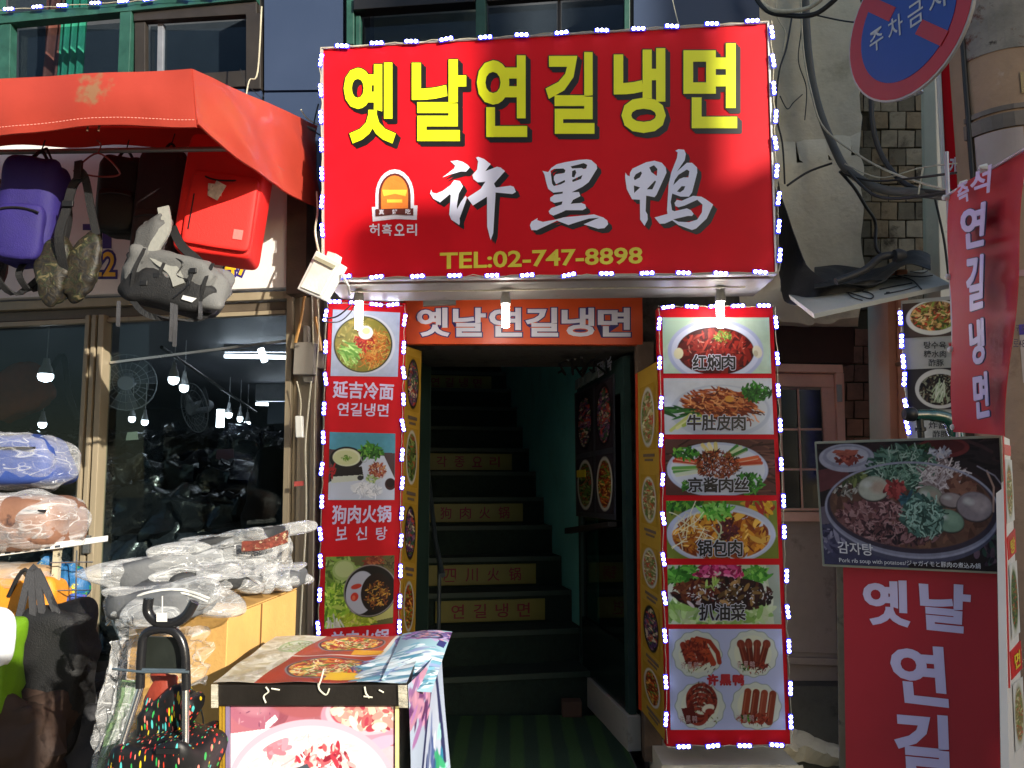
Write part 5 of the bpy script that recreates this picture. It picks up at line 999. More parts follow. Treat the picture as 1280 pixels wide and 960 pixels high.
m = MB(); m.tube(curve([c + V3((0, -.09, .08)), c + V3((.06, -.1, .05)), c + V3((.04, -.1, .0)), c + V3((.09, -.1, -.03)), c + V3((.03, -.1, -.09))]), .003, 5); m.build('bungee_cord', BLACKP, t)
m = MB(); m.prism(Plane(c + nf * .1, c + nf * .1 + U, c + nf * .1 + Z), [(229, 369), (246, 373), (240, 378), (227, 374)], 0, .002); m.build('badge', mat('pale_badge', 'c8c8c8', .4), t)
m = MB()
for x, z_ in ((-.04, .0), (.1, .02), (-.09, -.03)): m.obox(c + V3((x, -.095, z_)), (.014, 0, 0), (0, .006, 0), (0, 0, .01))
m.build('buckle', BLACKP, t, bev=.002)
# camouflage bag and black strap bag
def camo():
    m = bpy.data.materials.new('leaf_camouflage'); m.use_nodes = True; N = m.node_tree.nodes; L = m.node_tree.links; b = N['Principled BSDF']; b.inputs['Roughness'].default_value = .6
    tc = N.new('ShaderNodeTexCoord'); n = N.new('ShaderNodeTexNoise'); n.inputs['Scale'].default_value = 26; n.inputs['Detail'].default_value = 6; n.inputs['Distortion'].default_value = 1.2; L.new(tc.outputs['Object'], n.inputs['Vector'])
    r = N.new('ShaderNodeValToRGB'); e = r.color_ramp.elements; e[0].position = .36; e[0].color = (*lin('080706'), 1); e[1].position = .74; e[1].color = (*lin('6a5c40'), 1)
    for p_, c_ in ((.45, '1c160c'), (.5, '2a220f'), (.55, '0f1207'), (.6, '232812')): q = e.new(p_); q.color = (*lin(c_), 1)
    L.new(n.outputs[0], r.inputs[0]); L.new(r.outputs[0], b.inputs['Base Color']); bp = N.new('ShaderNodeBump'); bp.inputs['Strength'].default_value = .5; L.new(n.outputs[0], bp.inputs['Height']); bp.inputs['Distance'].default_value = .01; L.new(bp.outputs[0], b.inputs['Normal']); return m
c = P(84, 333, 3.14); t = thing('camouflage_bag', 'leaf camouflage shoulder bag hanging on a black strap', 'bag', c - V3((0, 0, .15)), HG); CM = camo()
m = MB(); m.sq(c + V3((-.055, 0, -.02)), [V3((.072, 0, .02)), V3((0, .04, 0)), V3((-.0, 0, .14))], .8, .6, .035, 8, 3, 40, 30, .5); m.build('body', CM, t)
m = MB(); m.sq(c + V3((.06, .01, 0)), [V3((.062, 0, -.015)), V3((0, .035, 0)), V3((.035, 0, .135))], .8, .6, .035, 8, 7, 40, 30, .5); m.build('flap', CM, t)
m = MB(); strap(m, curve([c + V3((.0, -.02, -.02)), c + V3((0, -.07, .1)), c + V3((.01, -.05, .22)), c + V3((.02, -.03, .33)), c + V3((.055, -.02, .38))]), .035, .004)
strap(m, curve([c + V3((.11, 0, .13)), c + V3((.085, -.01, .24)), c + V3((.06, -.02, .36)), c + V3((.03, -.02, .4))]), .03, .004); m.build('strap', BLK, t)
m = MB(); m.obox(c + V3((.02, -.06, .24)), (.022, 0, 0), (0, .006, 0), (0, 0, .012)); m.obox(c + V3((.035, -.03, .39)), (.015, 0, .003), (0, .008, 0), (0, 0, .04)); m.build('buckle', BLACKP, t, bev=.002)
# clear hangers glimpsed behind
m = MB(); p = P(122, 200, 3.3); m.tube(curve([p + V3((-.1, 0, -.05)), p + V3((0, 0, .03)), p + V3((.1, 0, -.06)), p + V3((0, .01, -.07)), p + V3((-.1, 0, -.05))]), .004, 5); m.tube(curve([p + V3((0, 0, .03)), p + V3((.01, 0, .07)), p + V3((-.01, 0, .09))]), .003, 5); o = m.build('coat_hanger', mat('dull_red_hanger', '8a4038', .4)); tag(o, 'thin empty hanger hooked on the rail left of the small black backpack', 'hanger')
# ================================================================ flood light, junction box, cables at the sign's left foot
FP = Plane(P(398, 345, 3.45), P(430, 345, 3.40), P(398, 300, 3.47)); t = thing('floodlight', 'white square floodlight tilted at the lower left corner of the red sign', 'lamp', FP.v(400, 345))
m = MB(); m.prism(FP, [(395, 313), (427, 330), (402, 374), (371, 361)], -.05, 0); hs = m.build('housing', WHITEP, t, bev=.004)
m = MB(); m.prism(FP, [(396, 322), (420, 334), (401, 369), (377, 359)], 0, .006); m.build('lens', mat('milky_lens', 'e6e6da', .25), hs)
m = MB(); m.prism(FP, [(396, 321), (421, 333), (418, 337), (394, 325)], .006, .014); m.build('rim', mat('beige_rim', 'a8a48a', .5), hs)
m = MB(); m.prism(FP, [(408, 313), (418, 316), (416, 324), (406, 320)], -.06, -.01); m.tube([FP.v(424, 340, -.02), FP.v(426, 352, -.06), FP.v(415, 356, -.14)], .006, 6); m.build('bracket', WHITEP, t)
m = MB(); m.tube(curve([FP.v(396, 316, -.02), P(394, 290, 3.6), P(397, 265, 3.7), P(396, 240, 3.8)]), .005, 6); m.build('cord', CABLEW, t)
JP = vplane(370, 450, 3.98, 402, 450, 3.96); t = thing('junction_box', 'grey junction box on the shop front beside the left menu strip', 'electrical box', JP.v(386, 478))
m = MB(); m.prism(JP, [(371, 429), (396, 429), (395, 469), (369, 469)], -.06, .03); m.build('box', mat('grey_box_pvc', '8a857c', .5, 0, .08, 6, .03), t, bev=.004)
m = MB(); m.prism(JP, [(397, 440), (405, 441), (404, 460), (396, 460)], -.05, .0); m.prism(JP, [(378, 470), (392, 470), (390, 478), (380, 478)], -.04, .0); m.prism(JP, [(379, 407), (385, 407), (385, 429), (379, 429)], -.04, 0); m.build('gland', mat('grey_box_pvc', '8a857c'), t, bev=.003)
for i, (pts, r, mt_) in enumerate(((((384, 372), (380, 400), (373, 430)), .008, 'CU'), (((398, 398), (403, 425), (405, 440)), .008, 'CU'), (((394, 372), (395, 400), (396, 432)), .004, 'W'), (((376, 478), (381, 505), (378, 540)), .003, 'W'), (((394, 478), (390, 520), (387, 560), (388, 640), (384, 720), (380, 800)), .0045, 'W'), (((402, 376), (404, 420), (399, 500), (398, 620), (396, 780)), .003, 'W'))):
    m = MB(); m.tube(curve([JP.v(x, y, .035 + .004 * i) for x, y in pts]), r, 6); o = m.build('cable', mat('tan_conduit', 'a5793c', .6) if mt_ == 'CU' else CABLEW); tag(o, ('tan conduit at the corner of the shop front, number left of the strip' if i == 0 else 'tan conduit closest to the left menu strip' if i == 1 else 'short pale cable dropping into the grey junction box' if i == 2 else 'pale switch cord hanging from the junction box' if i == 3 else 'long pale cable running down the right aluminium upright' if i == 4 else 'thin pale wire beside the left edge of the menu strip').replace(', number left of the strip', ' above the grey junction box'), 'cable')
m = MB(); m.prism(JP, [(375, 521), (384, 521), (385, 548), (376, 548)], .04, .065); o = m.build('pull_switch', WHITEP, bev=.006); tag(o, 'small pale pull switch hanging from a cord by the shop upright', 'switch')
m = MB(); m.prism(JP, [(372, 602), (384, 601), (384, 607), (372, 608)], .04, .042); o = m.build('sticker', mat('red_white_sticker', 'b8504a', .5)); tag(o, 'small red and white sticker on the right aluminium upright', 'sticker')
m = MB(); m.tube(curve([P(402, 398, 3.9), P(420, 396, 3.8), P(436, 384, 3.75), P(446, 372, 3.78)]), .004, 6); m.tube(curve([P(402, 402, 3.9), P(424, 402, 3.8), P(440, 388, 3.76), P(448, 372, 3.78)]), .003, 6); o = m.build('lamp_wire', CABLE); tag(o, 'two thin black wires looping to the leftmost hanging bulb', 'cable')
m = MB(); m.tube(curve([P(836, -20, 3.9), P(846, 22, 3.7), P(851, 38, 3.6)]), .003, 5); o = m.build('sign_stay_wire', CABLEW); tag(o, 'pale stay wire from the upper wall to the top of the red sign', 'wire')
for i, pts in enumerate((((398, 130), (392, 160), (402, 170)), ((327, 8), (322, 90), (312, 100), (308, 118)), ((300, 86), (312, 108), (330, 126)), ((376, 137), (384, 148), (398, 156)))):
    m = MB(); m.tube(curve([P(x, y, 4.0 if i == 0 else 4.05) for x, y in pts]), .004 if i != 2 else .002, 5); o = m.build('wire', CABLE if i % 2 == 0 else CABLEW); tag(o, ['short black wire between awning end and red sign', 'pale wire hanging down beside the dark window sash', 'loose wire ends above the awning ridge by the window', 'black hooked wire over the end of the awning'][i], 'wire')
# ================================================================ things inside the bag shop
TUB = emit('fluorescent_tube', 'f0f2ff', 9); BUL = emit('cool_bulb', 'eaf2ff', 9); FIX = mat('white_fixture', 'c8c8cc', .4)
def tubelight(x0, x1, y, d, label):
    t = thing('tube_light', label, 'ceiling light', P((x0 + x1) / 2, y, d), 'lights inside the bag shop'); m = MB(); m.tube([P(x0, y, d), P(x1, y + 2, d)], .016, 10); m.build('tube', TUB, t)
    m = MB(); a = P(x0, y, d); b = P(x1, y, d); m.box(a.x, d - .03, a.z + .03, b.x, d + .03, 2.6); m.build('fixture', FIX, t)
tubelight(281, 372, 445, 6.4, 'long fluorescent tube nearest the shop window'); tubelight(320, 392, 505, 9.0, 'farther fluorescent tube deep in the shop')
m = MB(); m.tube([P(326, 436, 5.6), P(331, 452, 5.6)], .022, 10); o = m.build('spiral_bulb', TUB); tag(o, 'stubby lit bulb crossing in front of the nearer fluorescent tube', 'bulb', 'lights inside the bag shop')
bulbs = ((57, 470, 5.0, .045, 'large cool bulb at the left behind the shop glass'), (217, 474, 5.4, .034, 'brightest bulb in the row under the ceiling rail, left one'), (230, 484, 5.6, .030, 'shaded bulb just right of the brightest one'), (165, 523, 7.5, .030, 'left of the paired small bulbs under the wall fan'), (181, 527, 7.5, .030, 'right of the paired small bulbs under the wall fan'), (286, 518, 7.6, .030, 'small bulb beside the upright tube lamp deep in the shop'), (300, 523, 7.8, .026, 'small dim bulb in the middle of the deep row'), (309, 529, 8.2, .030, 'rightmost small bulb of the deep row'), (53, 530, 7.0, .034, 'lower left bulb seen under the large one'))
for x, y, d, r, lab in bulbs:
    t = thing('hanging_bulb', lab, 'lamp', P(x, y, d), 'lights inside the bag shop'); c = P(x, y, d)
    m = MB(); m.lathe(c + V3((0, 0, .012)), (0, 0, -1), [(0, r), (.02, r * 1.02), (.04, r * .8), (.05, r * .2)], 14); m.build('globe', BUL, t)
    m = MB(); m.lathe(c + V3((0, 0, .012)), (0, 0, 1), [(0, r), (.03, r * .9), (.06, r * .55), (.1, r * .4)], 14); m.tube([c + V3((0, 0, .1)), c + V3((0, 0, 2.5 - c.z))], .004, 5); m.build('holder', FIX, t)
m = MB(); m.tube([P(276, 512, 7.4), P(275, 534, 7.4)], .035, 12); o = m.build('upright_tube_lamp', BUL); tag(o, 'upright bright tube lamp hanging deep in the shop', 'lamp', 'lights inside the bag shop')
m = MB(); m.tube([P(202, 434, 4.8), P(320, 515, 8.8)], .012, 6); o = m.build('ceiling_rail', DARK); tag(o, 'thin dark rail running deep along the shop ceiling', 'rail')
FANC = mat('fan_plastic', 'a8adb4', .4, 0, .05, 5, .02)
def fan(x, y, d, r, yaw, label):
    c = P(x, y, d); t = thing('wall_fan', label, 'fan', c - V3((0, 0, r))); R_ = Matrix.Rotation(yaw, 3, 'Z') @ Matrix.Rotation(.25, 3, 'X'); q = lambda a, b, e=0: c + R_ @ V3((a, e, b))
    m = MB()
    for rr in (r, r * .72, r * .45): m.tube([q(rr * math.cos(k * .2618), rr * math.sin(k * .2618)) for k in range(25)], .005 if rr == r else .0025, 5)
    for k in range(24): a = k * .2618; m.tube([q(.05 * math.cos(a), .05 * math.sin(a), -.03), q(r * .6 * math.cos(a), r * .6 * math.sin(a), -.035), q(r * math.cos(a), r * math.sin(a))], .0018, 4)
    m.build('grille', FANC, t); m = MB(); m.lathe(q(0, 0, -.045), R_ @ V3((0, 1, 0)), [(0, .05), (.01, .055), (.05, .05), (.16, .055), (.2, .03)], 16); m.build('hub', FANC, t)
    m = MB()
    for k in range(3):
        a0 = k * 2.094; m.grid(lambda u, v: q((.04 + (r * .8) * u) * math.cos(a0 + v * .9), (.04 + (r * .8) * u) * math.sin(a0 + v * .9), .01 + .04 * v), 5, 4, th=.002)
    m.build('blade', mat('grey_blade', '6a7078', .3), t)
fan(158, 478, 5.6, .2, .3, 'round wall fan high behind the shop glass near the left upright'); fan(243, 510, 6.4, .2, -.7, 'second wall fan turned sideways in the middle of the shop')
WB = mat('black_bag_in_plastic', '101114', .22, 0, .4, 7, 1.0, 14, spec=.9, rv=.12); WB2 = mat('grey_bag_in_plastic', '26282e', .25, 0, .4, 7, 1.0, 14, spec=.9)
WB3 = mat('floral_bag_in_plastic', '1a1c28', .25, 0, .6, 40, 1.0, 14, spec=.9, dirt=[('9aa0b4', 40, .62, .05)])
k = 0
spots = []
for d, ytop, xs in ((5.0, 640, range(132, 365, 40)), (5.6, 600, range(128, 365, 36)), (6.6, 566, range(118, 365, 32)), (7.8, 552, range(120, 365, 30))):
    for x in xs:
        y = ytop
        j_ = 0
        while y < 603 + 1450 / d and j_ < 4:
            j_ += 1
            spots.append((x + rnd.uniform(-6, 6), y + rnd.uniform(-5, 5), d, j_)); y += 1000 * .26 / d
for d, ytop, xs in ((5.2, 600, range(-140, 110, 46)), (6.6, 560, range(-110, 110, 40))):
    for x in xs:
        for j in range(3): spots.append((x + rnd.uniform(-6, 6), ytop + j * 48, d, j + 1))
for x, y, d, lay in spots:
    c = P(x, y, d); 
    if c.z < .12: continue
    m = MB(); a = rnd.uniform(-.25, .25); m.sq(c, [V3((rnd.uniform(.12, .17), 0, a * .1)), V3((0, .14, 0)), V3((-a * .1, 0, rnd.uniform(.11, .15)))], .5, .6, .09, 7, k, 20, 12, 1.0)
    tn = 'floral' if k % 7 == 3 else ('grey' if k % 4 == 1 else 'black'); o = m.build('wrapped_bag', {'floral': WB3, 'grey': WB2, 'black': WB}[tn]); k += 1
    side = 'by the left edge' if x < 40 else ('left of the upright' if x < 118 else ('just right of the left upright' if x < 195 else ('mid window' if x < 280 else 'near the right upright')))
    tag(o, '%s wrapped bag, %s of the %s shop row, %s' % (tn, ('top', 'second', 'third', 'lowest')[lay - 1], 'nearest' if d < 5.3 else ('second' if d < 6 else ('third' if d < 7 else 'rearmost')), side), 'bag', 'wrapped bags heaped in the shop')
WBO = mat('orange_bag_cloth', '8a3c14', .7, 0, .2, 8, .2)
c = P(22, 490, 5.6); m = MB(); m.sq(c, [V3((.19, 0, .1)), V3((0, .08, 0)), V3((-.09, 0, .15))], .4, .5, .04, 6, 2, 30, 20, .5); t = thing('orange_bag', 'dim orange brown bag hanging at the left inside the shop', 'bag', c - V3((0, 0, .15))); m.build('body', WBO, t)
m = MB(); strap(m, curve([c + V3((.2, 0, .1)), c + V3((.3, 0, .26)), c + V3((.36, 0, .0)), c + V3((.44, 0, -.2))]), .04); m.build('strap', BLK, t)
for x, y, w_, h_, d, cc, lab in ((282, 568, 20, 12, 6.0, '6e4a50', 'dull pink card standing on the heap of bags'), (166, 545, 12, 9, 5.2, '7c8478', 'small pale price card on the dark bags'), (347, 516, 22, 26, 8.6, '5a6470', 'pale grey picture frame on the far shop wall')):
    pl = vplane(x, y, d, x + 20, y, d); m = MB(); m.prism(pl, [(x - w_ / 2, y - h_ / 2), (x + w_ / 2, y - h_ / 2 - 1), (x + w_ / 2 + 1, y + h_ / 2), (x - w_ / 2 - 2, y + h_ / 2 + 1)], 0, .01); o = m.build('card', mat('card_' + cc, cc, .5)); tag(o, lab, 'card')
# person shape behind the glass at the right: dark clothes hanging
c = P(338, 625, 4.75); m = MB(); m.sq(c, [V3((.14, 0, 0)), V3((0, .1, 0)), V3((.02, 0, .3))], .7, .8, .06, 5, 31, 30, 22, .6); o = m.build('dark_coat', mat('dark_coat_cloth', '121214', .9, 0, .3, 6, .2)); tag(o, 'dark coat like garment standing at the right behind the shop glass', 'garment')
# ================================================================ goods in front of the shop, left
WRAP = wrapmat('clear_polythene', .05, .6, 12); WRAP2 = wrapmat('cloudy_polythene', .17, .7, 16, (.78, .79, .79))
def wrapped(name, label, c, A, inner, seed, e=(.4, .5), cat='bag', wm=None, grow=1.1, amp=.05, extra=None, grp=None):
    amp = amp * .55; t = thing(name, label, cat, V3(c) - V3((0, 0, A[2].length)), grp); m = MB(); m.sq(c, A, e[0], e[1], .03, 5, seed, 34, 22, .5); b = m.build('body', inner, t)
    if extra: extra(t, b, V3(c), A)
    m = MB(); m.sq(c, [a * grow for a in A], min(e[0] * 1.5, 1), min(e[1] * 1.4, 1), amp, 6, seed + 1, 80, 50, 1.2); m.build('plastic_wrap', wm or WRAP, t); return t
def hbag(t, b, c, A):
    n = -A[1].normalized(); m = MB(); m.tube(curve([c + n * A[1].length * 1.02 + A[0] * -.25 + A[2] * .2, c + n * A[1].length * 1.15 + A[2] * .55 - A[0] * .1, c + n * A[1].length * 1.02 + A[0] * .05 + A[2] * .2]), .012, 8); m.build('handle', BLK, b)
    m = MB(); m.tube([c + n * A[1].length * .98 + A[2] * .45 + A[0] * x for x in np.linspace(-.85, .85, 9)], .005, 5); m.build('zip', BLACKP, b)
wrapped('blue_travel_bag', 'blue travel bag in clear plastic on top of the left shelf', P(20, 576, 3.3), [V3((.2, 0, .0)), V3((0, .14, 0)), V3((-.03, 0, .105))], mat('blue_canvas', '243c7c', .6, 0, .1, 10, .2, 200), 3, extra=hbag)
wrapped('tan_travel_bag', 'tan and dark travel bag in clear plastic under the blue one', P(24, 652, 3.2), [V3((.22, 0, .0)), V3((0, .15, 0)), V3((0, 0, .105))], mat('tan_leather', '7c5846', .5, 0, .15, 5, .15, dirt=[('3a2a2a', 2.0, .58, .06)]), 5, wm=wrapmat('clear_polythene_heavy', .1, .7, 10), extra=hbag)
# wire shelf
t = thing('wire_shelf', 'white perforated shelf on a pale post carrying the wrapped bags', 'shelf', P(40, 900, 3.2)); SH = mat('white_shelf_metal', 'e4e4e0', .4, 0, .04, 5, .02)
a = P(-250, 727, 3.08); b = P(78, 685, 3.12); m = MB(); m.hexa([a, b, b + V3((0, .35, 0)), a + V3((0, .35, 0))], [a + V3((0, 0, .025)), b + V3((0, 0, .025)), b + V3((0, .35, .025)), a + V3((0, .35, .025))]); m.build('shelf_board', SH, t, bev=.003)
m = MB()
for k in range(26):
    q = a.lerp(b, (k + .5) / 26) + V3((0, -.0015, .004)); r_ = (b - a) / 26; m.hexa([q - r_ * .28, q + r_ * .28, q + r_ * .28 + V3((0, .003, 0)), q - r_ * .28 + V3((0, .003, 0))], [q - r_ * .28 + V3((0, 0, .009)), q + r_ * .28 + V3((0, 0, .009)), q + r_ * .28 + V3((0, .003, .009)), q - r_ * .28 + V3((0, .003, .009))])
m.build('slots', mat('slot_shadow_steel', '3c424c', .6), t)
m = MB(); q = P(72, 690, 3.16); m.box(q.x - .012, 3.15, 0.02, q.x + .012, 3.17, q.z + .01); m.build('post', mat('pale_post', 'b0a890', .5, 0, .2, 20, .1, dirt=[('4a4438', 30, .56, .05)]), t)
m = MB()
for k in range(5): y = 3.10; z_ = P(80, 700 + k * 34, 3.2).z; m.tube([V3((q.x + .01, y, z_)), V3((q.x + .16, y + .02, z_))], .0025, 5)
m.tube([P(96, 688, 3.12), P(92, 860, 3.12)], .003, 5); m.build('wire_basket', STEEL, t)
wrapped('tan_bundle', 'tan wrapped bundle on the lower shelf under the perforated board', P(12, 722, 3.2), [V3((.17, 0, .0)), V3((0, .12, 0)), V3((0, 0, .05))], mat('tan_paper', 'a88a68', .6), 8, cat='bundle')
c = P(20, 775, 3.16); t = thing('yellow_shopping_bag', 'orange yellow bag standing on the lower left shelf in the sun', 'bag', c - V3((0, 0, .13))); m = MB(); m.sq(c, [V3((.18, 0, 0)), V3((0, .09, 0)), V3((0, 0, .17))], .25, .3, .02, 6, 4, 34, 24, .4); m.build('body', mat('orange_yellow_cloth', 'd88a20', .6, 0, .15, 8, .15), t)
m = MB(); m.tube(curve([c + V3((.02, -.09, .1)), c + V3((.08, -.1, .2)), c + V3((.14, -.09, .1))]), .008, 6); m.build('handle', BLK, t)
# multicoloured goods in the basket
m = MB(); c = P(78, 722, 3.26); m.sq(c, [V3((.08, 0, 0)), V3((0, .05, 0)), V3((0, 0, .07))], .7, .7, .06, 9, 9, 24, 16, 1); o = m.build('patterned_pouch', mat('blue_yellow_pattern', '1c5a8a', .5, 0, .4, 12, .2, dirt=[('d8c818', 14, .55, .03), ('2a9a4a', 20, .6, .03)])); tag(o, 'blue pouch with yellow pattern in the wire basket beside the upright', 'pouch')
m = MB(); c = P(86, 758, 3.24); m.sq(c, [V3((.04, 0, 0)), V3((0, .04, 0)), V3((0, 0, .05))], .7, .7, .06, 9, 12, 24, 16, 1); o = m.build('patterned_pouch', mat('red_blue_pattern', '3c5aa8', .5, 0, .4, 12, .2, dirt=[('c02a3a', 16, .55, .03)])); tag(o, 'small blue and red pouch low in the wire basket', 'pouch')
# green and white bag bottom left
c = P(-2, 822, 2.75); t = thing('green_school_bag', 'lime green bag with a white flap and orange mark at the bottom left', 'bag', c - V3((0, 0, .2))); LG = mat('lime_cloth', '5f8a08', .6, 0, .12, 8, .2, 200)
m = MB(); m.sq(c - V3((.025, 0, .03)), [V3((.085, 0, 0)), V3((0, .08, 0)), V3((0, 0, .15))], .35, .45, .03, 7, 2, 48, 36, .8); m.build('body', LG, t)
m = MB(); m.sq(c + V3((-.03, -.05, -.11)), [V3((.07, 0, 0)), V3((0, .045, 0)), V3((0, 0, .065))], .35, .5, .02, 8, 4, 36, 24, .6); m.build('front_pocket', LG, t)
m = MB(); m.tube([c + V3((x, -.083 + .4 * x * x, -.045)) for x in np.linspace(-.1, .05, 8)], .003, 5); m.build('seam', mat('dark_green_seam', '3a5604', .6), t)
m = MB(); m.sq(c + V3((-.025, -.055, .07)), [V3((.098, 0, 0)), V3((0, .04, 0)), V3((0, 0, .10))], .5, .6, .015, 5, 6, 36, 22, .3); m.build('flap', mat('white_flap', 'e8ecf2', .5, 0, .05, 8, .1), t)
m = MB(); m.sq(c - V3((.03, -.01, .185)), [V3((.08, 0, 0)), V3((0, .075, 0)), V3((0, 0, .02))], .4, .4, 0); m.build('trim', mat('blue_trim', '2c3aa0', .6), t)
m = MB(); m.obox(c + V3((-.02, -.094, .055)), (.03, 0, .012), (0, .001, 0), (-.004, 0, .012)); m.build('badge', mat('orange_badge', 'd85a1c', .5), t)
# black shoulder bag hanging from the shelf
c = P(62, 850, 2.95); t = thing('black_tote_bag', 'large black bag with long handles hanging from the left shelf', 'bag', c - V3((0, 0, .2)))
m = MB(); m.sq(c, [V3((.145, 0, 0)), V3((0, .1, 0)), V3((0, 0, .24))], .45, .5, .05, 5, 22, 40, 30, .8); m.build('body', BLK, t)
m = MB()
for sx in (-.085, -.02): strap(m, curve([c + V3((sx, -.08, .18)), c + V3((-.05, -.06, .40)), c + V3((sx + .09, -.07, .2))]), .022, .005)
m.build('handle', DGY, t)
# lower dark clutter
for i, (x, y, d, s_, mt_, lab) in enumerate(((18, 930, 2.8, .16, mat('brown_carton', '36241a', .8, 0, .2, 6, .1), 'brown lump of packing at the very bottom left'), (88, 945, 3.0, .16, DGY, 'charcoal bag on the ground below the black tote'), (130, 905, 3.3, .17, BLK, 'black bag on the ground against the shop upright'))):
    c = P(x, y, d); m = MB(); m.sq(c, [V3((s_, 0, 0)), V3((0, s_ * .8, 0)), V3((0, 0, s_))], .5, .5, .07, 6, 40 + i, 30, 22, .9); o = m.build('ground_bag', mt_); tag(o, lab, 'bag')
# ================================================================ carton with plastic heap
CB = mat('brown_cardboard', 'd0a25c', .85, 0, .1, 5, .15, 60, dirt=[('8a6434', 4, .62, .2)])
e0 = P(285, 771, 2.62); zt = e0.z; e1 = V3((P(162, 768, 2.74).x, 2.74, zt)); e2 = PZ(371, 737, zt - .0); t = thing('cardboard_box', 'big cardboard box under the heap of plastic wrapped goods', 'box', (e0 + e1) / 2 - V3((0, 0, .38)))
e3 = e1 + (e2 - e0); up = V3((0, 0, -.42))
for a, b, nm in ((e0, e1, 'side'), (e0, e2, 'side'), (e2, e3, 'side'), (e1, e3, 'side')):
    n = (b - a).cross(V3((0, 0, 1))).normalized() * .006; cc = (e0 + e1 + e2 + e3) / 4
    if n.dot(cc - a) < 0: n = -n
    m = MB(); s_ = (b - a).normalized() * .001; m.hexa([a + up + s_, b + up - s_, b + up + n - s_, a + up + n + s_], [a + s_, b - s_, b + n - s_, a + n + s_]); m.build(nm, CB, t, bev=.002)
m = MB(); dz = V3((0, 0, .003)); m.hexa([p + dz for p in (e0, e2, e3, e1)], [p + dz * 2.4 for p in (e0, e2, e3, e1)]); m.build('flap', CB, t)
m = MB(); n_ = V3((.002, -.002, .0)); a = e0.lerp(e2, .42); m.hexa([a + V3((.002, 0, -.42)), a + V3((.002, .01, -.42)), a + V3((.004, .01, -.42)), a + V3((.004, 0, -.42))], [a + V3((.002, 0, 0)), a + V3((.002, .01, 0)), a + V3((.004, .01, 0)), a + V3((.004, 0, 0))]); m.build('seam', mat('cardboard_seam', '7a5628', .8), t)
# block that raises the box: lower carton
m = MB(); lo = V3((0, 0, -.425)); q = [e0 + lo, e2 + lo, e3 + lo, e1 + lo]; cc = sum(q, V3()) / 4; q = [p.lerp(cc, .06) for p in q]; m.hexa([V3((p.x, p.y, .003)) for p in q], q); o = m.build('lower_box', mat('dark_carton', '6a4e30', .85, 0, .2, 5, .1), bev=.004); tag(o, 'darker carton under the big cardboard box, mostly hidden by the cart', 'box')
PLG = 'plastic wrapped goods heaped on the box'
GI = mat('grey_packed_cloth', '55575a', .7, 0, .2, 8, .2); DI = mat('dark_packed_cloth', '242628', .7, 0, .2, 8, .2)
def flat(label, x0, y0, x1, y1, th, d, inner, wm, seed, tilt=0, dy=.13):
    a = P(x0, y0, d); b = P(x1, y1, d + tilt); c = (a + b) / 2; h = (b - a) / 2; return wrapped('wrapped_bundle', label, c, [h, V3((0, dy, 0)), h.cross(V3((0, -1, 0))).normalized() * -th], inner, seed, (.35, .45), 'bundle', wm, 1.12, .17, None, PLG)
flat('lowest grey wrapped bundle on the front of the box, over the cart handle', 148, 752, 262, 748, .045, 2.5, GI, WRAP2, 21)
flat('long pale wrapped bundle rising from left to right on the heap', 150, 724, 318, 686, .048, 2.72, GI, WRAP2, 23, .2)
flat('flat dark wrapped bundle with a red patterned edge on top of the heap', 240, 683, 352, 664, .022, 2.85, DI, WRAP2, 25, .1)
flat('cloudy wrapped bundle drooping over the right rear corner of the box', 275, 724, 378, 722, .035, 2.95, GI, WRAP2, 27, .2)
flat('crumpled wrapped bundle in the middle of the heap', 222, 728, 330, 712, .045, 2.68, DI, WRAP2, 29, .2)
hs_ = thing('plastic_sheet', 'loose clear plastic sheet crumpled over the heap on the box', 'plastic sheet', P(260, 760, 2.75))
def over(u, v):
    x = 152 + 212 * u + 14 * noise.noise(V3((v * 3, u * 2, 1))); top = 722 - 52 * u + 8 * math.sin(u * 9); y = top + (48 + 10 * math.sin(u * 7)) * v; p = P(x, y, 2.78 + .1 * u - .3 * v * (1 - .3 * u))
    return p + V3((0, .05 * noise.noise(V3((u * 7, v * 3, 5))) + .03 * abs(noise.noise(V3((u * 16, v * 6, 2)))), .025 * noise.noise(V3((u * 12, v * 5, 3)))))
m = MB(); m.grid(over, 90, 34); m.build('sheet', WRAP2, hs_)
m = MB(); a = P(305, 678, 2.76); b = P(362, 664, 2.8)
for k in range(5): m.tube(curve([a + V3((0, -.02, -.006 * k)), a.lerp(b, .5) + V3((0, -.03, -.012 - .006 * k)), b + V3((0, -.02, -.008 * k))]), .006, 6)
o = m.build('patterned_cuff', mat('red_brown_weave', '6a2a1c', .8, 0, .6, 40, .4, dirt=[('a89878', 60, .56, .05), ('1c1c14', 50, .58, .05)])); tag(o, 'red brown patterned edging sticking out of the topmost wrapped bundle', 'cloth')
m = MB(); m.tube(curve([P(150, 760, 2.42), P(180, 742, 2.38), P(225, 737, 2.38), P(262, 748, 2.40)]), .004, 6); m.tube(curve([P(152, 764, 2.42), P(182, 746, 2.38), P(225, 741, 2.38), P(260, 752, 2.40)]), .003, 6); o = m.build('white_band', WHITEP); tag(o, 'white bound edge along the front of the lowest wrapped bundle', 'edging')
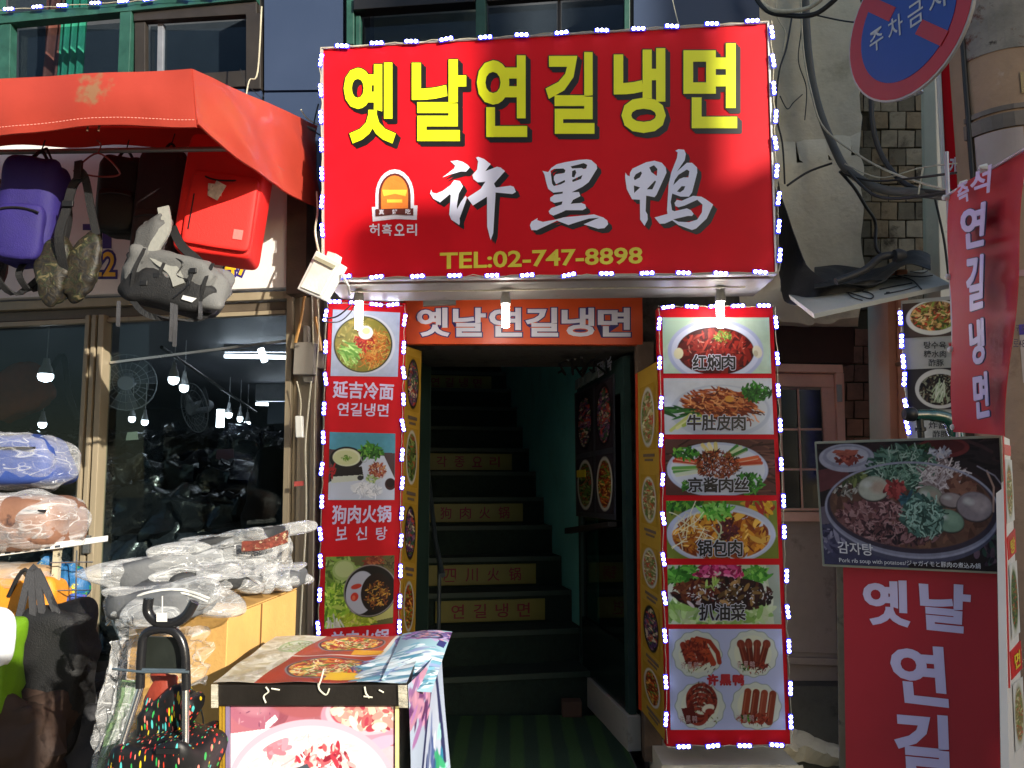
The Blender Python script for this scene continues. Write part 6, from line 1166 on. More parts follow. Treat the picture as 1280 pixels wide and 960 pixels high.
# ================================================================ shopping cart with patterned bag
ct = thing('shopping_trolley', 'folding shopping trolley with a black looped handle and confetti patterned bag', 'shopping trolley', P(200, 960, 2.2) * 1.0)
BT = mat('glossy_black_grip', '1c1c1e', .25, 0, .1, 10, .02); CH = mat('chrome_tube', 'c8c8ca', .2, .95, .05, 6, .01)
cd_ = 2.12
m = MB(); m.tube(curve([P(186, 748, cd_), P(185, 765, cd_), P(196, 777, cd_), P(215, 779, cd_), P(232, 770, cd_), P(243, 752, cd_)]), .013, 12); m.build('handle_loop', BT, ct)
m = MB(); m.tube(curve([P(175, 860, cd_), P(177, 815, cd_), P(182, 792, cd_), P(205, 786, cd_), P(222, 793, cd_), P(231, 815, cd_), P(233, 862, cd_)]), .0115, 12); m.build('frame_loop', BT, ct)
m = MB(); m.tube([P(176, 858, cd_), P(148, 945, cd_ - .03), P(140, 1010, cd_ - .05)], .009, 10); m.build('leg', CH, ct); m = MB(); m.tube([P(232, 855, cd_), P(232, 1010, cd_ - .03)], .009, 10); m.build('leg', CH, ct)
m = MB(); m.tube([P(178, 838, cd_ - .01), P(232, 839, cd_ - .01)], .006, 8); m.tube([P(141, 836, cd_ + .04), P(178, 840, cd_ - .02), P(236, 840, cd_ - .02)], .0035, 8); m.tube([P(133, 781, cd_ + .3), P(140, 775, cd_ + .3), P(152, 800, cd_ + .3)], .005, 6); m.build('crossbar', mat('grey_blue_rod', '6a7880', .3, .5), ct)
m = MB(); pl = vplane(180, 820, cd_ + .02, 230, 820, cd_ + .02); m.prism(pl, [(184, 796), (226, 797), (229, 836), (181, 836)], -.01, .0); m.build('back_plate', mat('dark_back_plate', '202420', .35, 0, .2, 8, .05), ct)
def confetti():
    m = bpy.data.materials.new('confetti_nylon'); m.use_nodes = True; N = m.node_tree.nodes; L = m.node_tree.links; b = N['Principled BSDF']; b.inputs['Roughness'].default_value = .5
    tc = N.new('ShaderNodeTexCoord'); cur = None
    base = (*lin('0c0c0e'), 1)
    for i, (ang, c_, sc_) in enumerate(((.3, 'c8202c', 26), (1.2, '2a9a4a', 24), (2.2, 'd8b820', 22), (2.9, 'd87a6a', 28), (.9, '48b0b0', 20), (1.8, 'c83a20', 30))):
        mp = N.new('ShaderNodeMapping'); mp.inputs['Rotation'].default_value = (0, ang, 0); mp.inputs['Scale'].default_value = (1, .35, .2); mp.inputs['Location'].default_value = (i * 3.1, 0, i * 1.7); L.new(tc.outputs['Object'], mp.inputs[0])
        v = N.new('ShaderNodeTexVoronoi'); v.inputs['Scale'].default_value = sc_; L.new(mp.outputs[0], v.inputs['Vector'])
        r = N.new('ShaderNodeMapRange'); r.inputs[1].default_value = .18; r.inputs[2].default_value = .15; L.new(v.outputs['Distance'], r.inputs[0]); v.inputs['Scale'].default_value = sc_ * 3.2
        mx = N.new('ShaderNodeMix'); mx.data_type = 'RGBA'; mx.inputs[7].default_value = (*lin(c_), 1); L.new(r.outputs[0], mx.inputs[0])
        if cur is None: mx.inputs[6].default_value = base
        else: L.new(cur, mx.inputs[6])
        cur = mx.outputs[2]
    L.new(cur, b.inputs['Base Color']); return m
CF = confetti(); c = P(200, 1010, 2.16)
m = MB(); m.sq(c, [V3((.13, 0, 0)), V3((0, .1, 0)), V3((0, 0, .185))], .3, .4, .04, 6, 3, 44, 34, .8); bg_ = m.build('bag', CF, ct)
m = MB(); m.sq(P(205, 908, 2.2), [V3((.07, 0, 0)), V3((0, .045, 0)), V3((0, 0, .085))], .5, .5, .05, 7, 8, 30, 20, .8); m.build('bag_top', CF, ct)
m = MB(); pl = vplane(200, 940, 2.05, 230, 940, 2.05); m.prism(pl, [(196, 935), (225, 935), (225, 942), (196, 942)], 0, .006); m.build('name_plate', BLACKP, ct)
m = MB(); m.sq(P(206, 858, 2.22), [V3((.052, 0, 0)), V3((0, .02, 0)), V3((0, 0, .042))], .4, .5, .04, 9, 4, 24, 16, .8); m.build('red_lining', mat('red_lining', '84301f', .5, 0, .2, 10, .2), ct)
wr = thing('plastic_sheet', 'crumpled clear plastic sheet draped down the left side of the trolley', 'plastic sheet', P(150, 960, 2.3))
def drape(u, v):
    x = 140 - 40 * v + (52 - 10 * v) * u; y = 800 + 210 * v; p = P(x, y, 2.22 + .06 * u); return p + V3((.03 * noise.noise(V3((u * 5, v * 3, 1))), .05 * noise.noise(V3((u * 7, v * 5, 4))) + .02 * noise.noise(V3((u * 20, v * 14, 2))), .01 * noise.noise(V3((u * 9, v * 9, 7)))))
m = MB(); m.grid(drape, 40, 60); m.build('sheet', wrapmat('clear_polythene_cart', .16, .7, 14), wr)
m = MB(); m.grid(lambda u, v: P(150 + 22 * u - 40 * v, 850 + 150 * v, 2.3 + .02 * noise.noise(V3((u * 5, v * 5, 0)))), 12, 20, th=.006); m.build('lining', mat('striped_green_lining', '6a8a5c', .5, 0, .5, 9, .2, dirt=[('b05a3a', 8, .58, .08), ('c8c8bc', 6, .6, .1)]), wr)
def drape2(u, v):
    x = 150 + 110 * u; y = 783 + 60 * v + 14 * u * v; p = P(x, y, 2.2 + .10 * math.sin(v * 2)); return p + V3((.02 * noise.noise(V3((u * 6, v * 4, 5))), .07 * noise.noise(V3((u * 6, v * 4, 8))) + .03 * noise.noise(V3((u * 18, v * 12, 2))), .01 * noise.noise(V3((u * 9, v * 9, 3)))))
w2 = thing('plastic_sheet', 'clear plastic bag bunched behind the black trolley handle', 'plastic sheet', P(205, 843, 2.3)); m = MB(); m.grid(drape2, 50, 30); m.build('sheet', WRAP, w2)
m = MB(); m.tube(curve([P(240, 930, 2.4), P(238, 895, 2.4), P(247, 880, 2.4), P(254, 900, 2.4), P(252, 925, 2.4)]), .0025, 6); m.tube([P(242, 925, 2.4), P(241, 1000, 2.4)], .004, 6); m.box(P(238, 925, 2.4).x, 2.39, P(238, 926, 2.4).z, P(258, 925, 2.4).x, 2.41, P(238, 918, 2.4).z); o = m.build('wire_loop', STEEL); tag(o, 'thin wire loop handle standing between trolley and display table', 'handle')
m = MB(); pl = vplane(200, 770, 2.1, 230, 770, 2.1); m.prism(pl, [(196, 766), (209, 766), (209, 777), (196, 777)], 0, .002); m.tube([pl.v(203, 766), pl.v(203, 745)], .0015, 4); o = m.build('price_tag', WHITEP); tag(o, 'small white tag hanging inside the black handle loop', 'tag')
# ================================================================ display table in front
tz = PZ(265, 856, 0).z; F0 = P(266, 856, 2.2); zt = F0.z; F1 = V3((P(508, 856, 2.2).x, 2.2, zt)); B0 = PZ(345, 797, zt); B1 = V3((P(535, 797, B0.y).x, B0.y, zt))
tb = thing('display_table', 'small menu table covered with food pictures standing in the sun', 'table', (F0 + F1) / 2 - V3((0, 0, zt)))
m = MB(); dn = V3((0, 0, -.055)); m.hexa([F0 + dn, F1 + dn, B1 + dn, B0 + dn], [F0, F1, B1, B0]); m.build('top_slab', mat('black_slab', '1c1814', .35, 0, .2, 9, .08, dirt=[('8a8270', 22, .66, .06)]), tb, bev=.004)
cv = pic_top(); put_print(cv, None, None, 0, 'top_picture', tb, surf=lambda U, V: np.array(B0)[None, None] * ((1 - U) * (1 - V))[..., None] + np.array(B1) * (U * (1 - V))[..., None] + np.array(F1) * (U * V)[..., None] + np.array(F0) * ((1 - U) * V)[..., None] + np.stack([0 * U, 0 * U, .004 + .004 * np.sin(U * 9 + V * 7) ** 2], -1))
TP = Plane(F0 + V3((.02, .025, 0)), F1 + V3((-.02, .025, 0)), F0 + V3((.02, .025, -.5)))
m = MB(); g0 = F0 + V3((.03, .03, -.056)); g1 = F1 + V3((-.03, .03, -.056)); h0 = B0 + V3((.03, -.03, -.056)); h1 = B1 + V3((-.0, -.03, -.056)); dn = V3((0, 0, -(zt - .06)))
m.hexa([g0 + dn, g1 + dn, h1 + dn, h0 + dn], [g0, g1, h1, h0]); m.build('cabinet', mat('cabinet_white', 'd0ccc4', .5), tb)
FPn = Plane(g0 + V3((0, -.004, 0)), g1 + V3((0, -.004, 0)), g0 + V3((0, -.004, -1)))
put_print(pic_front(), FPn, [(289, 873), (494, 873), (494, 1085), (289, 1085)], .004, 'front_picture', tb)
for x0, x1, mt_ in ((280, 283, mat('brass_trim', 'b8922c', .4, .4)), (284, 288.5, mat('purple_grey_trim', '7a6a88', .5)), (495, 499, mat('cream_trim', 'e0d490', .4)), (276, 279, mat('brass_trim', 'b8922c'))):
    m = MB(); m.prism(FPn, [(x0, 873), (x1, 873), (x1, 1080), (x0, 1080)], 0, .012); m.build('edge_trim', mt_, tb)
m = MB()   # frayed tape on the slab edge
EP = Plane(F0 + V3((0, -.003, 0)), F1 + V3((0, -.003, 0)), F0 + V3((0, -.003, -.1)))
for pts in (((333, 858), (336, 864), (330, 870), (333, 878)), ((398, 854), (400, 862), (408, 868), (412, 860)), ((456, 858), (458, 866), (462, 872)), ((455, 870), (466, 871)), ((340, 860), (350, 862)), ((405, 836), (402, 848), (399, 856)), ((474, 862), (480, 865))):
    m.tube(curve([EP.v(x, y, .002 + .004 * rnd.random()) for x, y in pts]), .0022, 5)
m.build('frayed_tape', mat('pale_tape', 'e0dcc8', .4), tb)
m = MB(); m.prism(EP, [(265, 855), (273, 855), (273, 884), (265, 884)], .001, .006); m.prism(EP, [(498, 856), (509, 856), (510, 884), (499, 884)], .001, .006); m.build('clear_tape', wrapmat('tape_film', .4, .5, 20, (.8, .75, .6)), tb)
S0_ = g1 + V3((.002, 0, 0)); S1_ = h1 + V3((.02, 0, 0)); hgt = zt - .06
put_print(pic_side(), None, None, 0, 'side_picture', tb, surf=lambda U, V: np.array(F1 + V3((.004, .0, 0)))[None, None] * (1 - U)[..., None] + np.array(B1 + V3((.055, 0, 0))) * U[..., None] + np.stack([.03 * U * np.sin(V * 2.2) + .012 * np.sin(V * 5 + U * 4), 0 * U, -V * hgt], -1))
def flp(U, V):
    a = np.array(P(497, 797, B1.y)); b = np.array(P(560, 800, B1.y - .05)); c_ = np.array(P(532, 838, 2.32)); d_ = np.array(P(470, 852, 2.22)); a = np.array(B0.lerp(B1, .83)); d_ = np.array(F0.lerp(F1, .87)); b = np.array(B1 + V3((.085, -.02, .01))); c_ = np.array(F1 + V3((.055, .12, -.06)))
    return (a[None, None] * ((1 - U) * (1 - V))[..., None] + b * (U * (1 - V))[..., None] + c_ * (U * V)[..., None] + d_ * ((1 - U) * V)[..., None]) + np.stack([0 * U, 0 * U, .012 + .02 * np.sin(U * 3) * np.sin(V * 3.1 + .5)], -1)
fc = Cv(80, 260, '9ac0cc', 1.5, 47); fc.bits(220, 40, 180, 46, 80, ['6aa8bc', 'c8dce0', '3f7c94', 'e4eef0', '8a9ac0'], (3, 10), (1, 4), ang=-.7, al=.8); fc.bits(120, 46, 30, 40, 34, ['7a68a0', '4a4478', 'b8a8d0', 'd8a8b8', '9a4a9a'], (3, 9), (1, 2)); fc.ell(44, 40, 26, 22, '2f2c54'); fc.ell(44, 40, 20, 17, '8a98b8'); fc.bits(40, 44, 40, 16, 12, ['c08a90', '5c5488'], (2, 5)); fc.poly([(66, 60), (78, 60), (76, 90), (64, 90)], '3a3c78')
put_print(fc, None, None, 0, 'hanging_picture', tb, surf=flp)
# ================================================================ street furniture on the right
# round no-parking sign, turned to the left
yw = R(70); c = P(1133, 26, 2.6); U = V3((math.cos(yw), -math.sin(yw), 0)); nn = V3((-math.sin(yw), -math.cos(yw), 0)); Zv = V3((0, 0, 1)); rr = .27
np_ = thing('no_parking_sign', 'round blue and red no parking sign with white Korean letters', 'road sign', c - Zv * rr)
def disc(r, w0, w1, name, mt_, seg=48, parent=None):
    m = MB(); q = [c + U * (r * math.cos(k * 2 * math.pi / seg)) + Zv * (r * math.sin(k * 2 * math.pi / seg)) for k in range(seg)]; m.hexa([p + nn * w0 for p in q], [p + nn * w1 for p in q]); return m.build(name, mt_, parent or np_)
disc(rr, -.012, 0, 'plate', mat('sign_rim_grey', 'a8a29e', .4, .4)); disc(rr * .975, 0, .002, 'red_ring', mat('red_reflective', 'b01822', .35, 0, .12, 3, .03, dirt=[('c86a70', 5, .68, .1)])); disc(rr * .76, .002, .004, 'blue_field', mat('blue_reflective', '123a94', .3, 0, .15, 3, .03, dirt=[('4a74b8', 6, .68, .08)]))
m = MB(); s1 = (U * -.707 + Zv * .707); s2 = (U * .707 + Zv * .707)
for a0, a1 in ((-.775, -.28), (.28, .775)): m.hexa([c + s1 * -rr * a0 + s2 * -.024 * 1 + nn * .004, c + s1 * -rr * a1 + s2 * -.024 + nn * .004, c + s1 * -rr * a1 + s2 * .024 + nn * .004, c + s1 * -rr * a0 + s2 * .024 + nn * .004], [c + s1 * -rr * a0 - s2 * .024 + nn * .0055, c + s1 * -rr * a1 - s2 * .024 + nn * .0055, c + s1 * -rr * a1 + s2 * .024 + nn * .0055, c + s1 * -rr * a0 + s2 * .024 + nn * .0055])
m.seg = [(0, 0), (8, 6)]; m.build('slash', mat('red_reflective', 'b01822'), np_)
m = MB()
for i, ch in enumerate('주차금지'):
    v, f = glyph(ch, .008); lo, hi = v.min(0), v.max(0); cx = -.13 + .087 * i
    m.seg.append((len(m.v), len(m.f))); m.add([c + U * (cx - .032 + .064 * (x - lo[0]) / (hi[0] - lo[0])) + Zv * (-.04 + .08 * (y - lo[1]) / (hi[1] - lo[1])) + nn * .006 for x, y in v], f)
m.build('lettering', mat('grey_white_lettering', 'b8bcc0', .4), np_)
m = MB(); m.tube([c - nn * .03 + Zv * .5, c - nn * .03 - Zv * .26], .018, 10); m.build('pole_bracket', STEEL, np_)
# utility pole
pc = V3((P(1190, 100, 3.35).x + .215, 3.35, 0)); up_ = thing('utility_pole', 'stained concrete utility pole with steel plate and band at the right edge', 'utility pole', pc)
PCM = mat('stained_pole_concrete', 'a2876e', .85, 0, .14, 4, .4, 36, dirt=[('6a5240', 3, .55, .2), ('3c2a1e', 7, .66, .12), ('b8a898', 5, .66, .1)])
def polex(a, r, z): return pc + V3((r * math.cos(a), r * math.sin(a), z))
m = MB(); seg = 40; vs = []; fs = []
for j in range(41):
    z = 6 * j / 40
    for k in range(seg):
        a = 2 * math.pi * k / seg; r = .205 - .004 * z + .004 * noise.noise(V3((math.cos(a) * 2, math.sin(a) * 2, z * 2))); vs.append(polex(a, r, z))
for j in range(40):
    for k in range(seg): fs.append((j * seg + k, j * seg + (k + 1) % seg, (j + 1) * seg + (k + 1) % seg, (j + 1) * seg + k))
m.add(vs, fs); m.smooth = True; m.build('shaft', PCM, up_)
def patch(a0, a1, z0, z1, r, th, name, mt_, bev=.003, slope=0):
    m = MB(); n = 12; b = []; t_ = []
    vs = []
    for k in range(n + 1):
        a = a0 + (a1 - a0) * k / n
        for rr_ in (r, r + th):
            for z in (z0 + slope * k / n, z1 + slope * k / n): vs.append(polex(a, rr_, z))
    fs = []
    for k in range(n):
        i = k * 4; j = i + 4; fs += [(i + 2, j + 2, j + 3, i + 3), (i, i + 1, j + 1, j), (i + 1, i + 3, j + 3, j + 1), (i, j, j + 2, i + 2)]
    fs += [(0, 2, 3, 1), (n * 4, n * 4 + 1, n * 4 + 3, n * 4 + 2)]; m.add(vs, fs); return m.build(name, mt_, up_, bev=0)
zat = lambda y: P(1220, y, 3.17).z
patch(R(190), R(330), zat(158), zat(140), .193, .012, 'steel_band', mat('dull_band', '6e655c', .5, .5, .2, 8, .1)); patch(R(190), R(330), zat(136), zat(130), .193, .008, 'steel_band', mat('dull_band', '6e655c'))
patch(R(204), R(256), zat(232), zat(160), .196, .006, 'steel_plate', mat('pale_plate', 'a89a94', .5, .2, .08, 5, .05, dirt=[('6a3a28', 8, .7, .05)]))
patch(R(192), R(300), zat(60), zat(-60), .193, .004, 'torn_paper', mat('torn_paper', '7e7a72', .8, 0, .3, 9, .2, dirt=[('5a3020', 6, .55, .08), ('2a201a', 9, .58, .1)])); patch(R(258), R(310), zat(118), zat(92), .196, .004, 'sticker', mat('tan_sticker', 'a08a5c', .6))
patch(R(236), R(300), zat(478), zat(405), .198, .002, 'paper_notice', mat('notice_paper', 'c8b8ac', .6, 0, .1, 30, .02)); patch(R(236), R(300), zat(418), zat(405), .2005, .001, 'notice_header', mat('violet_header', '54429a', .6))
patch(R(230), R(310), zat(345), zat(337), .198, .003, 'clamp', mat('pink_clamp', 'b08a84', .5))
PP = Plane(P(1255, 430, 3.16), P(1285, 430, 3.155), P(1255, 380, 3.16)); m = MB(); letters(m, PP, '종로구 보건', (1254, 407, 1284, 415), .02, .01); letters(m, PP, '종로48길', (1256, 424, 1284, 436), .02, .01); m.build('lettering', mat('notice_ink', '4a3a4c', .6), up_)
m = MB(); m.tube([polex(R(197), .2, zat(-80)), polex(R(197), .2, zat(90)), polex(R(200), .21, zat(235))], .011, 8); m.build('black_pipe', CABLE, up_)
# bundled cables
for label, pts, r, mt_ in (('thick grey pipe curving down the rendered wall', ((1006, -40, 4.1), (1010, 60, 4.08), (1022, 130, 4.05), (1045, 190, 3.95), (1062, 215, 3.8), (1100, 236, 3.6), (1150, 241, 3.4), (1190, 246, 3.1)), .021, mat('grey_pipe', '55544e', .5, 0, .15, 8, .08)),
    ('black cable behind the no parking sign dropping to the bundle', ((1089, 100, 3.6), (1090, 150, 3.6), (1100, 190, 3.6), (1122, 222, 3.55), (1150, 238, 3.4), (1200, 244, 3.0)), .012, CABLE),
    ('pale upper cable looping across the top right', ((938, -20, 4.0), (955, 6, 3.95), (975, 14, 3.9), (1010, 10, 3.8), (1032, -6, 3.7)), .011, CABLEW),
    ('black and white cable loop just under the pale one', ((930, -30, 4.0), (955, 10, 3.95), (985, 19, 3.9), (1020, 17, 3.8), (1052, -8, 3.7)), .013, CABLE),
    ('thin white wire hanging down past the upper cables', ((974, -20, 4.0), (970, 16, 3.98), (982, 42, 3.98), (978, 66, 3.98)), .0035, CABLEW),
    ('thin black wire wandering down beside the red sign edge', ((990, 20, 4.05), (983, 60, 4.02), (974, 90, 4.0), (970, 140, 3.98), (978, 180, 3.98), (981, 230, 4.0)), .005, CABLE),
    ('thin wire along the left side of the thick pipe', ((1000, -20, 4.06), (1004, 60, 4.04), (1014, 115, 4.0), (1030, 160, 3.95), (1075, 195, 3.8), (1120, 218, 3.5), (1190, 240, 3.1)), .005, CABLEW),
    ('black wire dropping from the pipe bend to the tarpaulin', ((1050, 214, 3.8), (1068, 235, 3.85), (1082, 258, 3.9), (1094, 278, 4.0), (1095, 310, 4.0), (1108, 322, 4.0)), .008, CABLE),
    ('thin wire running right behind the no parking sign', ((1020, 19, 3.85), (1060, 27, 3.7), (1110, 30, 3.5)), .004, CABLE),
    ('second thin cable in the bundle under the thick pipe', ((1056, 218, 3.78), (1090, 226, 3.6), (1130, 224, 3.4), (1195, 216, 2.9)), .005, CABLE),
    ('cable crossing the bundle towards the utility pole', ((1060, 214, 3.75), (1095, 245, 3.5), (1150, 246, 3.3), (1188, 238, 3.0)), .007, CABLE),
    ('white tie standing up from the cable bundle', ((1148, 243, 3.35), (1151, 225, 3.35), (1154, 210, 3.35)), .004, CABLEW),
    ('slack black cable over the rendered wall left of the pipe', ((984, 232, 4.0), (1010, 215, 4.0), (1040, 204, 3.98)), .006, CABLE),
    ('thin dark wire dangling close beside the top of the thick pipe', ((1000, -30, 4.1), (1002, 30, 4.1), (998, 75, 4.1), (1008, 110, 4.1), (1006, 150, 4.1)), .003, CABLE),
    ('looped scrap of wire on the rendered wall', ((975, 120, 4.2), (984, 136, 4.2), (992, 128, 4.2), (1003, 118, 4.2)), .003, CABLE),
    ('thin pale line crossing the tile wall to the utility pole', ((1056, 205, 3.8), (1100, 222, 3.6), (1150, 210, 3.4), (1196, 204, 3.1)), .003, CABLEW),
    ('cable dropping behind the red banner', ((1168, 245, 3.9), (1180, 300, 3.9), (1186, 350, 3.9)), .006, CABLE)):
    m = MB(); m.tube(curve([P(*q) for q in pts], 8), r, 8); o = m.build('cable', mt_); tag(o, label, 'cable')
# black tarpaulin and sheet canopy
m = MB()
def tarp(u, v):
    a = [P(972, 225, 4.0), P(985, 270, 3.95), P(1010, 330, 3.8), P(1052, 357, 3.7), P(1110, 345, 3.75)]; b = [P(974, 232, 4.2), P(975, 330, 4.2), P(978, 372, 4.0), P(1000, 385, 3.75), P(1060, 378, 3.7)]
    cu = curve(a, 5); cb = curve(b, 5); i = u * (len(cu) - 1); k = min(int(i), len(cu) - 2); f = i - k; p = cu[k].lerp(cu[k + 1], f).lerp(cb[k].lerp(cb[k + 1], f), v)
    return p + V3((0, .05 * noise.noise(p * 5), .03 * noise.noise(p * 7)))
TARP = mat('black_tarpaulin', '1c1d1f', .55, 0, .3, 6, .35, 30, dirt=[('4c4a46', 5, .6, .15)])
tp = thing('black_tarpaulin', 'black tarpaulin sagging down beside the red sign onto the canopy', 'tarpaulin', P(1010, 390, 3.8)); m.grid(tarp, 40, 16, th=.004); m.build('fold', TARP, tp)
m = MB(); A_ = [P(1022, 352, 3.9), P(1060, 350, 3.85), P(1100, 320, 3.8), P(1150, 330, 3.7)]
def tarp2(u, v):
    p = P(1018 + 145 * u, 333 + 8 * math.sin(u * 6) + (28 - 22 * u) * v, 4.1 - .45 * v); return p + V3((0, 0, .05 * noise.noise(p * 6) + .03 * math.sin(u * 9)))
m.grid(tarp2, 40, 14, th=.004); m.build('fold', TARP, tp)
m = MB(); m.tube(curve([P(1045, 352, 3.6), P(1080, 338, 3.6), P(1100, 322, 3.62), P(1122, 318, 3.62)]), .018, 8); m.lathe(P(1118, 320, 3.6), (1, 0, .1), [(0, .03), (.02, .034), (.05, .02)], 10); o = m.build('white_cap_pipe', mat('dark_rubber_hose', '2c2d30', .5)); tag(o, 'dark hose with a pale end lying on the tarpaulin', 'hose')
k0 = P(975, 364, 4.2); k1 = P(1157, 342, 4.1); k2 = P(1189, 360, 3.25); k3 = P(1018, 398, 3.3); CN = Plane(k0, k1, k3)
k2 = CN.v(1189, 360); cn = thing('sheet_canopy', 'pale sheet canopy with a black outline doodle under the black tarpaulin', 'canopy', (k0 + k2) / 2)
m = MB(); m.hexa([k0, k1, k2, k3], [p + V3((0, 0, .02)) for p in (k0, k1, k2, k3)]); m.build('sheet', mat('pale_canopy_sheet', 'b4b4aa', .55, 0, .1, 4, .06, dirt=[('7c7a70', 5, .58, .2)]), cn)
m = MB()
for pts in (((1054, 361), (1056, 368), (1062, 372), (1074, 376), (1088, 380), (1092, 376), (1086, 372), (1078, 370), (1074, 366), (1082, 362), (1096, 358)), ((1060, 372), (1066, 378), (1078, 382)), ((1096, 358), (1110, 354), (1128, 352)), ((1100, 368), (1118, 364), (1140, 360)), ((1106, 374), (1130, 369), (1146, 364)), ((1120, 350), (1140, 356), (1152, 368)), ((1130, 350), (1150, 352), (1166, 350)), ((1138, 345), (1152, 347), (1160, 344)), ((1080, 366), (1083, 365))):
    m.tube(curve([CN.v(x, y, .0235) for x, y in pts], 5), .003, 5)
m.lathe(CN.v(1093, 363, .02), CN.n, [(0, .008), (.006, .008)], 10); m.lathe(CN.v(1110, 372, .02), CN.n, [(0, .008), (.006, .008)], 10)
m.build('doodle', mat('marker_black', '1a1a20', .6), cn)
# small menu banner behind
MP = vplane(1127, 450, 3.55, 1200, 450, 3.4); mb_ = thing('small_menu_banner', 'narrow menu banner with two dish pictures and black lettering behind the red flag', 'menu banner', MP.v(1160, 600))
m = MB(); m.prism(MP, [(1126, 376), (1200, 369), (1207, 600), (1137, 600)], -.02, 0); m.build('board', mat('grey_white_banner', '9c9a90', .5, 0, .05, 3, .02), mb_)
def pic_sweet():
    c = Cv(72, 48, '4a3a30', 1.7, 51); c.ell(40, 22, 36, 24, 'd8d4c4'); c.ell(40, 20, 31, 20, '8a6a34'); b = c.em(40, 20, 31, 20); c.bits(300, 40, 20, 31, 20, ['c84a2a', '8a9a3c', 'e8c080', '6a3a1c', 'd8a860', '4a5a24'], (1, 3), clip=b); return c
def pic_jjajang():
    c = Cv(72, 50, '2c2624', 1.7, 53); c.ell(42, 25, 32, 24, 'c4c0b4'); c.ell(42, 26, 27, 19, '1a1412'); b = c.em(42, 26, 27, 19); c.bits(240, 42, 26, 27, 19, ['3a2c20', '120d0c', '5c4a34', '8a8a70'], (.7, 2), clip=b); c.threads(30, 44, 22, 7, 10, ['c8ccb0', 'a0b088'], 12, 1.3, ang=1.9, curl=.1); return c
put_print(pic_sweet(), MP, [(1128, 380), (1199, 374), (1201, 419), (1130, 423)], .003, 'picture', mb_); put_print(pic_jjajang(), MP, [(1133, 462), (1203, 459), (1205, 511), (1136, 513)], .003, 'picture', mb_)
m = MB(); letters(m, MP, '탕수육', (1155, 427, 1183, 436), .004, .02); letters(m, MP, '糖水肉', (1155, 438, 1183, 447), .004, .01); letters(m, MP, '酢豚', (1161, 449, 1180, 458), .004, .01); letters(m, MP, '짜장면', (1158, 516, 1188, 525), .004, .02); letters(m, MP, '炸醤', (1161, 527, 1184, 536), .004, .01); letters(m, MP, '酢豚', (1166, 538, 1186, 547), .004, .01); m.build('lettering', mat('grey_black_ink', '201e1c', .5), mb_)
m = MB(); letters(m, MP, '₩', (1186, 428, 1190, 433), .004, .02); letters(m, MP, '₩', (1189, 518, 1193, 523), .004, .02); m.build('lettering', REDL, mb_)
led_string('white LED string down the left edge of the small menu banner', MP, .01, [((1126, 385, 1140, 600), 8)], None)
# pipe lamp over the stand
GRB = mat('green_bottle_plastic', '0d4a3c', .12, 0, .2, 6, .05, spec=.8, coat=.6); t = thing('pipe_clamp', 'black pipe clamp joined to a bent dark green tube behind the soup board', 'clamp', P(1165, 548, 3.0))
m = MB(); m.tube(curve([P(1142, 519, 3.0), P(1165, 519, 3.0), P(1185, 524, 3.0), P(1194, 540, 3.0), P(1197, 560, 3.0)]), [.021] * 6 + [.024] * 6 + [.026] * 12 + [.026], 14); m.build('green_tube', GRB, t)
m = MB(); m.lathe(P(1130, 518, 3.0), (1, 0, 0), [(0, .02), (.01, .027), (.035, .028), (.045, .02)], 14); m.lathe(P(1150, 524, 3.0), (0, 0, -1), [(0, .013), (.03, .013), (.032, .019), (.045, .019), (.047, .012), (.07, .012), (.072, .018), (.085, .017)], 14); m.build('clamp_body', BLACKP, t)
# red flag banner
fb = thing('flag_banner', 'tall red vertical banner with white Korean letters hung on the utility pole', 'banner', P(1230, 540, 2.5))
FBp = Plane(P(1187, 244, 2.62), P(1283, 186, 2.12), P(1197, 540, 2.62))
def fbs(u, v):
    ys = 244 + (540 - 244) * v; xl = 1187 + 11 * v; xr = 1283 - 22 * v ** .6; yr = 184 + (545 - 184) * v; px = xl + (xr - xl) * u; py = ys + (yr - ys) * u
    return FBp.v(px, py, .012 * math.sin(u * 5 + v * 2) + .006 * math.sin(v * 9))
m = MB(); m.grid(fbs, 24, 60, th=.002); m.build('cloth', mat('red_banner_cloth', 'b81828', .55, 0, .06, 4, .05), fb)
a_ = MB(); b_ = MB()
for s_, q, k in (('즉', [(1212, 232), (1226, 225), (1228, 250), (1214, 257)], 1), ('석', [(1228, 217), (1257, 205), (1254, 240), (1231, 247)], 1), ('연', [(1216, 262), (1250, 252), (1246, 306), (1220, 312)], 0), ('길', [(1224, 322), (1247, 318), (1245, 384), (1226, 390)], 0), ('냉', [(1228, 402), (1246, 398), (1248, 452), (1231, 458)], 0), ('면', [(1233, 468), (1251, 465), (1254, 520), (1236, 524)], 0)):
    if not k: letters(a_, FBp, s_, q, .036, .015, .015, fat=2.1)
    letters(b_, FBp, s_, q, .038, .015, .015, fat=.9 if not k else .4)
a_.build('letter_outline', mat('navy_outline', '1c1a4a', .5), fb); b_.build('lettering', mat('lilac_lettering', 'c9bfe4'), fb)
m = MB(); pr = FBp.v(1187, 243, -.01); m.tube([FBp.v(1183, 190, .0), FBp.v(1187, 300, .0), FBp.v(1198, 552, .0)], .007, 8); m.tube([FBp.v(1183, 246, .005), FBp.v(1290, 182, .005)], .005, 6); m.build('banner_pole', mat('pale_pole', 'b0aab0', .4, .4), fb)
m = MB()
for y in (247, 346, 437, 534): m.seg.append((len(m.v), len(m.f))); m.lathe(FBp.v(1187 + 11 * (y - 244) / 296, y, .0), FBp.n, [(0, .01), (.02, .01), (.024, .005)], 8)
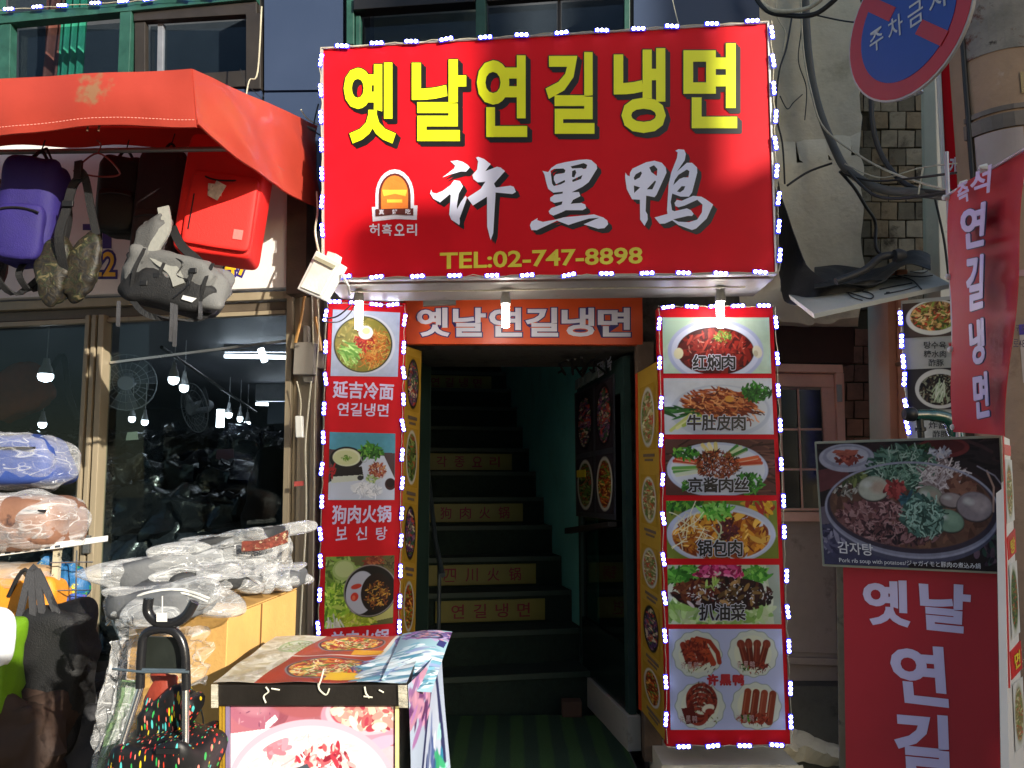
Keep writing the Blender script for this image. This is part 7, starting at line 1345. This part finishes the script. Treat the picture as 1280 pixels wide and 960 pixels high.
m.seg.append((len(m.v), len(m.f))); m.lathe(FBp.v(1237, 209, .01), FBp.n, [(0, .012), (.02, .006)], 8); m.seg.append((len(m.v), len(m.f))); m.lathe(FBp.v(1212, 229, .01), FBp.n, [(0, .012), (.02, .006)], 8); m.build('clip', WHITEP, fb)
# stand sign with soup board
SPl = vplane(1018, 630, 2.78, 1254, 630, 2.47); sb_ = thing('soup_board', 'dark poster board showing a pan of soup, fixed on top of the red stand', 'sign board', SPl.v(1140, 712))
m = MB(); m.prism(SPl, [(1018, 552), (1252, 544), (1260, 718), (1028, 708)], -.025, 0); m.build('board', mat('board_edge', '8a8a7c', .4, .2), sb_, bev=.002)
put_print(pic_soup(), SPl, [(1021, 555), (1249, 547.5), (1257, 715), (1031, 705)], .004, 'picture', sb_)
m = MB(); letters(m, SPl, '감자탕', [(1047, 676), (1091, 680), (1092, 695), (1048, 691)], .006, .012); letters(m, SPl, 'Pork rib soup with potatoes/ジャガイモと豚肉の煮込み鍋', [(1049, 696), (1226, 704), (1226, 712), (1050, 704)], .006, .004); m.build('lettering', mat('silver_lettering', 'c0c0c8', .4), sb_)
TPl = vplane(1055, 850, 2.80, 1250, 850, 2.54); sd_ = thing('stand_sign', 'red free standing sign with large pale Korean letters at the lower right', 'stand sign', TPl.v(1150, 1075))
m = MB(); m.prism(TPl, [(1044, 700), (1256, 700), (1268, 1300), (1052, 1300)], -.04, -.012); m.build('frame', mat('stand_frame', '6e6658', .4, .5, .2, 8, .1, dirt=[('2c2a22', 8, .55, .1)]), sd_, bev=.003)
m = MB(); m.prism(TPl, [(1054, 700), (1246, 708), (1256, 1300), (1062, 1300)], -.012, .002); m.build('face_panel', mat('dark_red_banner', 'a8182a', .45, 0, .06, 4, .03, dirt=[('c8b0a8', 60, .74, .02)]), sd_)
m = MB()
for ch, q in (('옛', [(1078, 725), (1137, 726), (1138, 784), (1082, 780)]), ('날', [(1149, 727), (1214, 732), (1211, 792), (1153, 786)]), ('연', [(1111, 805), (1181, 809), (1186, 884), (1119, 876)]), ('길', [(1117, 889), (1187, 895), (1190, 975), (1121, 968)])):
    letters(m, TPl, ch, q, .005, .036, .03)
m.build('lettering', mat('lilac_lettering', 'c9bfe4'), sd_)
e_ = TPl.v(1258, 900); d2 = V3((.70, .72, 0)).normalized(); SS = Plane(SPl.v(1254, 600, -.0), SPl.v(1254, 600) + d2, SPl.v(1254, 600) + V3((0, 0, 1)))
m = MB(); m.prism(SS, [(1253, 545), (1262, 549), (1283, 1000), (1262, 1000)], -.02, 0); m.build('side_panel', mat('white_side_panel', 'e8e0d8', .4, 0, .05, 4, .02), sd_)
m = MB()
for q in ([(1253.4, 555), (1262.3, 557), (1263, 570), (1254, 568)], [(1258.3, 672), (1268, 660), (1269.6, 690), (1260, 700)], [(1262, 815), (1275, 800), (1277, 835), (1264, 850)], [(1253, 545), (1254.4, 545), (1262, 860), (1260.5, 860)]): m.prism(SS, q, 0, .002)
m.build('red_band', mat('red_band_ink', 'd01a14', .4), sd_)
for i, (q, k) in enumerate((([(1255, 574), (1263.5, 575), (1267, 650), (1257.5, 655)], 'a'), ([(1260, 706), (1269.6, 700), (1274, 790), (1263.5, 800)], 'c'), ([(1264.5, 856), (1277, 845), (1281, 930), (1268, 940)], 'a'))):
    put_print(pic_mini(k, 16, 70, 90 + i, 'e0dcd4'), SS, q, .003, 'side_picture', sd_)
m = MB(); letters(m, SS, '탕', [(1261, 676), (1266.5, 670), (1267.5, 688), (1262, 694)], .004, .03); letters(m, SS, '면', [(1266, 818), (1273, 811), (1274, 831), (1267, 838)], .004, .03); m.build('lettering', mat('yellow_ink', 'e8c820', .5), sd_)
m = MB(); m.lathe(TPl.v(1254, 914, -.005), TPl.n, [(0, .006), (.008, .005)], 8); m.build('screw', STEEL, sd_)
# paper on the ground, kerb stone
m = MB()
def kerb(u, v):
    a = PZ(975, 905, .16).lerp(PZ(1060, 918, .10), u); b = PZ(970, 950, .10).lerp(PZ(1062, 960, .04), u); p = a.lerp(b, v); return p + V3((0, 0, .05 * math.sin(v * math.pi) + .02 * noise.noise(p * 9) + .008 * noise.noise(p * 28)))
m.grid(kerb, 40, 24, th=.09); o = m.build('kerb_stone', CONC, smooth=False); tag(o, 'rough concrete lump beside the foot of the right menu board', 'kerb stone')
pz = [PZ(1031, 908, .05), PZ(1050, 898, .05), PZ(1058, 912, .05), PZ(1050, 922, .05)]; m = MB(); m.hexa(pz, [p + V3((0, 0, .003)) for p in pz]); o = m.build('paper_scrap', mat('grubby_paper', '8a8480', .7, 0, .2, 20, .05)); tag(o, 'grubby paper scrap lying between board and stand', 'paper')
# ================================================================ buildings across the street (behind the viewer; they shade the right half)
def block(name, label, x0, y0, x1, y1, h, c_, nx, nz, side):
    t = thing(name, label, 'building', ((x0 + x1) / 2, (y0 + y1) / 2, 0)); BM = mat('facade_' + c_, c_, .8, 0, .12, .8, .1, 12); m = MB(); m.box(x0, y0, .002, x1, y1, h); m.build('wall', BM, t)
    m = MB(); m.box(x0 - .1, y0 - .1, h + .003, x1 + .1, y1 + .1, h + .25); m.build('roof', DIRTY, t); wd = (x1 - x0) / nx
    for i in range(nx):
        for j in range(nz):
            a = x0 + wd * (i + .22); b = x0 + wd * (i + .78); z0 = 1.2 + j * 3; m = MB(); m.box(a, y1 + .003, z0, b, y1 + .06, z0 + 1.5); f = m.build('window', DARK, t); m = MB(); m.box(a + .06, y1 + .062, z0 + .06, b - .06, y1 + .07, z0 + 1.44); m.build('pane', DG, f)
    return t
    return t
t = block('brick_building', 'pale brown building across the street that shades the right half', 9.55, -8.0, 22, -4.0, 6.9, 'b8a48e', 5, 2, 1)
m = MB(); m.box(9.20, -8.3, .003, 9.545, -8.0, 7.72); m.build('shade_corner', mat('facade_b8a48e', 'b8a48e'), t)  # narrow box added to widen the building's shadow over the signs
for x0, x1 in ((9.55, 10.6), (10.98, 22)):  # panels added to shade the facade, with a gap for a sun band
    m = MB(); m.box(x0, -8.0, 7.16, x1, -7.88, 11.5); m.build('shade_panel', mat('shade_panel_grey', '8a8478', .7, 0, .2, 1, .05), t)
t = thing('shade_block', 'tall grey block added unseen behind the viewer to shade the lower left goods', 'cabinet', (.95, -.7, 0)); m = MB(); m.box(.72, -.9, .006, 1.17, -.5, 2.3); m.build('body', mat('shade_block_grey', '8c8f8c', .5, 0, .1, 4, .05), t, bev=.01)  # invented block out of view, sized to shade the lower left goods
m = MB(); m.box(.75, -.497, .1, 1.14, -.485, 2.2); m.build('door', mat('shade_block_grey', '8c8f8c'), t, bev=.004)  # front plate of the added shading block
block('grey_building', 'pale grey building across the street reflected in the upper windows', -12, -16, 3.2, -9.0, 10.6, 'b4b2aa', 6, 4, 1)
